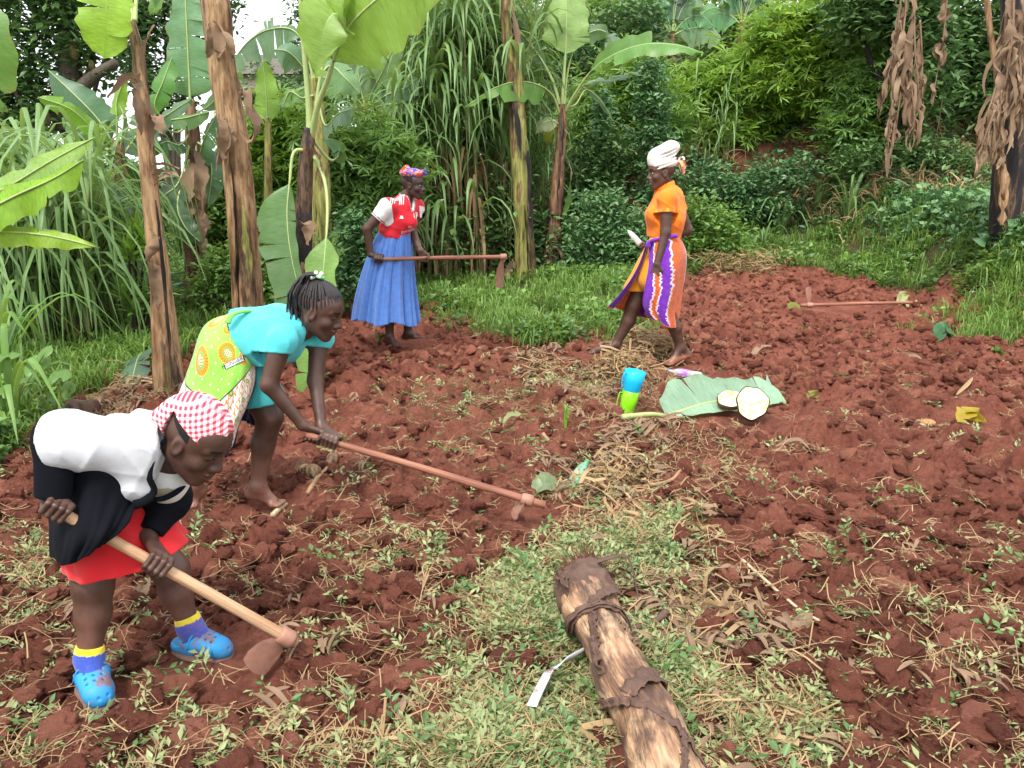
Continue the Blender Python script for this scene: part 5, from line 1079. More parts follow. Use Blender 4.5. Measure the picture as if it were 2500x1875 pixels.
for _i in (0, 1):
    _w = N_(_n, 'ShaderNodeMath', operation='PINGPONG'); _n.links.new(_s.outputs[_i], _w.inputs[0]); _w.inputs[1].default_value = .0072
    _g = N_(_n, 'ShaderNodeMapRange'); _n.links.new(_w.outputs[0], _g.inputs[0]); _g.inputs[1].default_value = .0030; _g.inputs[2].default_value = .0042; _k.append(_g.outputs[0])
_a = N_(_n, 'ShaderNodeMath', operation='ADD'); _n.links.new(_k[0], _a.inputs[0]); _n.links.new(_k[1], _a.inputs[1]); _h = N_(_n, 'ShaderNodeMath', operation='MULTIPLY'); _n.links.new(_a.outputs[0], _h.inputs[0]); _h.inputs[1].default_value = .5
_n.links.new(ramp(_n, _h.outputs[0], [(0, (.86, .80, .80)), (.5, (.70, .28, .32)), (1, (.46, .03, .055))]), _b.inputs['Base Color']); _b.inputs['Roughness'].default_value = .85; bump(_n, _b, noise(_n, 500, 2), .2, .001); M['gingham'] = _m
M['ironm'] = mat_plain('earthy_hoe_iron', (.36, .18, .125), .6, .5, 25, .5, .003, .5, .25); M['rubber'] = mat_plain('blue_foam', (.03, .27, .58), .6, .15, 18, .2, .002, .35, 0, 16); M['mud'] = mat_plain('muddy_sole', (.17, .10, .085), .85, .4, 40, .6, .004)
M['black_knit'] = mat_col('black_knit', .9, .2, 14, .5, .0012, .12, 0, 800); M['white_enamel'] = mat_plain('white_bead', (.8, .8, .76), .3, .05, 20, 0); M['steel'] = mat_plain('bright_blade', (.66, .68, .70), .4, .25, 14, .15, .002, .5, .35, 22)
SKIN = (.078, .037, .026)
def persons_body(root, sdb, parts, hb, cols=None):
    """one continuous skin: trunk and limbs, with finer sampled head and hands merged into the same mesh"""
    mb = MB(); V, F = mesh_sd(sdb, hb); mb.add(V, F, None, cols(V) if cols else SKIN)
    for sd, h, col in parts: V, F = mesh_sd(sd, h); mb.add(V, F, None, col(V) if callable(col) else col)
    return mb.obj('body', M['skin'], root)
def make_hoe(label, a, b, r0, r1, mat, sock, blade_end, blade_w, cat='hoe', face=None, ext=.05):
    """handle from a to b, iron eye round b, blade from the eye to blade_end"""
    a, b, e = np.array(a), np.array(b), np.array(blade_end); ax = nrm(b - a); root = empty('hoe', a, label, cat)
    mb = MB(); P = cat_rom([a, (a + b) / 2 + [0, 0, .004], b + ax * ext], 24); addtube(mb, P, np.linspace(r0, r1, 24), 12, rough=.04, seed=3); mb.obj('handle', mat, root)
    mb = MB(); addtube(mb, [b - ax * sock / 2, b - ax * sock * .3, b + ax * sock * .3, b + ax * sock / 2], [r1 * 1.35, r1 * 1.55, r1 * 1.6, r1 * 1.4], 14); mb.obj('eye', M['ironm'], root)
    d = e - b; L = np.linalg.norm(d); d = d / L; sd_ = nrm(np.cross(d, face)) if face is not None else nrm(np.cross(d, ax)); nn = np.cross(d, sd_)
    t = np.linspace(0, 1, 12); w = blade_w * .5 * np.interp(t, [0, .15, .4, .8, 1], [.28, .42, .85, 1.0, .92]) ; P = b + d[None] * (t * L)[:, None] + nn * (np.sin(t * 2.6) * .012)[:, None]
    c = np.linspace(-1, 1, 7); V = P[:, None] + sd_ * (w[:, None] * c[None])[..., None] + d * (-(c ** 2)[None] * .012 * (t > .8)[:, None])[..., None] + nn * ((c ** 2)[None] * .004)[..., None]
    up = V + nn * .003; F = grid_faces(12, 7); mb = MB(); mb.add(V.reshape(-1, 3), F[:, ::-1]); mb.add(up.reshape(-1, 3), F)
    mb.obj('blade', M['ironm'], root); return root
def lerp(a, b, t): return np.asarray(a) * (1 - t) + np.asarray(b) * t
# ================================================================ girl in front with the gingham scarf
def girl_a():
    foot0 = w1(440, 1560, 2.12); rl = np.array([foot0[0] + .15, 2.2, 0.0]); root = empty('person', rl, 'bent girl nearest the camera in red checked headscarf, white top and red skirt', 'person', 'women digging the field')
    Rh = frame((.82, -.22, -.56), (.50, -.05, .85)); hc = w1(905, 340, 2.30) + Rh @ np.array([.012, 0, .012]); s = 1.08
    ha, hb_ = W(49, 506, 2.06), W(286, 637, 2.27); ax = nrm(hb_ - ha); L = np.linalg.norm(hb_ - ha)
    c1 = ha + ax * .02; c2 = lerp(ha, hb_, (147 - 49) / (286 - 49.))
    wr1 = W(50, 491, 2.10); wr2 = W(147, 538, 2.24)
    b = SD(); pel = w1(400, 520, 2.38); neck = w1(800, 450, 2.33); che = w1(690, 430, 2.36)
    b.cone(pel, che, .085, .08, .04); b.cone(che, neck, .075, .050, .04); b.cone(neck, hc + Rh @ np.array([-.02, 0, -.05]) * s, .052, .05, .03)
    sh1 = w1(640, 420, 2.24); el1 = w1(240, 335, 2.12); b.chain([sh1, el1, wr1], [.05, .04, .024], .02)
    sh2 = w1(790, 470, 2.46); el2 = w1(800, 640, 2.34); b.chain([che, sh2, el2, wr2], [.06, .05, .038, .024], .02)
    k1, a1 = w1(443, 1030, 2.22), w1(425, 1380, 2.17); h1 = w1(420, 560, 2.30); b.chain([h1, k1], [.095, .057], .04); b.chain([k1, k1 * .6 + a1 * .4 + [0, .01, 0], a1], [.055, .049, .032], .03)
    h2 = w1(480, 570, 2.46); k2, a2 = w1(815, 960, 2.45), w1(905, 1230, 2.42); b.chain([h2, k2], [.095, .058], .04); b.chain([k2, k2 * .6 + a2 * .4 + [-.008, 0, 0], a2], [.054, .048, .032], .03)
    hd = SD(); head(hd, hc, Rh, s); hd.cone(hc + Rh @ np.array([-.02, 0, -.05]) * s, lerp(hc, neck, .7), .05, .05, .03)
    g1 = SD(); grip(g1, wr1, c1, -ax, .017, 1, .92); g1.cone(wr1, lerp(wr1, el1, .25), .022, .026, .02)
    g2 = SD(); grip(g2, wr2, c2, ax, .0175, -1, .95); g2.cone(wr2, lerp(wr2, el2, .25), .022, .026, .02)
    persons_body(root, b, [(hd, .0032, head_col(hc, Rh, s, SKIN)), (g1, .0030, SKIN), (g2, .0030, SKIN)], .0075, lambda V: np.array(SKIN) * (1 - .45 * ss((.42 - V[:, 2]) / .35) * vnoise(V[:, 0] * 18 + V[:, 1] * 9, V[:, 2] * 14, 2))[:, None] + np.array([.24, .10, .065]) * (.45 * ss((.42 - V[:, 2]) / .35) * vnoise(V[:, 0] * 18 + V[:, 1] * 9, V[:, 2] * 14, 2))[:, None])
    # hair under the scarf
    H = SD(); H.ell(hc + Rh @ np.array([-.013, 0, .034]) * s, np.array([.098, .0775, .089]) * s, Rh, .01); hl = nrm(Rh @ np.array([.50, 0, .87]))
    o = hc + Rh @ np.array([.02, 0, .012]) * s; sdobj('hair', H, .004, M['hair'], root, clip=lambda X, Y, Z: -((X - o[0]) * hl[0] + (Y - o[1]) * hl[1] + (Z - o[2]) * hl[2]))
    # scarf, tied at the nape
    S = SD(); S.ell(hc + Rh @ np.array([-.016, 0, .040]) * s, np.array([.103, .083, .093]) * s, Rh, .01); pk = lambda x, y, z: hc + Rh @ np.array([x, y, z]) * s
    S.cone(pk(-.085, -.03, .03), pk(-.125, -.05, -.01), .034, .014, .04); S.cone(pk(-.108, -.055, .0), pk(-.112, -.06, -.055), .014, .020, .015, Rh[:, 0], .5); S.cone(pk(-.11, -.03, 0), pk(-.13, -.02, -.045), .012, .018, .015, Rh[:, 0], .5)
    o2 = pk(.03, 0, .040); n2 = nrm(Rh @ np.array([.34, 0, .94])); tl = pk(-.065, 0, 0); fw = Rh[:, 0]
    def sc(X, Y, Z):
        p = -((X - o2[0]) * n2[0] + (Y - o2[1]) * n2[1] + (Z - o2[2]) * n2[2]); q = (X - tl[0]) * fw[0] + (Y - tl[1]) * fw[1] + (Z - tl[2]) * fw[2]; return np.minimum(p, q)
    def gcol(V):
        Lc = (V - hc) @ Rh / s; az = np.arctan2(Lc[:, 1], Lc[:, 0] + .016) * .095; el = np.arctan2(Lc[:, 2] - .03, np.abs(Lc[:, 1]) * .6 + .03) * .085 + Lc[:, 0] * .4
        a = (Lc[:, 0] * .8 + Lc[:, 2] * .55); bb = (Lc[:, 2] * .85 - Lc[:, 0] * .5 + np.abs(Lc[:, 1]) * .3); a, bb = a + .25 * Lc[:, 1], bb
        return np.stack([a, bb], 1)
    wr_ = wrinkle(.0018, 75, 4, Rh[:, 0], .5); V, F = mesh_sd(S, .0030, clip=sc, disp=wr_); mb = MB(); mb.add(V, F, None, (1, 1, 1), gcol(V)); mb.obj('headscarf', M['gingham'], root)
    # black sleeves, cardigan
    blk = (.0045, .005, .008); C = SD(); C.cone(w1(268, 318, 2.13), w1(250, 600, 2.09), .054, .046, .02); C.cone(w1(560, 430, 2.22), w1(268, 330, 2.13), .045, .056, .03)
    cz = w1(250, 612, 2.09); cd = nrm(wr1 - w1(268, 330, 2.13))
    sdobj('sleeve', C, .005, M['black_knit'], root, blk, disp=folds(.008, 45, 5, [np.cross(cd, (0, 1, 0)), (0, 1, .2)]), clip=lambda X, Y, Z: (X - cz[0]) * cd[0] + (Y - cz[1]) * cd[1] + (Z - cz[2]) * cd[2])
    C = SD(); C.chain([w1(790, 500, 2.46), w1(810, 630, 2.36), lerp(el2, wr2, .85)], [.075, .062, .038], .03); C.cone(w1(720, 600, 2.34), w1(840, 610, 2.44), .05, .05, .03); cz2 = lerp(el2, wr2, .84); cd2 = nrm(wr2 - el2)
    sdobj('sleeve', C, .005, M['black_knit'], root, blk, disp=folds(.008, 45, 6, [np.cross(cd2, (0, 1, 0)), (0, 1, .2)]), clip=lambda X, Y, Z: (X - cz2[0]) * cd2[0] + (Y - cz2[1]) * cd2[1] + (Z - cz2[2]) * cd2[2])
    # cardigan hanging from the back over the hips
    net = [[w1(235, 420, 2.46), w1(215, 440, 2.30), w1(300, 400, 2.17), w1(450, 420, 2.14), w1(600, 540, 2.18), w1(700, 590, 2.24)],
           [w1(262, 620, 2.50), w1(235, 620, 2.30), w1(320, 610, 2.15), w1(440, 600, 2.12), w1(560, 640, 2.15), w1(655, 645, 2.2)],
           [w1(300, 760, 2.50), w1(238, 770, 2.30), w1(290, 790, 2.10), w1(400, 790, 2.04), w1(500, 780, 2.06), w1(610, 720, 2.14)],
           [w1(340, 880, 2.48), w1(262, 870, 2.28), w1(285, 930, 2.08), w1(345, 925, 2.04), w1(430, 880, 2.04), w1(530, 810, 2.08)]]
    cloth('cardigan', drape(net, 70, 90, lambda s_, t: .008 * np.sin(s_ * 28 + t * 3) * t + .004 * np.sin(s_ * 61 + 1) * t), root, M['black_knit'], blk, th=.006)
    # white top with a wide short sleeve
    S = SD(); S.cone(w1(560, 395, 2.36), w1(700, 390, 2.35), .114, .110, .04, (0, 1, 0), .95); S.cone(w1(380, 400, 2.36), w1(560, 395, 2.36), .088, .11, .04); S.cone(w1(640, 380, 2.22), w1(310, 345, 2.14), .090, .078, .05); S.cone(w1(600, 400, 2.22), w1(640, 545, 2.20), .07, .045, .05); S.cone(w1(700, 330, 2.3), w1(770, 400, 2.32), .085, .055, .05)
    S.cone(w1(700, 420, 2.28), w1(655, 560, 2.22), .06, .040, .04)
    e0 = w1(262, 350, 2.14); ed = nrm(np.array([-1., 0, -.18])); hb0 = hc + Rh @ np.array([-.03, 0, 0.0])
    def shclip(X, Y, Z): return np.maximum((X - e0[0]) * ed[0] + (Y - e0[1]) * ed[1] + (Z - e0[2]) * ed[2], .085 * s - np.sqrt((X - hb0[0]) ** 2 + (Y - hb0[1]) ** 2 + (Z - hb0[2]) ** 2))
    sdobj('white_top', S, .0055, M['cotton'], root, (.63, .63, .665), disp=folds(.040, 24, 8, [(-1, .1, -.3), (-.7, .1, -.8), (-.5, 0, 1), (-1, 0, .2)], wrinkle(.006, 20, 9, (-.8, .1, -.6), .35)), clip=shclip)
    S = SD(); S.ell(w1(800, 520, 2.33), (.062, .07, .075), None, .02); S.cone(w1(790, 560, 2.33), w1(850, 500, 2.34), .05, .04, .03)
    def incol(V):
        c = np.tile(np.array([.74, .73, .70]), (len(V), 1)); m = np.hypot(V[:, 0] - w1(800, 560, 2.3)[0], (V[:, 2] - w1(800, 570, 2.3)[2]) * 2) < .03; c[m] = (.38, .34, .25); return c
    sdobj('undershirt', S, .005, M['cotton'], root, incol)
    mb = MB(); addtube(mb, cat_rom([w1(790, 330, 2.26), w1(752, 385, 2.215), w1(722, 450, 2.18), w1(712, 520, 2.17), w1(735, 580, 2.18), w1(700, 625, 2.17), w1(640, 650, 2.17)], 24), np.concatenate([np.linspace(.006, .011, 12), np.full(6, .011), np.full(6, .014)]), 8, blk, sq=.6)
    addtube(mb, cat_rom([w1(890, 530, 2.36), w1(850, 580, 2.28), w1(790, 615, 2.24), w1(735, 625, 2.22)], 16), .012, 8, blk, sq=.6); mb.obj('cardigan_edge', M['black_knit'], root)
    # red skirt with white side stripes
    n = 140; th = np.linspace(0, 2 * np.pi, n, endpoint=False); rows = []
    ct, cb = w1(470, 600, 2.34), w1(612, 880, 2.30)
    for t in np.linspace(0, 1, 40):
        c = lerp(ct, cb, t); rx = .12 + .058 * t ** .8; ry = .135 + .045 * t; f = .006 * t * np.sin(th * 7 + 2 * t) + .004 * t * np.sin(th * 13)
        c2_ = np.stack([c[0] + (rx + f) * np.cos(th), c[1] + (ry + f) * np.sin(th), c[2] + .03 * t * np.cos(th) + 0 * th], -1); rows.append(c2_)
    def rc(s_, t, B):
        c = np.tile(np.array([.62, .012, .018]), (*s_.shape, 1)); m = (np.abs((s_ - .5)) < .035) & (np.abs(np.abs(s_ - .5) - .012) > .006); c[m] = (.8, .78, .78); return c
    cloth('skirt', np.array(rows), root, M['jersey'], rc, True, .005)
    # socks and clogs
    for an, kn, toe, hl_, Yt in ((a1, k1, w1(470, 1575, 2.06), None, 0), (a2, k2, w1(1150, 1300, 2.36), None, 0)):
        ld_ = nrm(kn - an); S = SD(); f = toe - an; f[2] = 0; f = nrm(f); low = an - [0, 0, .062]; S.cone(an + ld_ * .045, an, .041, .037, .01); S.cone(an, low, .036, .032, .02); S.cone(an, low + f * .09, .035, .024, .03); cz_ = an + ld_ * .04
        def scol(V, an=an, ld_=ld_, f=f):
            h = (V - an) @ ld_; c = np.tile(np.array([.045, .085, .42]), (len(V), 1)) * (1 - .25 * (np.sin(h * 900)[:, None] > .3)); c[h > .022] = (.78, .62, .03); c[((V - an) @ f < -.018) & (h < -.03)] = (.72, .66, .10); return c
        sdobj('sock', S, .004, M['cloth'], root, scol, clip=lambda X, Y, Z, c=cz_, d=ld_: (X - c[0]) * d[0] + (Y - c[1]) * d[1] + (Z - c[2]) * d[2])
        l = np.array([-f[1], f[0], 0]); g0 = an - [0, 0, .075] - f * .045; g1_ = g0 + f * .165; S = SD()
        S.cone(g0 + f * .055 + [0, 0, .034], g1_ - f * .015 + [0, 0, .018], .051, .042, .02, [0, 0, 1], .85); S.cone(g0, g0 + f * .06, .036, .04, .03, [0, 0, 1], .75); S.cone(g1_ - f * .03 + l * .014, g1_ + l * .008, .036, .032, .02, [0, 0, 1], .85)
        S.ell(an - [0, 0, .02], (.048, .048, .055), None, .008, True); S.ell(g0 + f * .012 + [0, 0, .045], (.045, .045, .042), None, .01, True)
        for i in range(5):
            aa = (i - 2) * .55; q = g1_ - f * .02 + (f * math.cos(aa) + l * math.sin(aa)) * .052 + [0, 0, .020]; S.ell(q, (.0062, .0062, .0062), None, .002, True)
        for i in range(3):
            for j in range(3): q = g0 + f * (.10 + .022 * i) + l * (j - 1) * .022 + [0, 0, .066 - .006 * i - .008 * abs(j - 1)]; S.ell(q, (.0045, .0045, .014), None, .002, True)
        zf = g0[2] - .018
        clog = sdobj('clog', S, .0032, M['rubber'], root, clip=lambda X, Y, Z, z=zf: z - Z)
        mb = MB(); P = cat_rom([g0 + f * .065 + l * .047 + [0, 0, .02], g0 + f * .02 + l * .045 + [0, 0, .045], g0 - f * .03 + [0, 0, .05] + l * 0, g0 + f * .02 - l * .045 + [0, 0, .045], g0 + f * .065 - l * .047 + [0, 0, .02]], 20)
        P2 = cat_rom([g0 + f * .062 + l * .05 + [0, 0, .02], g0 + f * .075 + l * .035 + [0, 0, .062], g0 + f * .085 + [0, 0, .074], g0 + f * .075 - l * .035 + [0, 0, .062], g0 + f * .062 - l * .05 + [0, 0, .02]], 20)
        addtube(mb, P2, .008, 8, sq=.5); st = mb.obj('strap', M['rubber'], root)
        st.parent = clog; clog_loc = Vector(clog.location); st.location = (0, 0, 0)
        S = SD(); S.cone(g0, g0 + f * .06, .040, .044, .03, [0, 0, 1], .3); S.cone(g0 + f * .06, g1_ - f * .01 + l * .004, .044, .046, .03, [0, 0, 1], .3); S.p = [(q[0], q[1] - [0, 0, .019], q[2] - [0, 0, .019], *q[3:]) for q in S.p]
        so = sdobj('sole', S, .005, M['mud'], root); so.parent = clog; so.location = (0, 0, 0)
    tip = w1(1205, 1490, 2.20); tip[2] = .015
    make_hoe('pale wooden hoe gripped by the girl in the checked headscarf, blade biting the soil', ha, hb_, .0155, .0185, M['hoewood'], .055, tip, .115, face=nrm(np.array([.85, -.45, .25])), ext=.04)
    return root
girl_a()
def jersey_text(root, txt, c, right, up, size, target, col, name='print', lift=.004):
    cu = bpy.data.curves.new(name, 'FONT'); cu.body = txt; cu.size = size; cu.align_x = 'CENTER'; to = bpy.data.objects.new(name, cu); COL.objects.link(to)
    dg = bpy.context.evaluated_depsgraph_get(); dg.update(); me = bpy.data.meshes.new_from_object(to.evaluated_get(dg)); V = np.array([v.co[:] for v in me.vertices]); P = [list(p.vertices) for p in me.polygons]
    bpy.data.objects.remove(to); out = project(c + V[:, :1] * right + V[:, 1:2] * up, target, lift); me2 = bpy.data.meshes.new(name); me2.from_pydata([tuple(v) for v in out - np.array(root.location)], [], P)
    me2.color_attributes.new('Col', 'FLOAT_COLOR', 'POINT').data.foreach_set('color', np.tile([*col, 1.], (len(V), 1)).astype(np.float32).ravel()); me2.materials.append(M['vcol']); return link(name, me2, root)
def project(P, target, lift=.004):
    """lay points on the side of the garment that faces them"""
    me = target.data; V = np.array([v.co[:] for v in me.vertices]) + np.array(target.parent.location); F = [list(p.vertices) for p in me.polygons]; t = BVHTree.FromPolygons([tuple(v) for v in V], F)
    out = []
    for p in P:
        o = np.array([0, 0, CH]); d = nrm(p - o); h = t.ray_cast(Vector(o), Vector(d)); out.append(np.array(h[0]) - d * lift if h[0] is not None else p)
    return np.array(out)
# ================================================================ woman with braids, turquoise T-shirt and printed wrap
def girl_b():
    root = empty('person', np.array([-1.35, 3.55, 0.]), 'bending young woman with braided ponytail, turquoise T-shirt and green orange printed wrap', 'person', 'women digging the field')
    Rh = frame((.92, -.14, -.36), (.36, -.03, .93)); s = 1.05; hc = w2(962, 318, 3.52); SK = SKIN
    ha, hb_ = w2(880, 1128, 3.42), W(527, 500, 3.36); ax = nrm(hb_ - ha); c1 = lerp(ha, hb_, .03) ; c2 = lerp(ha, hb_, .105)
    wr1, wr2 = w2(855, 1068, 3.42), w2(975, 1075, 3.47)
    b = SD(); pel = w2(340, 560, 3.60); wst = w2(500, 500, 3.57); che = w2(700, 455, 3.55); neck = w2(865, 430, 3.53)
    b.cone(pel, wst, .10, .09, .05); b.cone(wst, che, .10, .105, .05, (0, 1, 0), 1.15); b.cone(che, neck, .08, .045, .05); b.cone(neck, hc + Rh @ np.array([-.02, 0, -.05]), .046, .046, .03)
    sh1, el1 = w2(720, 505, 3.42), w2(632, 800, 3.38); b.chain([che, sh1, el1, wr1], [.07, .050, .037, .023], .02); sh2, el2 = w2(960, 500, 3.64), w2(937, 775, 3.58); b.chain([che, sh2, el2, wr2], [.07, .046, .036, .023], .02)
    h2, k2, a2 = w2(430, 630, 3.62), w2(640, 1010, 3.58), w2(562, 1455, 3.56); b.chain([h2, k2], [.105, .062], .03); b.chain([k2, k2 * .6 + a2 * .4 + [-.012, .01, 0], a2], [.058, .056, .033], .02)
    h1, k1, a1 = w2(340, 640, 3.54), w2(200, 1050, 3.48), w2(135, 1450, 3.54); b.chain([h1, k1], [.085, .058], .03); b.chain([k1, k1 * .6 + a1 * .4 + [-.01, .01, 0], a1], [.058, .052, .033], .02)
    foot(b, a2, w2(722, 1572, 3.56)); foot(b, a1, w2(75, 1600, 3.5))
    hd = SD(); head(hd, hc, Rh, s); hd.cone(hc + Rh @ np.array([-.02, 0, -.05]), lerp(hc, neck, .7), .046, .046, .03)
    g1 = SD(); grip(g1, wr1, c1, ax, .016, 1, .95); g1.cone(wr1, lerp(wr1, el1, .3), .022, .027, .02); g2 = SD(); grip(g2, wr2, c2, ax, .016, -1, .95); g2.cone(wr2, lerp(wr2, el2, .3), .022, .027, .02)
    def cc(V): m = (V[:, 2] < .30)[:, None] * ss((.34 - V[:, 2]) / .3)[:, None]; return np.array(SK) * (1 - m) + np.array([.20, .09, .06]) * m
    body = persons_body(root, b, [(hd, .0035, head_col(hc, Rh, s, SK)), (g1, .0032, SK), (g2, .0032, SK)], .008, cc)
    pk = lambda x, y, z: hc + Rh @ np.array([x, y, z]) * s
    H = SD(); H.ell(pk(-.013, 0, .036), np.array([.097, .0765, .088]) * s, Rh, .01); hl = nrm(Rh @ np.array([.62, 0, .78])); o = pk(.035, 0, .028); n2 = Rh[:, 2]; o2 = pk(0, 0, -.03)
    hair = sdobj('hair', H, .004, M['hair'], root, clip=lambda X, Y, Z: np.maximum(-((X - o[0]) * hl[0] + (Y - o[1]) * hl[1] + (Z - o[2]) * hl[2]), -((X - o2[0]) * n2[0] + (Y - o2[1]) * n2[1] + (Z - o2[2]) * n2[2])))
    tie = pk(-.045, 0, .138); mb = MB(); r = np.random.default_rng(5)
    for i in range(84):
        a = (i % 42) / 42 * 2 * np.pi + .07 * r.random(); ring = 0 if i < 42 else 1; zz = -.35 if not ring else .25
        el = zz + .92 * (math.cos(a) > 0) * math.cos(a) * (.9 if not ring else .5); x = math.cos(a) * math.cos(el); y = math.sin(a) * math.cos(el); z = math.sin(el); st = np.array([x, y, z]); en = nrm(np.array([-.32, 0, .95])); pts = []
        for t in np.linspace(0, 1, 8): d = nrm(st * (1 - t) + en * t + 1e-6); pts.append(pk(-.013 + .101 * d[0], .080 * d[1], .036 + .0925 * d[2]))
        pts[-1] = tie + r.normal(size=3) * .004; addtube(mb, pts, .0042, 5, cap=False)
    for i in range(84):
        q = r.random(); e = tie + np.array([-.035 - .115 * q, r.normal() * .032, -.155 - .05 * r.random() - .02 * math.sin(q * 3)]); m1 = tie + np.array([-.03 - .035 * q, r.normal() * .018, .012]); m2 = tie + np.array([-.04 - .10 * q, r.normal() * .03, -.07]); addtube(mb, cat_rom([tie, m1, m2, e], 10), np.linspace(.0042, .0030, 10), 4, cap=False)
    bo = mb.obj('braids', M['braid'], root)
    mb = MB(); th = np.linspace(0, 2 * np.pi, 15); addtube(mb, [tie + (Rh[:, 0] * math.cos(a) + Rh[:, 1] * math.sin(a)) * .020 for a in th], .006, 6, (.10, .45, .12)); mb.obj('hair_band', M['vcol'], root)
    for q in ((-.014, -.014, .014), (.008, -.02, .006), (-.026, -.018, -.014), (.0, .018, .012)):
        V, F = mesh_sd(SD().ell(tie + Rh @ np.array(q), (.0095,) * 3), .003); mb = MB(); mb.add(V, F); mb.obj('bead', M['white_enamel'], root)
    # T-shirt
    TQ = (.085, .56, .60); S = SD(); S.cone(w2(380, 500, 3.59), wst, .128, .122, .05); S.cone(wst, che, .122, .118, .05, (0, 1, 0), 1.15); S.cone(che, lerp(che, neck, .75), .10, .062, .05); S.cone(che, sh1, .085, .062, .04); S.cone(sh1, lerp(sh1, el1, .30), .062, .057, .02)
    S.cone(che, sh2, .085, .06, .04); S.cone(sh2, lerp(sh2, el2, .22), .06, .052, .02); S.cone(w2(640, 560, 3.5), w2(760, 560, 3.56), .085, .06, .05)
    S.cone(w2(880, 400, 3.53), w2(915, 520, 3.52), .05, .040, .012, sub=True); S.cone(w2(915, 520, 3.52), w2(850, 610, 3.46), .040, .012, .012, sub=True)
    wp = w2(470, 545, 3.5); wn = nrm(np.array([-.89, 0, -.46])); sz1 = lerp(sh1, el1, .31); sd1 = nrm(el1 - sh1 + [.05, 0, .03]); sz2 = lerp(sh2, el2, .22); sd2 = nrm(el2 - sh2)
    def tc(X, Y, Z):
        a = (X - wp[0]) * wn[0] + (Z - wp[2]) * wn[2]
        c1_ = (X - sz1[0]) * sd1[0] + (Y - sz1[1]) * sd1[1] + (Z - sz1[2]) * sd1[2]; c1_ = np.where((Y < 3.47) & (np.sqrt((X - sz1[0]) ** 2 + (Y - sz1[1]) ** 2 + (Z - sz1[2]) ** 2) < .12), c1_, -1)
        c2_ = (X - sz2[0]) * sd2[0] + (Y - sz2[1]) * sd2[1] + (Z - sz2[2]) * sd2[2]; c2_ = np.where(np.sqrt((X - sz2[0]) ** 2 + (Y - sz2[1]) ** 2 + (Z - sz2[2]) ** 2) < .10, c2_, -1)
        return np.maximum(np.maximum(a, c1_), c2_)
    sdobj('t_shirt', S, .006, M['cotton'], root, TQ, disp=folds(.024, 34, 12, [(.5, 0, 1), (-.6, 0, 1), (1, .2, .3)], wrinkle(.004, 24, 12, (.5, 0, .8), .3)), clip=tc)
    # turquoise shorts
    S = SD(); S.cone(w2(430, 640, 3.60), w2(590, 900, 3.58), .118, .106, .03); sz = w2(590, 925, 3.55); sn = nrm(np.array([.12, 0, -1.]))
    sdobj('shorts', S, .006, M['cotton'], root, (.06, .42, .44), disp=wrinkle(.004, 30, 13), clip=lambda X, Y, Z: (X - sz[0]) * sn[0] + (Z - sz[2]) * sn[2])
    # printed wrap
    def kc(s_, t, B):
        x, y = s_ * .86, t * .66; G_ = np.array([.27, .60, .08]); O = np.array([.85, .30, .02]); Wt = np.array([.80, .78, .74]); BK = np.array([.012, .014, .03]); c = np.tile(G_, (*s_.shape, 1))
        edge = np.minimum(.86 * (.88 - .48 * t) - x, .66 * .56 - y + .05 * np.sin(x * 6)); white = edge < 0
        dots = (np.hypot((x + .02) % .06 - .03, (y + .01) % .06 - .03) < .0055) & ~white; c[dots] = Wt
        dots = (np.hypot((x + .02) % .06 - .03, (y + .01) % .06 - .03) < .0025) & ~white; c[dots] = BK
        for fx, fy, fr in ((.33, .245, .066), (.47, .10, .066), (.20, .06, .06), (.60, .03, .05), (.10, .22, .06), (.36, -.02, .05)):
            dx, dy = x - fx, y - fy; r_ = np.hypot(dx, dy * .85); a = np.arctan2(dy, dx); rr = fr * (1 - .10 * np.abs(np.sin(a * 11))); m = (r_ < rr) & ~white; c[m] = O; m = (np.abs(np.sin(a * 11)) > .93) & (r_ < rr) & (r_ > fr * .55) & ~white; c[m] = (.45, .10, .01)
            m = (r_ < fr * .56) & ~white; c[m] = (.16, .42, .08); m = (np.hypot(dx, dy) < fr * .42) & ~white; c[m] = O * .9; m = (np.hypot(dx, dy) < fr * .42) & (((dy + np.abs(dx) * .7) % .016) < .006) & ~white; c[m] = Wt
        c[white] = Wt
        for k, (am, fq, ph) in enumerate(((.025, 26, 0), (.025, 26, 2.2), (.03, 17, 1))):
            for base in np.arange(.0, .9, .085): m = white & (np.abs(x - base - am * np.sin(y * fq + ph + base * 9)) < .0032); c[m] = O * np.array([.75, .8, 1])
        lx, ly = x * 1.0 % .05 - .025, (y + (np.floor(x / .05) % 2) * .022) % .044 - .022; u1 = lx * .8 + ly * .6; v1 = -lx * .6 + ly * .8; m = white & ((u1 / .016) ** 2 + (v1 / .006) ** 2 < 1); c[m] = O * .85
        gx, gy = x % .13 - .065, (y + .03) % .13 - .065; rr = np.hypot(gx, gy); m = white & (rr < .021 * (1 - .2 * np.abs(np.sin(np.arctan2(gy, gx) * 4)))); c[m] = (.10, .36, .12); m = white & (rr < .009); c[m] = (.8, .55, .05)
        m = np.abs(edge) < .0045; c[m] = BK; m = (x > .86 - .03) | (y > .66 - .035); c[m] = (.012, .016, .05); m = ((x > .86 - .037) & (x < .86 - .033)); c[m] = Wt
        return c
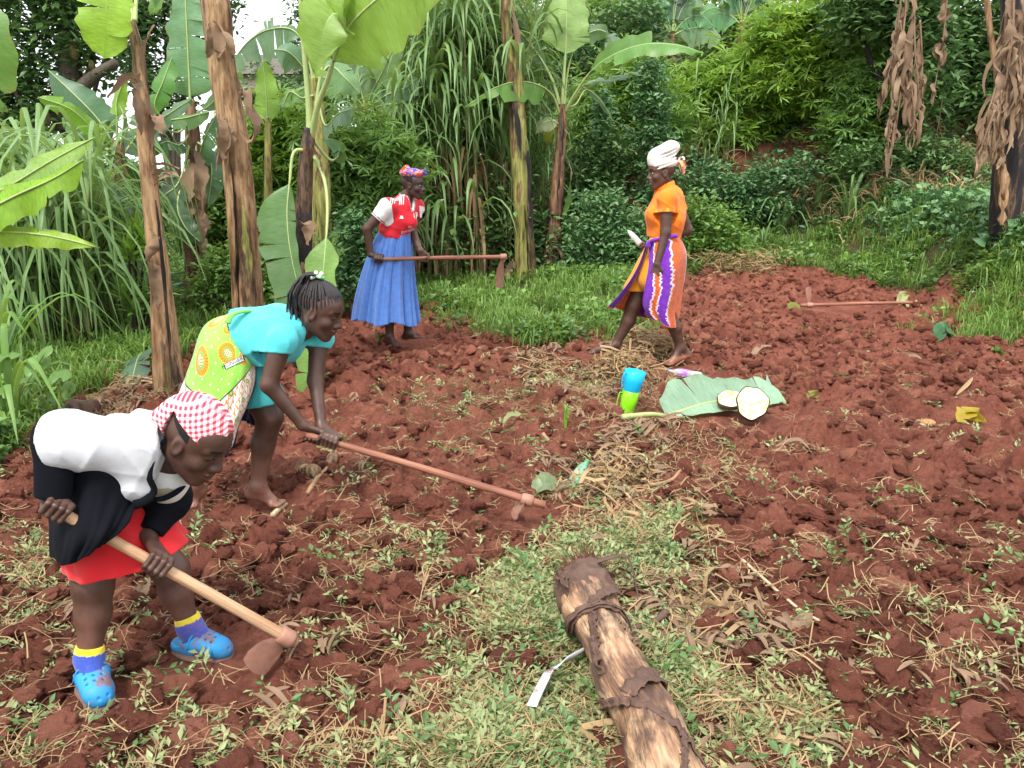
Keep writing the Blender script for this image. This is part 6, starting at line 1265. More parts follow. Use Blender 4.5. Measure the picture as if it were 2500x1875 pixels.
    net = [[w2(500, 322, 3.72), w2(385, 338, 3.62), w2(362, 420, 3.47), w2(430, 560, 3.42), w2(505, 650, 3.44), w2(548, 690, 3.50)],
           [w2(330, 360, 3.78), w2(205, 430, 3.62), w2(230, 560, 3.40), w2(380, 680, 3.37), w2(480, 770, 3.39), w2(545, 800, 3.46)],
           [w2(250, 560, 3.8), w2(125, 640, 3.62), w2(180, 760, 3.38), w2(320, 860, 3.33), w2(440, 930, 3.35), w2(505, 930, 3.43)],
           [w2(190, 780, 3.8), w2(60, 820, 3.60), w2(120, 950, 3.36), w2(250, 1060, 3.31), w2(380, 1090, 3.33), w2(445, 1070, 3.41)],
           [w2(120, 950, 3.78), w2(20, 960, 3.58), w2(70, 1120, 3.36), w2(200, 1220, 3.31), w2(345, 1265, 3.33), w2(400, 1195, 3.39)]]
    fold = lambda s_, t: .006 * np.sin(s_ * 24 + t * 5) * (t + .15) + .004 * np.sin(s_ * 50 - t * 7) * t
    K = cloth('wrap', drape(net, 330, 430, fold), root, M['cotton'], kc, th=.003)
    cloth('wrap_inner_flap', drape([[w2(480, 720, 3.78), w2(540, 715, 3.76), w2(590, 720, 3.74)], [w2(430, 900, 3.82), w2(500, 910, 3.78), w2(600, 930, 3.74)], [w2(400, 1020, 3.82), w2(500, 1050, 3.78), w2(620, 1120, 3.72)]], 50, 50, fold), root, M['cotton'], (.014, .018, .05))
    mb = MB(); addtube(mb, cat_rom([w2(560, 322, 3.6), w2(470, 322, 3.50), w2(392, 345, 3.44), w2(362, 400, 3.42)], 20), np.linspace(.012, .018, 20), 8, (.20, .55, .10), sq=.6); mb.obj('wrap_roll', M['cotton'], root)
    # the saying printed in its little box
    P = [w2(x, y, 3.0) for x, y in ((335, 668), (465, 608), (478, 640), (348, 702))]; dv = P[1] - P[0]; up = P[0] - P[3]
    def panel(quad, col, n=10, lift=.005):
        g = np.array([[lerp(lerp(quad[0], quad[1], a), lerp(quad[3], quad[2], a), c_) for a in np.linspace(0, 1, n)] for c_ in np.linspace(0, 1, 4)]).reshape(-1, 3); mb = MB(); mb.add(project(g, K, lift=lift), grid_faces(4, n), None, col); return mb.obj('print', M['vcol'], root)
    panel(P, (.012, .014, .03), lift=.005); Q = [lerp(p, sum(P) / 4, .1) for p in P]; panel(Q, (.8, .78, .74), lift=.007)
    jersey_text(root, 'HONGERA', lerp(P[3], P[2], .5) + up * .27, nrm(dv), nrm(up), .0225, K, (.012, .014, .03), lift=.011)
    e = G(515, 533); e[2] -= .0
    make_hoe('long red brown hoe held by the braided woman, reaching across the middle of the plot', ha, hb_, .0145, .018, M['redwood'], .055, np.array([e[0], hb_[1] - .03, .02]), .13, face=nrm(np.array([1., .25, 0])), ext=.085)
# ================================================================ woman in the red football jersey and long blue skirt
def woman_c():
    Y = 7.1; root = empty('person', np.array([w3(460, 1500, Y)[0], Y, 0.]), 'standing woman in red and white football jersey and long blue skirt', 'person', 'women digging the field'); SK = (.055, .027, .021)
    Rh = frame((.97, -.22, -.06), (.08, 0, 1)); s = 1.0; hc = w3(648, 250, 7.08); ha, hb_ = w3(318, 878, 6.90), w3(1412, 855, 7.1); ax = nrm(hb_ - ha); c1 = lerp(ha, hb_, .035); c2 = lerp(ha, hb_, .385)
    wr1, wr2 = w3(292, 835, 6.93), w3(712, 800, 7.0); pel, wst, che, neck = w3(470, 740, Y), w3(492, 640, Y), w3(560, 470, Y), w3(592, 345, Y)
    b = SD(); b.cone(pel, wst, .13, .10, .05); b.cone(wst, che, .10, .105, .05, (0, 1, 0), 1.1); b.cone(che, neck, .08, .05, .05); b.cone(neck, hc + [-.02, 0, -.05], .047, .047, .03)
    sh1, el1 = w3(435, 430, 6.95), w3(262, 620, 6.92); b.chain([che, sh1, el1, wr1], [.08, .054, .040, .027], .02); sh2, el2 = w3(680, 430, 7.2), w3(650, 650, 7.14); b.chain([che, sh2, el2, wr2], [.07, .05, .038, .026], .02)
    a1, a2 = w3(452, 1520, 7.1), w3(610, 1490, 7.25); b.chain([w3(450, 900, 7.05), w3(450, 1200, 7.08), a1], [.09, .06, .036], .02); b.chain([w3(520, 900, 7.16), w3(590, 1200, 7.2), a2], [.09, .06, .036], .02)
    foot(b, a1, w3(540, 1600, 7.06)); foot(b, a2, w3(700, 1530, 7.22)); hd = SD(); head(hd, hc, Rh, s)
    g1 = SD(); grip(g1, wr1, c1, ax, .017, -1, 1.0); g1.cone(wr1, lerp(wr1, el1, .3), .025, .03, .02); g2 = SD(); grip(g2, wr2, c2, ax, .017, 1, .95); g2.cone(wr2, lerp(wr2, el2, .3), .024, .03, .02)
    persons_body(root, b, [(hd, .0045, head_col(hc, Rh, s, SK, closed=False)), (g1, .0045, SK), (g2, .0045, (.10, .05, .035))], .01)
    pk = lambda x, y, z: hc + Rh @ np.array([x, y, z]) * s
    H = SD(); H.ell(pk(-.014, 0, .034), (.099, .079, .088), Rh, .01); hl = nrm(Rh @ np.array([.50, 0, .87])); o = pk(.015, 0, .012); sdobj('hair', H, .005, M['hair'], root, clip=lambda X, Y_, Z: -((X - o[0]) * hl[0] + (Y_ - o[1]) * hl[1] + (Z - o[2]) * hl[2]))
    S = SD(); S.ell(pk(-.012, 0, .098), (.112, .088, .046), Rh, .02); S.cone(pk(-.09, .03, .13), pk(-.05, -.02, .142), .022, .022, .03); S.ell(pk(.095, -.02, .112), (.030, .026, .024), Rh, .015); S.cone(pk(.10, -.02, .115), pk(.118, -.04, .13), .016, .012, .01); S.cone(pk(.10, -.01, .115), pk(.12, .0, .10), .014, .01, .01)
    def scol(V):
        L = (V - hc) @ Rh; f1 = vnoise(L[:, 0] * 42 + 5, L[:, 2] * 55 + L[:, 1] * 20, 4); f2 = vnoise(L[:, 0] * 70, L[:, 2] * 80 + L[:, 1] * 30 + 9, 8); c = np.tile(np.array([.10, .07, .50]), (len(V), 1))
        c[f1 > .55] = (.72, .07, .04); c[(f1 > .48) & (f1 < .55)] = (.45, .35, .75); c[(f2 > .74)] = (.80, .42, .03); c[(L[:, 2] < .082) & (f2 > .4) & (L[:, 0] < -.03)] = (.55, .32, .04); return c
    sdobj('headscarf', S, .004, M['cotton'], root, scol, disp=wrinkle(.004, 80, 21, Rh[:, 0], .5))
    # jersey
    S = SD(); S.cone(w3(492, 640, Y), w3(540, 540, Y), .132, .13, .04, (0, 1, 0), 1.12); S.cone(w3(540, 540, Y), w3(570, 440, Y), .128, .11, .04, (0, 1, 0), 1.15); S.cone(che, lerp(che, neck, .8), .09, .060, .05); S.cone(lerp(che, sh1, .3) + [0, 0, .01], sh1, .085, .068, .04); S.cone(sh1, lerp(sh1, el1, .52), .068, .060, .03)
    S.cone(lerp(che, sh2, .3) + [0, 0, .01], sh2, .085, .062, .04); S.cone(sh2, lerp(sh2, el2, .42), .062, .055, .03); S.ell(w3(620, 560, 7.04), (.07, .08, .065), None, .04); S.ell(w3(640, 560, 7.16), (.065, .07, .06), None, .04)
    S.cone(w3(600, 330, Y), w3(640, 430, 7.04), .055, .020, .01, sub=True); z1 = lerp(sh1, el1, .52); d1 = nrm(el1 - sh1); z2 = lerp(sh2, el2, .42); d2 = nrm(el2 - sh2); zb = w3(492, 690, Y)[2]
    def jc(X, Y_, Z):
        q = lambda z_, d_, r_: np.where(np.sqrt((X - z_[0]) ** 2 + (Y_ - z_[1]) ** 2 + (Z - z_[2]) ** 2) < r_, (X - z_[0]) * d_[0] + (Y_ - z_[1]) * d_[1] + (Z - z_[2]) * d_[2], -1)
        return np.maximum(np.maximum(q(z1, d1, .12), q(z2, d2, .10)), zb - Z)
    nb, ne = w3(600, 330, Y), w3(640, 430, 7.04)
    def jcol(V):
        R_ = np.array([.66, .015, .03]); Wt = np.array([.80, .80, .80]); c = np.tile(R_, (len(V), 1)); out1 = (V - sh1) @ d1; p = V - sh1
        sl1 = (np.linalg.norm(V - lerp(sh1, el1, .25), axis=1) < .125) & ((V - w3(505, 480, Y))[:, 0] * -1 > .0) & ((V[:, 2] - sh1[2]) < .085) & (V[:, 1] < Y - .02); c[sl1] = Wt; sl2 = (np.linalg.norm(V - lerp(sh2, el2, .3), axis=1) < .10) & (V[:, 0] > w3(690, 0, Y)[0]) & (V[:, 2] < sh2[2] + .07); c[sl2] = Wt
        for k in range(3):
            for sg, sh in ((1, sh1), (-1, sh2)): a, e = sh + [.035 + .016 * k, 0, .05], neck + [-.04 + .014 * k, (-.05) * sg, -.02]; m = (np.abs(V[:, 0] - np.interp(V[:, 1] * sg, [a[1] * sg, e[1] * sg] if a[1] * sg < e[1] * sg else [e[1] * sg, a[1] * sg], [a[0], e[0]] if a[1] * sg < e[1] * sg else [e[0], a[0]])) < .0032) & (V[:, 2] > sh[2] + .025); c[m] = Wt
        m = ((z1 - V) @ d1 < .014) & (np.linalg.norm(V - z1, axis=1) < .08); c[m] = Wt; m = (np.abs((z1 - V) @ d1 - .014) < .004) & (np.linalg.norm(V - z1, axis=1) < .08); c[m] = R_ * .4
        t = np.clip(((V - nb) @ (ne - nb)) / ((ne - nb) @ (ne - nb)), 0, 1.15); dd = np.linalg.norm(V - nb - (ne - nb) * t[:, None], axis=1) - (.055 - .035 * t); m = (dd < .012) & (V[:, 2] < nb[2] + .06); c[m] = Wt; m = (np.abs(dd - .007) < .002); c[m] = (.02, .02, .08); return c
    J = sdobj('jersey', S, .006, M['jersey'], root, jcol, disp=folds(.018, 34, 22, [(1, 0, .3), (-.3, 0, 1), (1, 0, -.6)], wrinkle(.003, 30, 22, (1, 0, .3), .3)), clip=jc)
    dv, up = nrm(w3(650, 600, 7) - w3(540, 632, 7)), nrm(w3(540, 600, 7) - w3(540, 650, 7)); jersey_text(root, 'Fly', w3(628, 612, 7), dv, up, .030, J, (.8, .8, .8)); jersey_text(root, 'Emirates', w3(605, 645, 7), dv, up, .034, J, (.8, .8, .8))
    def flat_print(polys, col):
        mb = MB()
        for q in polys: P = project(np.array([w3(x, y, 6.6) for x, y in q]), J); mb.add(P, None, [[0, i, i + 1] for i in range(1, len(q) - 1)], col)
        return mb.obj('print', M['vcol'], root)
    flat_print([[(535, 530), (543, 516), (549, 532)], [(547, 532), (545, 508), (552, 503), (560, 533)], [(559, 533), (556, 508), (562, 504), (572, 533)]], (.8, .8, .8))
    flat_print([[(655, 482), (688, 476), (690, 505), (680, 530), (668, 533), (657, 512)]], (.8, .76, .74)); flat_print([[(661, 490), (684, 485), (684, 504), (676, 522), (667, 522), (662, 508)]], (.45, .03, .05)); flat_print([[(664, 500), (680, 494), (681, 500), (665, 506)], [(668, 508), (672, 507), (673, 518), (670, 518)]], (.8, .7, .3))
    # skirt
    n = 240; th = np.linspace(0, 2 * np.pi, n, endpoint=False); rows = []; ct, cb = w3(490, 655, Y), w3(425, 1395, Y); r = np.random.default_rng(4); am = r.random(14)
    for t in np.linspace(0, 1, 90):
        c = lerp(ct, cb, t) + np.array([-.02 * math.sin(t * 3.1), 0, 0]); e = t ** .75; rx = .137 + .145 * e; ry = .125 + .12 * e
        f = (.006 + .030 * t) * (np.sin(th * 11 + .8 * math.sin(2.2 * t) + 1.1 * np.sin(th * 2)) * .7 + .45 * np.sin(th * 19 + 2 + 1.4 * np.sin(th * 3)) + .2 * np.sin(th * 37 + 3 * t)); f = f + .004 * np.sin(th * 60) * (1 - t)
        zz = .018 * t ** 4 * np.sin(th * 5 + 1) + .028 * t * np.cos(th + 2.6); rows.append(np.stack([c[0] + (rx + f) * np.cos(th), c[1] + (ry + f) * np.sin(th), c[2] + zz], -1))
    cloth('skirt', np.array(rows), root, M['denim'], (.085, .20, .55), True, .004)
    mb = MB(); addtube(mb, [np.array([ct[0] + .137 * math.cos(a), ct[1] + .125 * math.sin(a), ct[2] - .008]) for a in np.linspace(0, 2 * np.pi, 40)], .010, 8, (.075, .17, .48), rough=.15); mb.obj('waistband', M['denim'], root)
    mb = MB(); addtube(mb, [a1 + np.array([.036 * math.cos(a), .036 * math.sin(a), .03]) for a in np.linspace(0, 2 * np.pi, 20)], .004, 6, (.5, .45, .4)); mb.obj('anklet', M['vcol'], root)
    make_hoe('hoe held level by the woman in the red jersey, blade hanging down', ha, hb_, .0155, .0185, M['redwood'], .06, w3(1388, 1118, 7.08), .14, face=nrm(np.array([.9, -.5, 0])), ext=.03)
# ================================================================ smiling woman in orange walking with a knife
def woman_d():
    Y = 6.65; root = empty('person', np.array([w4(600, 1450, Y)[0], Y, 0.]), 'smiling woman in orange polo shirt and white head wrap walking with a knife', 'person', 'women digging the field'); SK = (.085, .040, .028)
    Rh = frame((-.98, -.16, -.08), (-.06, 0, 1)); s = 1.1; hc = w4(594, 226, 6.62); b = SD(); pel, wst, che, neck = w4(625, 740, Y), w4(620, 640, Y), w4(635, 440, Y), w4(612, 300, Y)
    b.cone(pel, wst, .135, .11, .05); b.cone(wst, che, .105, .11, .05, (0, 1, 0), 1.15); b.cone(che, neck, .08, .05, .05); b.cone(neck, hc + [.02, 0, -.05], .05, .05, .03)
    sh1, el1, wr1 = w4(632, 400, 6.46), w4(622, 625, 6.43), w4(566, 838, 6.40); b.chain([che, sh1, el1, wr1], [.08, .055, .040, .027], .02)
    sh2, el2, wr2 = w4(690, 410, 6.82), w4(772, 610, 6.86), w4(545, 722, 6.84); b.chain([che, sh2, el2, wr2], [.08, .055, .042, .026], .02)
    a1, a2 = w4(290, 1378, 6.72), w4(722, 1405, 6.62); k1, k2 = w4(405, 1120, 6.70), w4(640, 1180, 6.58); b.chain([w4(580, 740, 6.7), k1], [.11, .066], .03); b.chain([k1, lerp(k1, a1, .4) + [.015, 0, 0], a1], [.062, .058, .036], .02); b.chain([w4(640, 740, 6.58), k2], [.11, .064], .03); b.chain([k2, lerp(k2, a2, .4) + [.015, 0, 0], a2], [.06, .056, .035], .02)
    foot(b, a1, w4(98, 1437, 6.66), 1.05); hl = w4(778, 1452, 6.64); tb = w4(655, 1512, 6.56); b.cone(a2, hl, .034, .028, .02); b.cone(hl, tb, .026, .022, .03); b.cone(a2, tb, .034, .024, .04); f = nrm((tb - hl) * [1, 1, 0]); l = np.array([-f[1], f[0], 0])
    for i in range(5): q = tb + l * (i - 2) * .015; b.cone(q, q + f * .042 + [0, 0, -.006], .0095, .008, .006)
    hd = SD(); head(hd, hc, Rh, s, smile=True); g1 = SD(); open_hand(g1, wr1, w4(535, 960, 6.40) - wr1, np.array([.5, 1, 0]), 1.0, .22, -1); g1.cone(wr1, lerp(wr1, el1, .3), .025, .03, .02)
    c2 = w4(478, 735, 6.76); kd = nrm(w4(365, 612, 6.72) - w4(462, 718, 6.76)); g2 = SD(); grip(g2, w4(520, 735, 6.82), c2, kd, .012, 1, .95); g2.cone(w4(520, 735, 6.82), wr2, .02, .025, .02)
    def cc(V): m = (ss((.05 - V[:, 2]) / .03) * (V[:, 0] > .9) )[:, None]; return np.array(SK) * (1 - m) + np.array([.26, .10, .06]) * m
    persons_body(root, b, [(hd, .0042, head_col(hc, Rh, s, SK, True, False)), (g1, .0042, SK), (g2, .0042, SK)], .01, cc)
    pk = lambda x, y, z: hc + Rh @ np.array([x, y, z]) * s
    H = SD(); H.ell(pk(-.016, 0, .032), np.array([.098, .0785, .088]) * s, Rh, .01); hn = nrm(Rh @ np.array([.55, 0, .83])); o = pk(.02, 0, .01); sdobj('hair', H, .005, M['hair'], root, clip=lambda X, Y_, Z: -((X - o[0]) * hn[0] + (Y_ - o[1]) * hn[1] + (Z - o[2]) * hn[2]))
    S = SD(); S.ell(pk(-.012, 0, .070), np.array([.106, .086, .054]) * s, Rh, .02); S.cone(pk(.035, 0, .12), pk(-.07, 0, .165), .062 * s, .052 * s, .04); S.cone(pk(-.07, 0, .15), pk(-.095, 0, .165), .055 * s, .045 * s, .03)
    for k in range(5): za = .035 + .026 * k; S.ell(pk(-.012 - .004 * k, 0, za + .012), np.array([.110 - .006 * abs(k - 1.5), .089, .013]) * s, Rh @ np.array([[math.cos(.28), 0, -math.sin(.28)], [0, 1, 0], [math.sin(.28), 0, math.cos(.28)]]).T, .008)
    sdobj('head_wrap', S, .0045, M['cotton'], root, lambda V: np.where((vnoise(V[:, 0] * 60, V[:, 2] * 60, 3) > .80)[:, None] & (((V - hc) @ Rh)[:, :1] < -.08), (.72, .30, .28), (.80, .76, .70)), disp=wrinkle(.004, 60, 31, Rh[:, 0], .4))
    mb = MB(); kn = pk(-.125, -.01, .055); r = np.random.default_rng(8)
    for k in range(7):
        d = nrm(np.array([.8 + .3 * r.normal(), -.2 + .4 * r.normal(), .5 * r.normal()])); q = cat_rom([kn, kn + d * .04 + [0, 0, .02], kn + d * .075 + [0, 0, -.01], kn + d * .06 + [0, 0, -.04]], 9); V, F, uv = ribbon(q, .012, r.normal(size=3), .3, 3); mb.add(V, F, None, [(.78, .30, .26), (.80, .76, .70), (.85, .42, .2)][k % 3])
    mb.obj('wrap_knot', M['cotton'], root)
    OR = (.90, .21, .012); S = SD(); S.cone(w4(612, 630, Y), w4(625, 520, Y), .140, .150, .05, (0, 1, 0), 1.1); S.cone(w4(625, 520, Y), w4(645, 400, Y), .150, .115, .05, (0, 1, 0), 1.25); S.cone(che, lerp(che, neck, .75), .09, .066, .05)
    S.cone(lerp(che, sh1, .3), sh1 + [0, 0, -.005], .09, .072, .04); S.cone(sh1, lerp(sh1, el1, .42), .072, .064, .02); S.cone(lerp(che, sh2, .3), sh2, .09, .066, .04); S.cone(sh2, lerp(sh2, el2, .40), .066, .058, .02); S.ell(w4(548, 515, 6.56), (.062, .07, .068), None, .05); S.ell(w4(548, 515, 6.72), (.062, .07, .068), None, .05)
    z1, d1 = lerp(sh1, el1, .42), nrm(el1 - sh1); z2, d2 = lerp(sh2, el2, .40), nrm(el2 - sh2); zb = w4(600, 665, Y)[2]; nt_ = pk(-.01, 0, -.05)
    def oc(X, Y_, Z):
        q = lambda z_, d_, r_: np.where(np.sqrt((X - z_[0]) ** 2 + (Y_ - z_[1]) ** 2 + (Z - z_[2]) ** 2) < r_, (X - z_[0]) * d_[0] + (Y_ - z_[1]) * d_[1] + (Z - z_[2]) * d_[2], -1)
        return np.maximum(np.maximum(np.maximum(q(z1, d1, .11), q(z2, d2, .11)), zb + .012 * np.sin(X * 18) - Z), .078 - np.sqrt((X - nt_[0]) ** 2 + (Y_ - nt_[1]) ** 2 + (Z - nt_[2]) ** 2))
    P_ = sdobj('polo_shirt', S, .006, M['jersey'], root, lambda V: np.where((np.abs(np.abs((V - z1) @ d1 + .016) - .006) < .002)[:, None] & (np.linalg.norm(V - z1, axis=1) < .09)[:, None], (.98, .50, .12), OR), disp=folds(.022, 32, 33, [(.2, 0, 1), (1, 0, .6), (-1, 0, .7)], wrinkle(.004, 30, 33, (.1, 0, 1), .3)), clip=oc)
    mb = MB(); C = []; 
    for a in np.linspace(-2.6, 2.6, 30): C.append(lerp(neck, che, .05) + np.array([.075 * math.cos(a), .078 * math.sin(a), -.005 - .045 * (1 - math.cos(a)) * .5 + .02]))
    C = np.array(C); mb.add(np.concatenate([C + [0, 0, -.022] + (C - neck) * [.22, .22, 0], C + [0, 0, .022]]), grid_faces(2, 30), None, OR); co = mb.obj('collar', M['jersey'], root); mo = co.modifiers.new('thickness', 'SOLIDIFY'); mo.thickness = .006
    S = SD(); S.cone(w4(590, 750, 6.68), w4(425, 1010, 6.70), .125, .11, .04); S.cone(w4(600, 720, 6.6), w4(520, 950, 6.56), .12, .10, .04); hz = w4(430, 1030, 6.6)[2]
    sdobj('shorts', S, .008, M['cotton'], root, (.78, .30, .015), disp=wrinkle(.006, 24, 35), clip=lambda X, Y_, Z: hz - Z + 0 * X)
    PU, WT, OG = np.array([.17, .025, .42]), np.array([.80, .66, .70]), np.array([.66, .12, .022])
    def dye(bands, edgep=.0):
        def f(s_, t, B):
            j = (vnoise(t * 60, s_ * 3, 5) - .5) * .045 + .02 * np.sin(t * 9); x = s_ + j; c = np.tile(OG, (*s_.shape, 1))
            for a, b_ in bands: m = (x > a) & (x < b_); c[m] = PU; e = (np.minimum(np.abs(x - a), np.abs(x - b_)) < .008 + .016 * vnoise(t * 60, s_ * 2, 9)) & ~((x > a + .012) & (x < b_ - .012)); c[e] = WT
            c = c * (.75 + .4 * vnoise(s_ * 40, t * 60, 12))[..., None]; m = t > .975; c[m] = OG; return np.clip(c, 0, .85)
        return f
    net = [[w4(508, 690, 6.52), w4(560, 672, 6.44), w4(640, 655, 6.44), w4(712, 650, 6.56), w4(700, 645, 6.75), w4(640, 650, 6.84)], [w4(508, 840, 6.44), w4(560, 850, 6.40), w4(660, 830, 6.40), w4(752, 780, 6.56), w4(745, 780, 6.84), w4(640, 780, 6.94)],
           [w4(480, 1000, 6.42), w4(550, 1020, 6.38), w4(640, 1010, 6.39), w4(728, 980, 6.56), w4(725, 980, 6.84), w4(600, 960, 6.94)], [w4(468, 1120, 6.44), w4(540, 1140, 6.40), w4(620, 1170, 6.40), w4(702, 1160, 6.56), w4(690, 1140, 6.80), w4(560, 1120, 6.9)],
           [w4(520, 1205, 6.46), w4(575, 1230, 6.42), w4(640, 1270, 6.42), w4(695, 1265, 6.56), w4(640, 1210, 6.76), w4(540, 1190, 6.84)]]
    fo = lambda s_, t: .010 * np.sin(s_ * 22 + 3 * t) * (.2 + t) + .006 * np.sin(s_ * 47 + 2 - 4 * t) * t
    cloth('wrap_skirt', drape(net, 150, 190, fo), root, M['cotton'], dye(((-.1, .16), (.27, .42), (.70, .74))), th=.004)
    net = [[w4(497, 690, 6.50), w4(515, 690, 6.6), w4(550, 690, 6.72), w4(600, 690, 6.8)], [w4(448, 840, 6.50), w4(480, 850, 6.64), w4(530, 850, 6.78), w4(590, 850, 6.86)], [w4(385, 960, 6.50), w4(410, 975, 6.66), w4(480, 990, 6.82), w4(560, 990, 6.9)],
           [w4(300, 1065, 6.52), w4(345, 1085, 6.70), w4(430, 1110, 6.86), w4(540, 1120, 6.92)], [w4(226, 1130, 6.56), w4(320, 1150, 6.74), w4(430, 1195, 6.88), w4(560, 1215, 6.92)]]
    cloth('wrap_front_flap', drape(net, 130, 110, fo), root, M['cotton'], dye(((-.1, .17), (.62, .85))), th=.004)
    mb = MB(); addtube(mb, cat_rom([w4(700, 650, 6.47), w4(600, 668, 6.42), w4(515, 690, 6.46), w4(505, 730, 6.46)], 20), [.014] * 14 + [.02] * 6, 8, (.17, .025, .42), rough=.25); mb.obj('skirt_knot', M['cotton'], root)
    # the knife she holds
    a = c2 - kd * .035; kr = empty('knife', c2, 'kitchen knife with broad bright blade held by the woman in orange', 'knife'); mb = MB(); addtube(mb, [a, c2 + kd * .05], .011, 8, (.05, .04, .035)); mb.obj('handle', M['vcol'], kr)
    e = w4(365, 612, 6.72); L = np.linalg.norm(e - c2) - .05; st = c2 + kd * .05; sdv = nrm(np.cross(kd, np.array([0, 1., 0]))); t = np.linspace(0, 1, 10); ww = .019 * np.array([1, 1, 1, 1, 1, .98, .92, .78, .5, .08]) * 1.25; V, F, uv = ribbon(st + kd * (t * L)[:, None], ww, sdv, .05, 3); mb = MB(); mb.add(V, F)
    o_ = mb.obj('blade', mat_plain('polished_knife_steel', (.86, .87, .88), .4, .05, 10, 0, .002, .5, 0), kr); mo = o_.modifiers.new('thickness', 'SOLIDIFY'); mo.thickness = .003
girl_b(); woman_c(); woman_d()
# ---------------------------------------------------------------- things lying on the plot
z1_ = lambda zx, zy: (450.6 + zx / 7.045, 532.5 + zy / 7.045)
z2_ = lambda zx, zy: (491.5 + zx / 6.75, 335.9 + zy / 6.75)
z5_ = lambda zx, zy: (737.3 + zx / 6.752, 245.8 + zy / 6.752)
z3_ = lambda zx, zy: (zx / 7.363, 245.8 + zy / 7.363)
_gc = {}
def GP(p, h=0.0):
    k = (round(p[0]), round(p[1]))
    if k not in _gc: q = G(*p); _gc[k] = float(Hf(q[0:1], q[1:2])[0])
    q = G(*p); q[2] = _gc[k] + h; return q
def GS(p, h=0.0): q = G(*p); return q + [0, 0, h]
M['log'] = mat_grain('wet_banana_log', [(.34, (.09, .045, .03)), (.43, (.26, .14, .085)), (.50, (.40, .23, .13)), (.58, (.52, .35, .21)), (.66, (.20, .10, .06))], 3.0, 3.5, .9, (.065, .036, .026), 3.5, 2.6)
M['shred'] = mat_plain('brown_fibrous_sheath', (.11, .06, .042), .7, .6, 22, .9, .006, .4)
M['root'] = mat_plain('root_hair', (.15, .06, .035), .85, .5, 60, .6, .004)
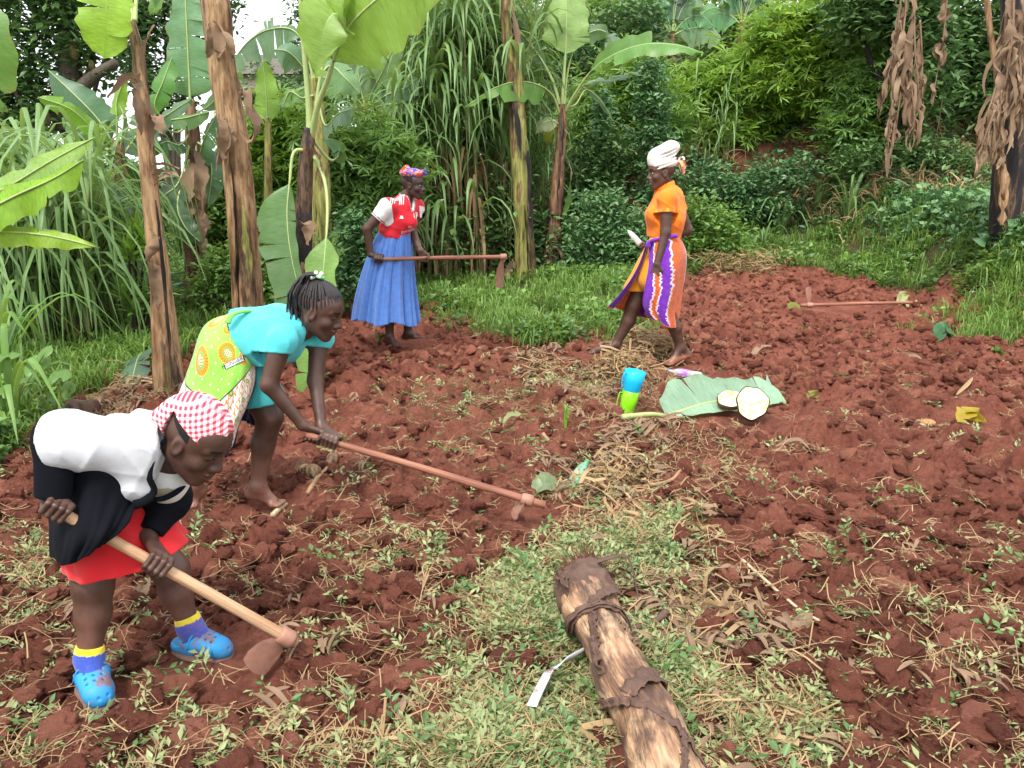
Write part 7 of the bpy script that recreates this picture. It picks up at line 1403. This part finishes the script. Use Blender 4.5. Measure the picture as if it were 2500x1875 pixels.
# felled banana trunk in the foreground
def felled():
    base = [((955, 330), .045), ((950, 430), .090), ((990, 540), .094), ((1060, 680), .078), ((1130, 820), .073), ((1185, 950), .075), ((1270, 1120), .074), ((1395, 1320), .075), ((1480, 1560), .077), ((1560, 1800), .08), ((1660, 2100), .082)]
    P = np.array([GS(z1_(x, y + 20), 0) + [0, 0, r * .95 + .01] for (x, y), r in base]); 
    for i, ((x, y), r) in enumerate(base):                      # move along so that the axis height is right
        d = ray(*z1_(x, y)); t = (P[i][2] - CH) / d[2]; P[i] = np.array([0, 0, CH]) + d * t
    R = np.array([b[1] for b in base]); Pc = cat_rom(P, 110); Rc = np.interp(np.linspace(0, 1, 110), np.linspace(0, 1, len(R)), R); root = empty('felled_banana_trunk', P[3] * [1, 1, 0] + [0, 0, float(Hb(P[3][0], P[3][1]))], 'thick felled banana trunk lying in the foreground with its hairy root end up', 'log')
    n = 48; V, q, t, uv = tube(Pc, Rc, n); L = np.repeat(np.linspace(0, 1, 110), n); th = np.tile(np.linspace(0, 2 * np.pi, n, endpoint=False), 110); r = np.random.default_rng(3); d = np.zeros(110 * n)
    for k in range(8): c = r.random() * 6.28; s0 = r.random() * .8; dv = (th - c - L * r.normal() * 1.5 + np.pi) % (2 * np.pi) - np.pi; d += .05 * (np.abs(dv) < .9 + .5 * r.random()) * (L > s0)
    d += .10 * (vnoise(th * 2.5, L * 26, 5) - .5) + .05 * (vnoise(th * 8, L * 60, 6) - .5); cen = np.repeat(Pc, n, 0); V[:110 * n] = cen + (V[:110 * n] - cen) * (1 + d)[:, None]; mb = MB(); mb.add(V, q, t, uv=uv); mb.obj('stem', M['log'], root)
    T = nrm(P[0] - P[2]); c = P[0]; A = nrm(np.cross(T, [0, 0, 1])); B = np.cross(A, T); mb = MB()
    S = SD(); S.ell(P[0] + T * .0, (.090, .090, .072), None, .02); S.ell(P[1], (.116, .116, .104), None, .03); S.ell(lerp(P[1], P[2], .7), (.10, .10, .092), None, .03); V, F = mesh_sd(S, .006, disp=wrinkle(.012, 60, 44)); mb.add(V, F); mb.obj('root_crown', M['shred'], root)
    mb = MB()
    for i in range(700):
        a = r.random() * 6.28; e = r.random() ** .7; o = c + (A * math.cos(a) + B * math.sin(a)) * .062 * e + T * .045 * (1 - e * .7); dr = nrm(T * (.9 + .4 * r.normal()) + (A * math.cos(a) + B * math.sin(a)) * (.7 * e + .35 * r.normal()) + [0, 0, .35]); l = .03 + .07 * r.random()
        addtube(mb, cat_rom([o, o + dr * l * .5 + r.normal(size=3) * .006, o + dr * l + r.normal(size=3) * .012 - [0, 0, .006]], 4), np.linspace(.0026, .001, 4), 3, cap=False)
    o_ = mb.obj('roots', M['root'], root); tag(o_, kind='stuff')
    def wrap(i0, i1, a0, a1, w, lift, tail=None, mat='shred', nm='sheath_strip'):
        k = np.linspace(i0, i1, 26); a = np.linspace(a0, a1, 26); C = np.stack([np.interp(k, np.arange(110), Pc[:, j]) for j in range(3)], 1); Rr = np.interp(k, np.arange(110), Rc); T_ = nrm(np.gradient(Pc, axis=0)); Tt = np.stack([np.interp(k, np.arange(110), T_[:, j]) for j in range(3)], 1)
        Aa = nrm(np.cross(Tt, [0, 0, 1])); Bb = np.cross(Aa, Tt); out = Aa * np.cos(a)[:, None] + Bb * np.sin(a)[:, None]; Q = C + out * (Rr * 1.07 + lift + .008 * r.random(26))[:, None]
        if tail is not None: Q = np.vstack([Q, cat_rom([Q[-1]] + tail, 20)[1:]])
        N = len(Q); V, qq, uv = ribbon(Q, w * (.7 + .5 * vnoise(np.linspace(0, 9, N), np.zeros(N) + r.random() * 50, 3)), nrm(np.vstack([Tt, np.repeat(Tt[-1:], N - 26, 0)])) if N > 26 else Tt, .25, 5); V = V + r.normal(size=V.shape) * .0015; mb = MB(); mb.add(V, qq, None, uv=uv)
        o = mb.obj(nm, M[mat], root); m = o.modifiers.new('thickness', 'SOLIDIFY'); m.thickness = .003
    # angle 90 deg is up, 0 is to one side
    wrap(28, 36, -.3, 3.6, .014, .004); wrap(36, 27, 3.6, -.4, .012, .006, [GP(z1_(1380, 740), .06), GP(z1_(1530, 600), .09), GP(z1_(1560, 650), .03), GP(z1_(1700, 720), .02)])
    wrap(64, 74, 3.6, .9, .030, .003); wrap(74, 96, .6, 3.0, .015, .008); wrap(78, 66, .9, -.2, .016, .012, [GP(z1_(1620, 1250), .06), GP(z1_(1600, 1350), .02), GP(z1_(1570, 1400), .0)])
    wrap(34, 62, 1.1, .5, .016, .004); wrap(40, 52, 2.1, 2.5, .02, .003, mat='dryleaf'); wrap(20, 8, .9, .5, .02, .02, [GP(z1_(1180, 400), .15), GP(z1_(1280, 420), .12), GP(z1_(1330, 540), .03)])
    wrap(22, 30, 2.6, 1.2, .02, .004); wrap(88, 108, 2.2, 1.5, .012, .004)
felled()
def ground_strip(label, name, cat, pts, w, mat, seed=0, h=.012, group=None, bend=.4, rad=None, arch=0):
    r = np.random.default_rng(seed); C = np.array([GP(p, h + (arch * math.sin(math.pi * i / (len(pts) - 1)) if len(pts) > 1 else 0)) for i, p in enumerate(pts)]); P = cat_rom(C, 20); mb = MB()
    if rad: addtube(mb, P, rad * np.linspace(1, .7, 20), 8, rough=.15, seed=seed)
    else: V, q, uv = ribbon(P, w * .5 * np.clip(np.sin(np.linspace(.25, 3.05, 20)) ** .6, .1, 1), (r.normal() * .2 + .1, 1, .3), bend, 5); V = V + r.normal(size=V.shape) * w * .03; mb.add(V, q, None, uv=uv)
    c = C[0].copy(); return mb.obj(name, mat, None, org=c, label=label, cat=cat, group=group)
GDL = 'dry leaves and sheaths scattered on the plot'
L_ = [('wide tan dry sheath lying right of the felled trunk, nearest to it', [z1_(1750, 780), z1_(1700, 920), z1_(1600, 1050)], .05, 'dryleaf'), ('dark torn sheath strip stretching right from the trunk neck', [z1_(1380, 600), z1_(1500, 680), z1_(1760, 740), z1_(1850, 830)], .05, 'shred'),
      ('pale fanned dry leaf at the end of the dark strip, right of the felled trunk', [z1_(1850, 530), z1_(1900, 620), z1_(2010, 700)], .06, 'dryleaf'), ('brown curled sheath between the log and the pale fanned leaf', [z1_(1490, 570), z1_(1620, 500), z1_(1800, 480)], .035, 'dryleaf'),
      ('light dry leaf remnant right of the green litter, where the soil turns bare', [(812, 612), (790, 625), (770, 628)], .07, 'dryleaf'), ('broad folded brown leaf lying between the legs of the girl in front', [(150, 577), (146, 585), (139, 596)], .06, 'dryleaf'),
      ('long pinkish dry leaf curl on bare soil right of the hoe rest area', [(775, 455), (795, 456), (808, 459)], .035, 'dryleaf'), ('grey brown upright dry leaf behind the blue cup', [z2_(830, 190), z2_(860, 250), z2_(900, 300)], .09, 'dryleaf'), ('reddish dry leaf between the green cup and the fallen leaf stalk', [z2_(1050, 340), z2_(1070, 390), z2_(1060, 430)], .06, 'dryleaf'),
      ('light brown leaf scrap near the right edge of the plot', [(1012, 345), (1016, 355), (1022, 361)], .08, 'dryleaf'), ('thin bleached dry leaf arching on the far soil', [(902, 358), (915, 360), (931, 363)], .05, 'dryleaf'), ('pale dry leaf with stalk on the soil left of the resting hoe', [(745, 365), (757, 353), (772, 351)], .05, 'dryleaf'),
      ('bleached leaf scrap among straw in front of the clump of mulch', [(540, 355), (545, 345), (560, 338)], .06, 'straw'), ('torn dark bark piece at the bottom edge right of the felled trunk', [(820, 765), (835, 752), (850, 742)], .05, 'shred'), ('pale splinter of dry stalk on the soil at far right', [(957, 393), (966, 388), (972, 382)], .03, 'straw')]
for i, (lb, pts, w, m) in enumerate(L_): ground_strip(lb, 'dry_leaf_piece', 'dry leaf', pts, w, M[m], 700 + i, .02, GDL, .5, arch=.015)
GG = 'fresh leaves dropped on the plot'
for i, (lb, pts, w, c) in enumerate([('large yellow leaf curled on the soil near the right edge', [(958, 418), (970, 412), (988, 419)], .13, (.42, .30, .02)), ('big dark green wilted leaf on the far right soil', [(934, 341), (944, 336), (960, 344)], .16, (.05, .16, .06)), ('pale grey green leaf by the red hoe blade in the middle', [(533, 492), (545, 488), (563, 483)], .11, (.26, .34, .18)),
        ('small yellow green leaf right of the cut fruit', [(809, 398), (814, 396), (818, 400)], .09, (.30, .28, .06)), ('yellow leaf at the end of the resting hoe handle', [(914, 310), (918, 308), (922, 312)], .13, (.55, .50, .12)), ('pale leaf left standing behind the resting hoe handle', [(898, 305), (904, 300), (910, 306)], .13, (.42, .44, .2)),
        ('green yellow leaf touching the blade end of the resting hoe', [(788, 308), (793, 306), (801, 308)], .1, (.20, .22, .03)), ('dull green leaf in the litter of the middle ground, lying flat', [(503, 427), (512, 422), (528, 418)], .05, (.34, .36, .16)), ('dark green leaf at bottom left corner', [(18, 762), (30, 755), (40, 748)], .035, (.06, .20, .07)), ('fresh green leaf on bare soil at far right middle', [(991, 357), (998, 355), (1004, 358)], .08, (.10, .22, .04))]):
    C = np.array([GP(p, .03) for p in pts]); C[1][2] += .03; mb = MB(); blade(mb, C, w, (0, .9, .35), t0=.03, tears=1, col=c, ribr=.002, fold=.4, droop=.1, seed=i, ripple=.01); mb.obj('fallen_leaf', [M['bleaf'], M['rib']], None, org=C[0], label=lb, cat='leaf', group=GG)
# bent bright blade
C = [GS(z1_(960, 905), .045), GS(z1_(810, 990), .045), GS(z1_(690, 1065), .04), GS(z1_(640, 1150), .035), GS(z1_(570, 1290), .03)]; P = np.vstack([cat_rom(C[:3], 12), cat_rom(C[2:], 12)[1:]]); V, q, uv = ribbon(P, .0125 * np.linspace(.8, 1.3, len(P)), (.75, .65, .1), .05, 3); mb = MB(); mb.add(V, q)
o = mb.obj('bent_metal_blade', M['steel'], None, org=C[0], label='bent shiny steel blade sticking out from under the felled banana trunk', cat='blade'); m = o.modifiers.new('thickness', 'SOLIDIFY'); m.thickness = .003
# two plastic cups stuck together
M['blue_p'] = mat_plain('blue_plastic', (.01, .42, .72), .35, .05, 10, 0); M['green_p'] = mat_plain('green_plastic', (.20, .62, .01), .35, .05, 10, 0)
def cup(label, b, ax, h, r0, r1, mat, hs, inner=True):
    root = empty('cup', b, label, 'cup', 'two plastic cups standing stacked'); ax = nrm(ax); prof = [(0, .001), (0, r0 * .96), (.004, r0), (h * .5, (r0 + r1) / 2), (h, r1), (h + .001, r1 - .003), (h * .5, (r0 + r1) / 2 - .003), (.006, r0 - .004), (.006, .001)]
    mb = MB(); addtube(mb, [b + ax * p[0] + ax * 1e-5 * i for i, p in enumerate(prof)], [p[1] for p in prof], 32, cap=False); a = nrm(np.cross(ax, [0, 1, 0.01])); bb = np.cross(a, ax)
    mb = MB(); th = np.linspace(0, 2 * np.pi, 32, endpoint=False); V = np.concatenate([b + ax * p[0] + p[1] * (a * np.cos(th)[:, None] + bb * np.sin(th)[:, None]) for p in prof]); q = np.concatenate([np.stack([i * 32 + np.arange(32), i * 32 + (np.arange(32) + 1) % 32, (i + 1) * 32 + (np.arange(32) + 1) % 32, (i + 1) * 32 + np.arange(32)], -1) for i in range(len(prof) - 1)])
    mb.add(V, q); mb.obj('bowl', mat, root); sd_ = nrm(hs); mb = MB(); rm = (r0 + r1) / 2; addtube(mb, cat_rom([b + ax * h * .85 + sd_ * r1 * .95, b + ax * h * .85 + sd_ * (rm + .026), b + ax * h * .45 + sd_ * (rm + .030), b + ax * h * .15 + sd_ * (rm + .016), b + ax * h * .12 + sd_ * r0 * .95], 16), .0055, 8, sq=.6); mb.obj('handle', mat, root)
bt = GP((625.5, 408.5), .0); t_ = W(631, 391, bt[1]); ax = nrm(t_ - bt); h = np.linalg.norm(t_ - bt) * 1.02; cup('lime green plastic cup, lower one of the leaning pair', bt, ax, h, .046, .058, M['green_p'], (-1, -.25, .25)); cup('sky blue plastic cup set on top of the green one', bt + ax * (h - .012), ax, h * .78, .056, .073, M['blue_p'], (-.9, -.5, .2))
# bottles
def bottle(label, a, b, r, mat, capm, lab=None, crush=0.0, seed=0):
    a, b = np.array(a), np.array(b); d = b - a; L = np.linalg.norm(d); d = d / L; root = empty('plastic_bottle', a, label, 'bottle'); prof = [(0, .3), (.01, .85), (.04, 1), (.3, 1.0), (.34, .93), (.38, 1), (.62, 1), (.74, .85), (.85, .45), (.90, .36), (.97, .36)]
    rr = np.random.default_rng(seed); V, q, t, uv = tube([a + d * L * p[0] for p in prof], [r * p[1] for p in prof], 20, rough=crush, seed=seed); mb = MB(); mb.add(V, q, t); mb.obj('body', mat, root)
    mb = MB(); addtube(mb, [a + d * L * .955, a + d * L * 1.01], r * .45, 14); mb.obj('cap', capm, root)
    if lab: mb = MB(); addtube(mb, [a + d * L * .36, a + d * L * .64], r * 1.03, 20, cap=False, rough=crush * .5, seed=seed); mb.obj('label_wrap', lab, root)
def mat_pet(name, col, al=.55):
    m, n, b, o = new_mat(name); b.inputs['Base Color'].default_value = (*col, 1); b.inputs['Roughness'].default_value = .15; b.inputs['Transmission Weight'].default_value = al; b.inputs['IOR'].default_value = 1.2; return m
M['petc'] = mat_pet('clear_pet', (.78, .74, .74), .5); M['petg'] = mat_pet('green_pet', (.30, .68, .48), .4); M['purple'] = mat_plain('purple_label', (.42, .14, .62), .5, .35, 60, 0); M['gcap'] = mat_plain('green_cap', (.03, .45, .08), .4, .1, 10, 0); M['dcap'] = mat_plain('grey_cap', (.2, .3, .4), .4, .1, 10, 0)
bottle('clear plastic bottle with purple label lying by the rear foot of the woman in orange', GP(z2_(1415, 270), .04), GP(z2_(1195, 225), .03), .036, M['petc'], M['dcap'], M['purple'], .08, 1)
bottle('crushed pale green plastic bottle with green cap half buried in dry leaves', GP(z2_(548, 985), .04), GP(z2_(645, 862), .06), .032, M['petg'], M['gcap'], None, .22, 2)
# banana leaf used as a plate, and the cut fruit on it
C = [GP(z2_(885, 640), .05), GP(z2_(1070, 590), .08), GP(z2_(1200, 548), .08), GP(z2_(1460, 482), .07), GP(z2_(1650, 455), .06), GP(z2_(1820, 440), .05), GP(z2_(1990, 440), .04)]
mb = MB(); blade(mb, C, .50, (-.1, .85, .45), t0=.30, tears=2, col=(.36, .58, .38), ribr=.014, fold=.05, droop=0, seed=3, ripple=.008, gaps=.8, halves=(1, .4), tipw=.1); mb.obj('banana_leaf_plate', [M['bleaf'], M['rib']], None, org=C[0], label='fresh cut banana leaf laid on the soil under the cut fruit', cat='leaf')
tp = [GP(z2_(1850, 400), .03), GP(z2_(1870, 390), .03)]; mb = MB(); e = W(*z2_(1858, 262), tp[0][1] + .12); V, q, uv = ribbon(cat_rom([tp[1] + [.03, 0, 0], lerp(tp[1], e, .5) + [.015, 0, 0], e], 10), .045 * np.linspace(1, .05, 10), (1, .2, 0), .35, 4); mb.add(V, q, None, (.36, .52, .40), uv); mb.obj('torn_leaf_flap', M['bleaf'], None, org=tp[1], label='pale pointed torn leaf flap standing up behind the cut fruit', cat='leaf')
def mat_flesh():
    m, n, b, o = new_mat('pale_fruit_flesh'); f = noise(n, 30, 3); n.links.new(ramp(n, f, [(.45, (.66, .62, .42)), (.62, (.52, .42, .12))]), b.inputs['Base Color']); b.inputs['Roughness'].default_value = .5; return m
M['flesh'] = mat_flesh(); M['rind'] = mat_plain('brown_rind', (.16, .085, .045), .7, .4, 30, .5)
def half_fruit(label, c, n_, rx, ry, th, seed):
    n_ = nrm(n_); a = nrm(np.cross([0, 0, 1], n_)); b = np.cross(n_, a); root = empty('cut_fruit', c, label, 'fruit', 'cut fruit on the banana leaf'); t = np.linspace(0, 2 * np.pi, 40, endpoint=False); r = np.random.default_rng(seed)
    wob = 1 + .05 * np.sin(t * 3 + seed) + .03 * np.sin(t * 7); rim = a * (np.cos(t) * rx * wob)[:, None] + b * (np.sin(t) * ry * wob)[:, None]; mb = MB()
    V = np.concatenate([c + rim * k + n_ * z for k, z in ((1, 0), (1.03, -th * .25), (.95, -th * .6), (.7, -th * .9), (.3, -th))]); q = np.concatenate([np.stack([i * 40 + np.arange(40), (i + 1) * 40 + np.arange(40), (i + 1) * 40 + (np.arange(40) + 1) % 40, i * 40 + (np.arange(40) + 1) % 40], -1) for i in range(4)])
    mb.add(V, q); mb.obj('rind', M['rind'], root); mb = MB(); V = np.vstack([c + n_ * .002] + [c + rim * k + n_ * (.002 + .003 * (k < .9)) for k in (.5, .95)]); i = np.arange(40); j = (i + 1) % 40; mb.add(V, np.stack([1 + i, 41 + i, 41 + j, 1 + j], -1), np.stack([0 * i, 1 + i, 1 + j], -1)); mb.obj('flesh', M['flesh'], root)
c = GP(z2_(1770, 545), 0); cc_ = W(*z2_(1762, 452), c[1] - .01); half_fruit('large half of cut pale fleshed fruit leaning upright on the banana leaf', cc_, (-.18, -.85, .5), .102, .112, .10, 1); c = GP(z2_(1625, 470), 0); half_fruit('smaller flat piece of pale fruit lying left of the big half', W(*z2_(1622, 425), c[1] - .06), (-.1, -.4, .85), .10, .085, .05, 2)
# hoe resting on the far soil
a, b = GP(z5_(1172, 468), .09), GP(z5_(487, 446), .10); e = b + [-.03, .02, .20]; make_hoe('hoe resting alone on bare soil at right with its blade standing up', a, b, .0165, .019, M['redwood'], .07, e, .06, face=nrm(np.array([.6, 1, 0])), ext=.10)
# sticks
M['twig'] = mat_plain('dry_twig', (.34, .20, .11), .8, .4, 30, .5); M['twig2'] = mat_plain('pale_twig', (.50, .40, .26), .8, .3, 30, .5)
ST = [('longest pale stick slanting down left through the middle mulch', [z2_(550, 1340), z2_(690, 1180), z2_(795, 985)], .011, 'twig2'), ('upright looking brown stick crossing the mulch heap', [z2_(825, 1270), z2_(858, 1060), z2_(852, 860)], .013, 'twig'), ('curved tan branch reaching right from the mulch heap', [z2_(740, 900), z2_(800, 960), z2_(870, 1000), z2_(1180, 1000), z2_(1275, 935)], .012, 'twig'),
      ('short thick stick below the mulch heap', [z2_(800, 1355), z2_(890, 1260), z2_(985, 1190)], .014, 'twig'), ('thin stick right of the mulch heap', [z2_(990, 1130), z2_(1150, 1160), z2_(1200, 1200)], .006, 'twig'), ('small branch above the green bottle', [z2_(345, 680), z2_(430, 710), z2_(500, 740)], .012, 'twig'),
      ('straight dry stalk lying on the soil between felled trunk and right edge', [(742, 515 + 50), (795, 600), (820, 618)], .007, 'twig2'), ('long dry stem along the right side of the felled trunk', [z1_(1860, 940), z1_(1700, 1150), z1_(1620, 1230)], .006, 'twig'), ('yellowish cut stalk at the toes of the braided woman', [w for w in ((272, 509), (279, 503), (286, 498))], .014, 'twig2'),
      ('broken dark stick left of the felled trunk root end', [z1_(450, 370), z1_(520, 420), z1_(600, 490)], .008, 'twig'), ('pale twig in the weeds at far right bottom', [(875, 640), (905, 655), (925, 662)], .004, 'twig2'), ('stick with a torn end in front of the braided woman', [(308, 498), (318, 488), (328, 478)], .012, 'twig'),
      ('thin twig on bare soil right of centre', [(705, 500), (722, 488), (735, 478)], .004, 'twig'), ('pale bent branch at left behind the girl in front', [z3_(265, 1095), z3_(330, 1170), z3_(430, 1230), z3_(510, 1300)], .014, 'twig2')]
for i, (lb, pts, rad, m) in enumerate(ST): ground_strip(lb, 'stick', 'stick', pts, 0, M[m], 800 + i, .015, 'sticks lying on the plot', rad=rad)
def slab(label, pts, w, mat, seed, name='trunk_piece', cat='log', rad=.05, flat_=.5):
    C = np.array([GP(p, rad * .7) for p in pts]); P = cat_rom(C, 24); mb = MB(); addtube(mb, P, rad * (1 + .1 * np.sin(np.linspace(0, 9, 24))), 16, rough=.08, seed=seed); return mb.obj(name, mat, None, org=C[0], label=label, cat=cat, group='pieces of banana trunk on the ground')
slab('cut tan banana trunk piece with dark hollow end, in front of the braided woman', [(301, 465), (307, 474), (315, 486)], 0, M['stem'], 1, rad=.035); slab('short splintered trunk piece right beside the hollow one', [(322, 472), (328, 462), (333, 452)], 0, M['stem_r'], 2, rad=.03); slab('dark sheath lying across behind the hollow trunk piece', [(305, 462), (318, 468), (332, 467)], 0, M['shred'], 3, rad=.02)
slab('long pale fallen banana trunk behind the back of the girl in front', [z3_(650, 1200), z3_(850, 1080), z3_(1080, 925)], 0, M['stem_r'], 4, rad=.045); slab('yellow cut leaf stalk lying at left among the grass edge', [z3_(395, 1195), z3_(560, 1140), z3_(720, 1095)], 0, M['stem_g'], 5, rad=.030)
slab('reddish brown corm half hidden behind the white top', [z3_(520, 1275), z3_(610, 1255), z3_(700, 1260)], 0, M['shred'], 6, rad=.065)
C = [GP(z3_(1165, 855), .10), GP(z3_(1110, 900), .12), GP(z3_(1040, 990), .10), GP(z3_(950, 1090), .05), GP(z3_(850, 1170), .03)]; mb = MB(); blade(mb, C, .24, (.7, .5, .3), t0=.1, tears=5, col=(.13, .22, .14), ribr=.010, fold=.2, seed=5); mb.obj('fallen_leaf', [M['bleaf'], M['rib']], None, org=C[0], label='dark blue green banana leaf fallen against the slim trunk foot', cat='leaf', group=GG)
C = [GP(z3_(1165, 850), .12), GP(z3_(1100, 835), .14), GP(z3_(1000, 850), .10)]; mb = MB(); blade(mb, C, .14, (.2, .9, .3), t0=.1, tears=1, col=(.14, .30, .06), ribr=.007, seed=6); mb.obj('fallen_leaf', [M['bleaf'], M['rib']], None, org=C[0], label='bright green leaf end beside the foot of the slim trunk', cat='leaf', group=GG)
# flat reddish stone
S = SD(); c = GP(z5_(1210, 990), .03); S.ell(c, (.17, .10, .055), None, .01); o = sdobj('stone', S, .008, mat_plain('reddish_stone', (.24, .10, .09), .8, .4, 16, .8, .01), None, disp=wrinkle(.02, 22, 50)); tag(o, 'flat reddish stone on the right part of the field', 'stone')
c = GP(z5_(1290, 1195), .015); S = SD(); S.ell(c, (.055, .035, .025), None, .01); o = sdobj('stone', S, .006, mat_plain('orange_stone', (.40, .18, .08), .8, .4, 16, .8, .01), None, disp=wrinkle(.01, 50, 51)); tag(o, 'small orange stone left of the large yellow leaf', 'stone')
# small seedlings
spear_clump('young bright maize seedling in the litter left of the cups', 566, 430, 4, .20, .022, 901, 'bright_leaf', 'seedlings', .6)
spear_clump('row of lime seedlings at the upper edge of the soil under the grass', 845, 272, 7, .35, .04, 902, 'bright_leaf', 'seedlings', .4)
spear_clump('second lime seedling clump right of the first at the upper edge', 862, 273, 6, .35, .04, 903, 'bright_leaf', 'seedlings', .4)
spear_clump('grass tuft by the feet of the woman in the red jersey', 379, 342, 10, .14, .008, 904, 'weed', 'seedlings', 1)
spear_clump('grass blades at the front foot of the woman in orange', 613, 356, 9, .20, .010, 905, 'mid_leaf', 'seedlings', 1)
# loose single leaves of straw mulch heap near the walking woman and at the far edge
mb = MB(); r = np.random.default_rng(77)
for cu, cv, ru, rv, n_, hh in ((735, 272, 55, 5, 1100, .28), (650, 352, 36, 8, 420, .14), (620, 372, 30, 10, 420, .12), (545, 375, 28, 16, 260, .10), (603, 478, 40, 16, 420, .08), (126, 388, 34, 10, 300, .10), (700, 615, 45, 30, 260, .05), (650, 520, 60, 24, 260, .05), (500, 745, 120, 24, 260, .04), (780, 720, 70, 30, 200, .04)):
    uu = cu + r.normal(size=n_) * ru * .5; vv = cv + r.normal(size=n_) * rv * .5; PP = np.array([G(a, b) for a, b in zip(uu, vv)]); PP[:, 2] = Hf(PP[:, 0], PP[:, 1])
    for i in range(n_):
        p = PP[i]; p[2] += hh * r.random() ** 1.5; a = r.random() * 6.28; L = (.06 + .16 * r.random()); d = np.array([math.cos(a), math.sin(a), .3 * r.normal()])
        V, q, uv = ribbon(cat_rom([p - d * L / 2, p + r.normal(size=3) * .02, p + d * L / 2], 4), .003 + .008 * r.random() * (i % 3 == 0), (r.normal(), r.normal(), .3), .3, 2); mb.add(V, q, None, uv=uv)
o = mb.obj('straw_heap', M['straw'], None, org=np.zeros(3)); tag(o, 'heaps of dry straw and roots raked together', 'straw', kind='stuff')
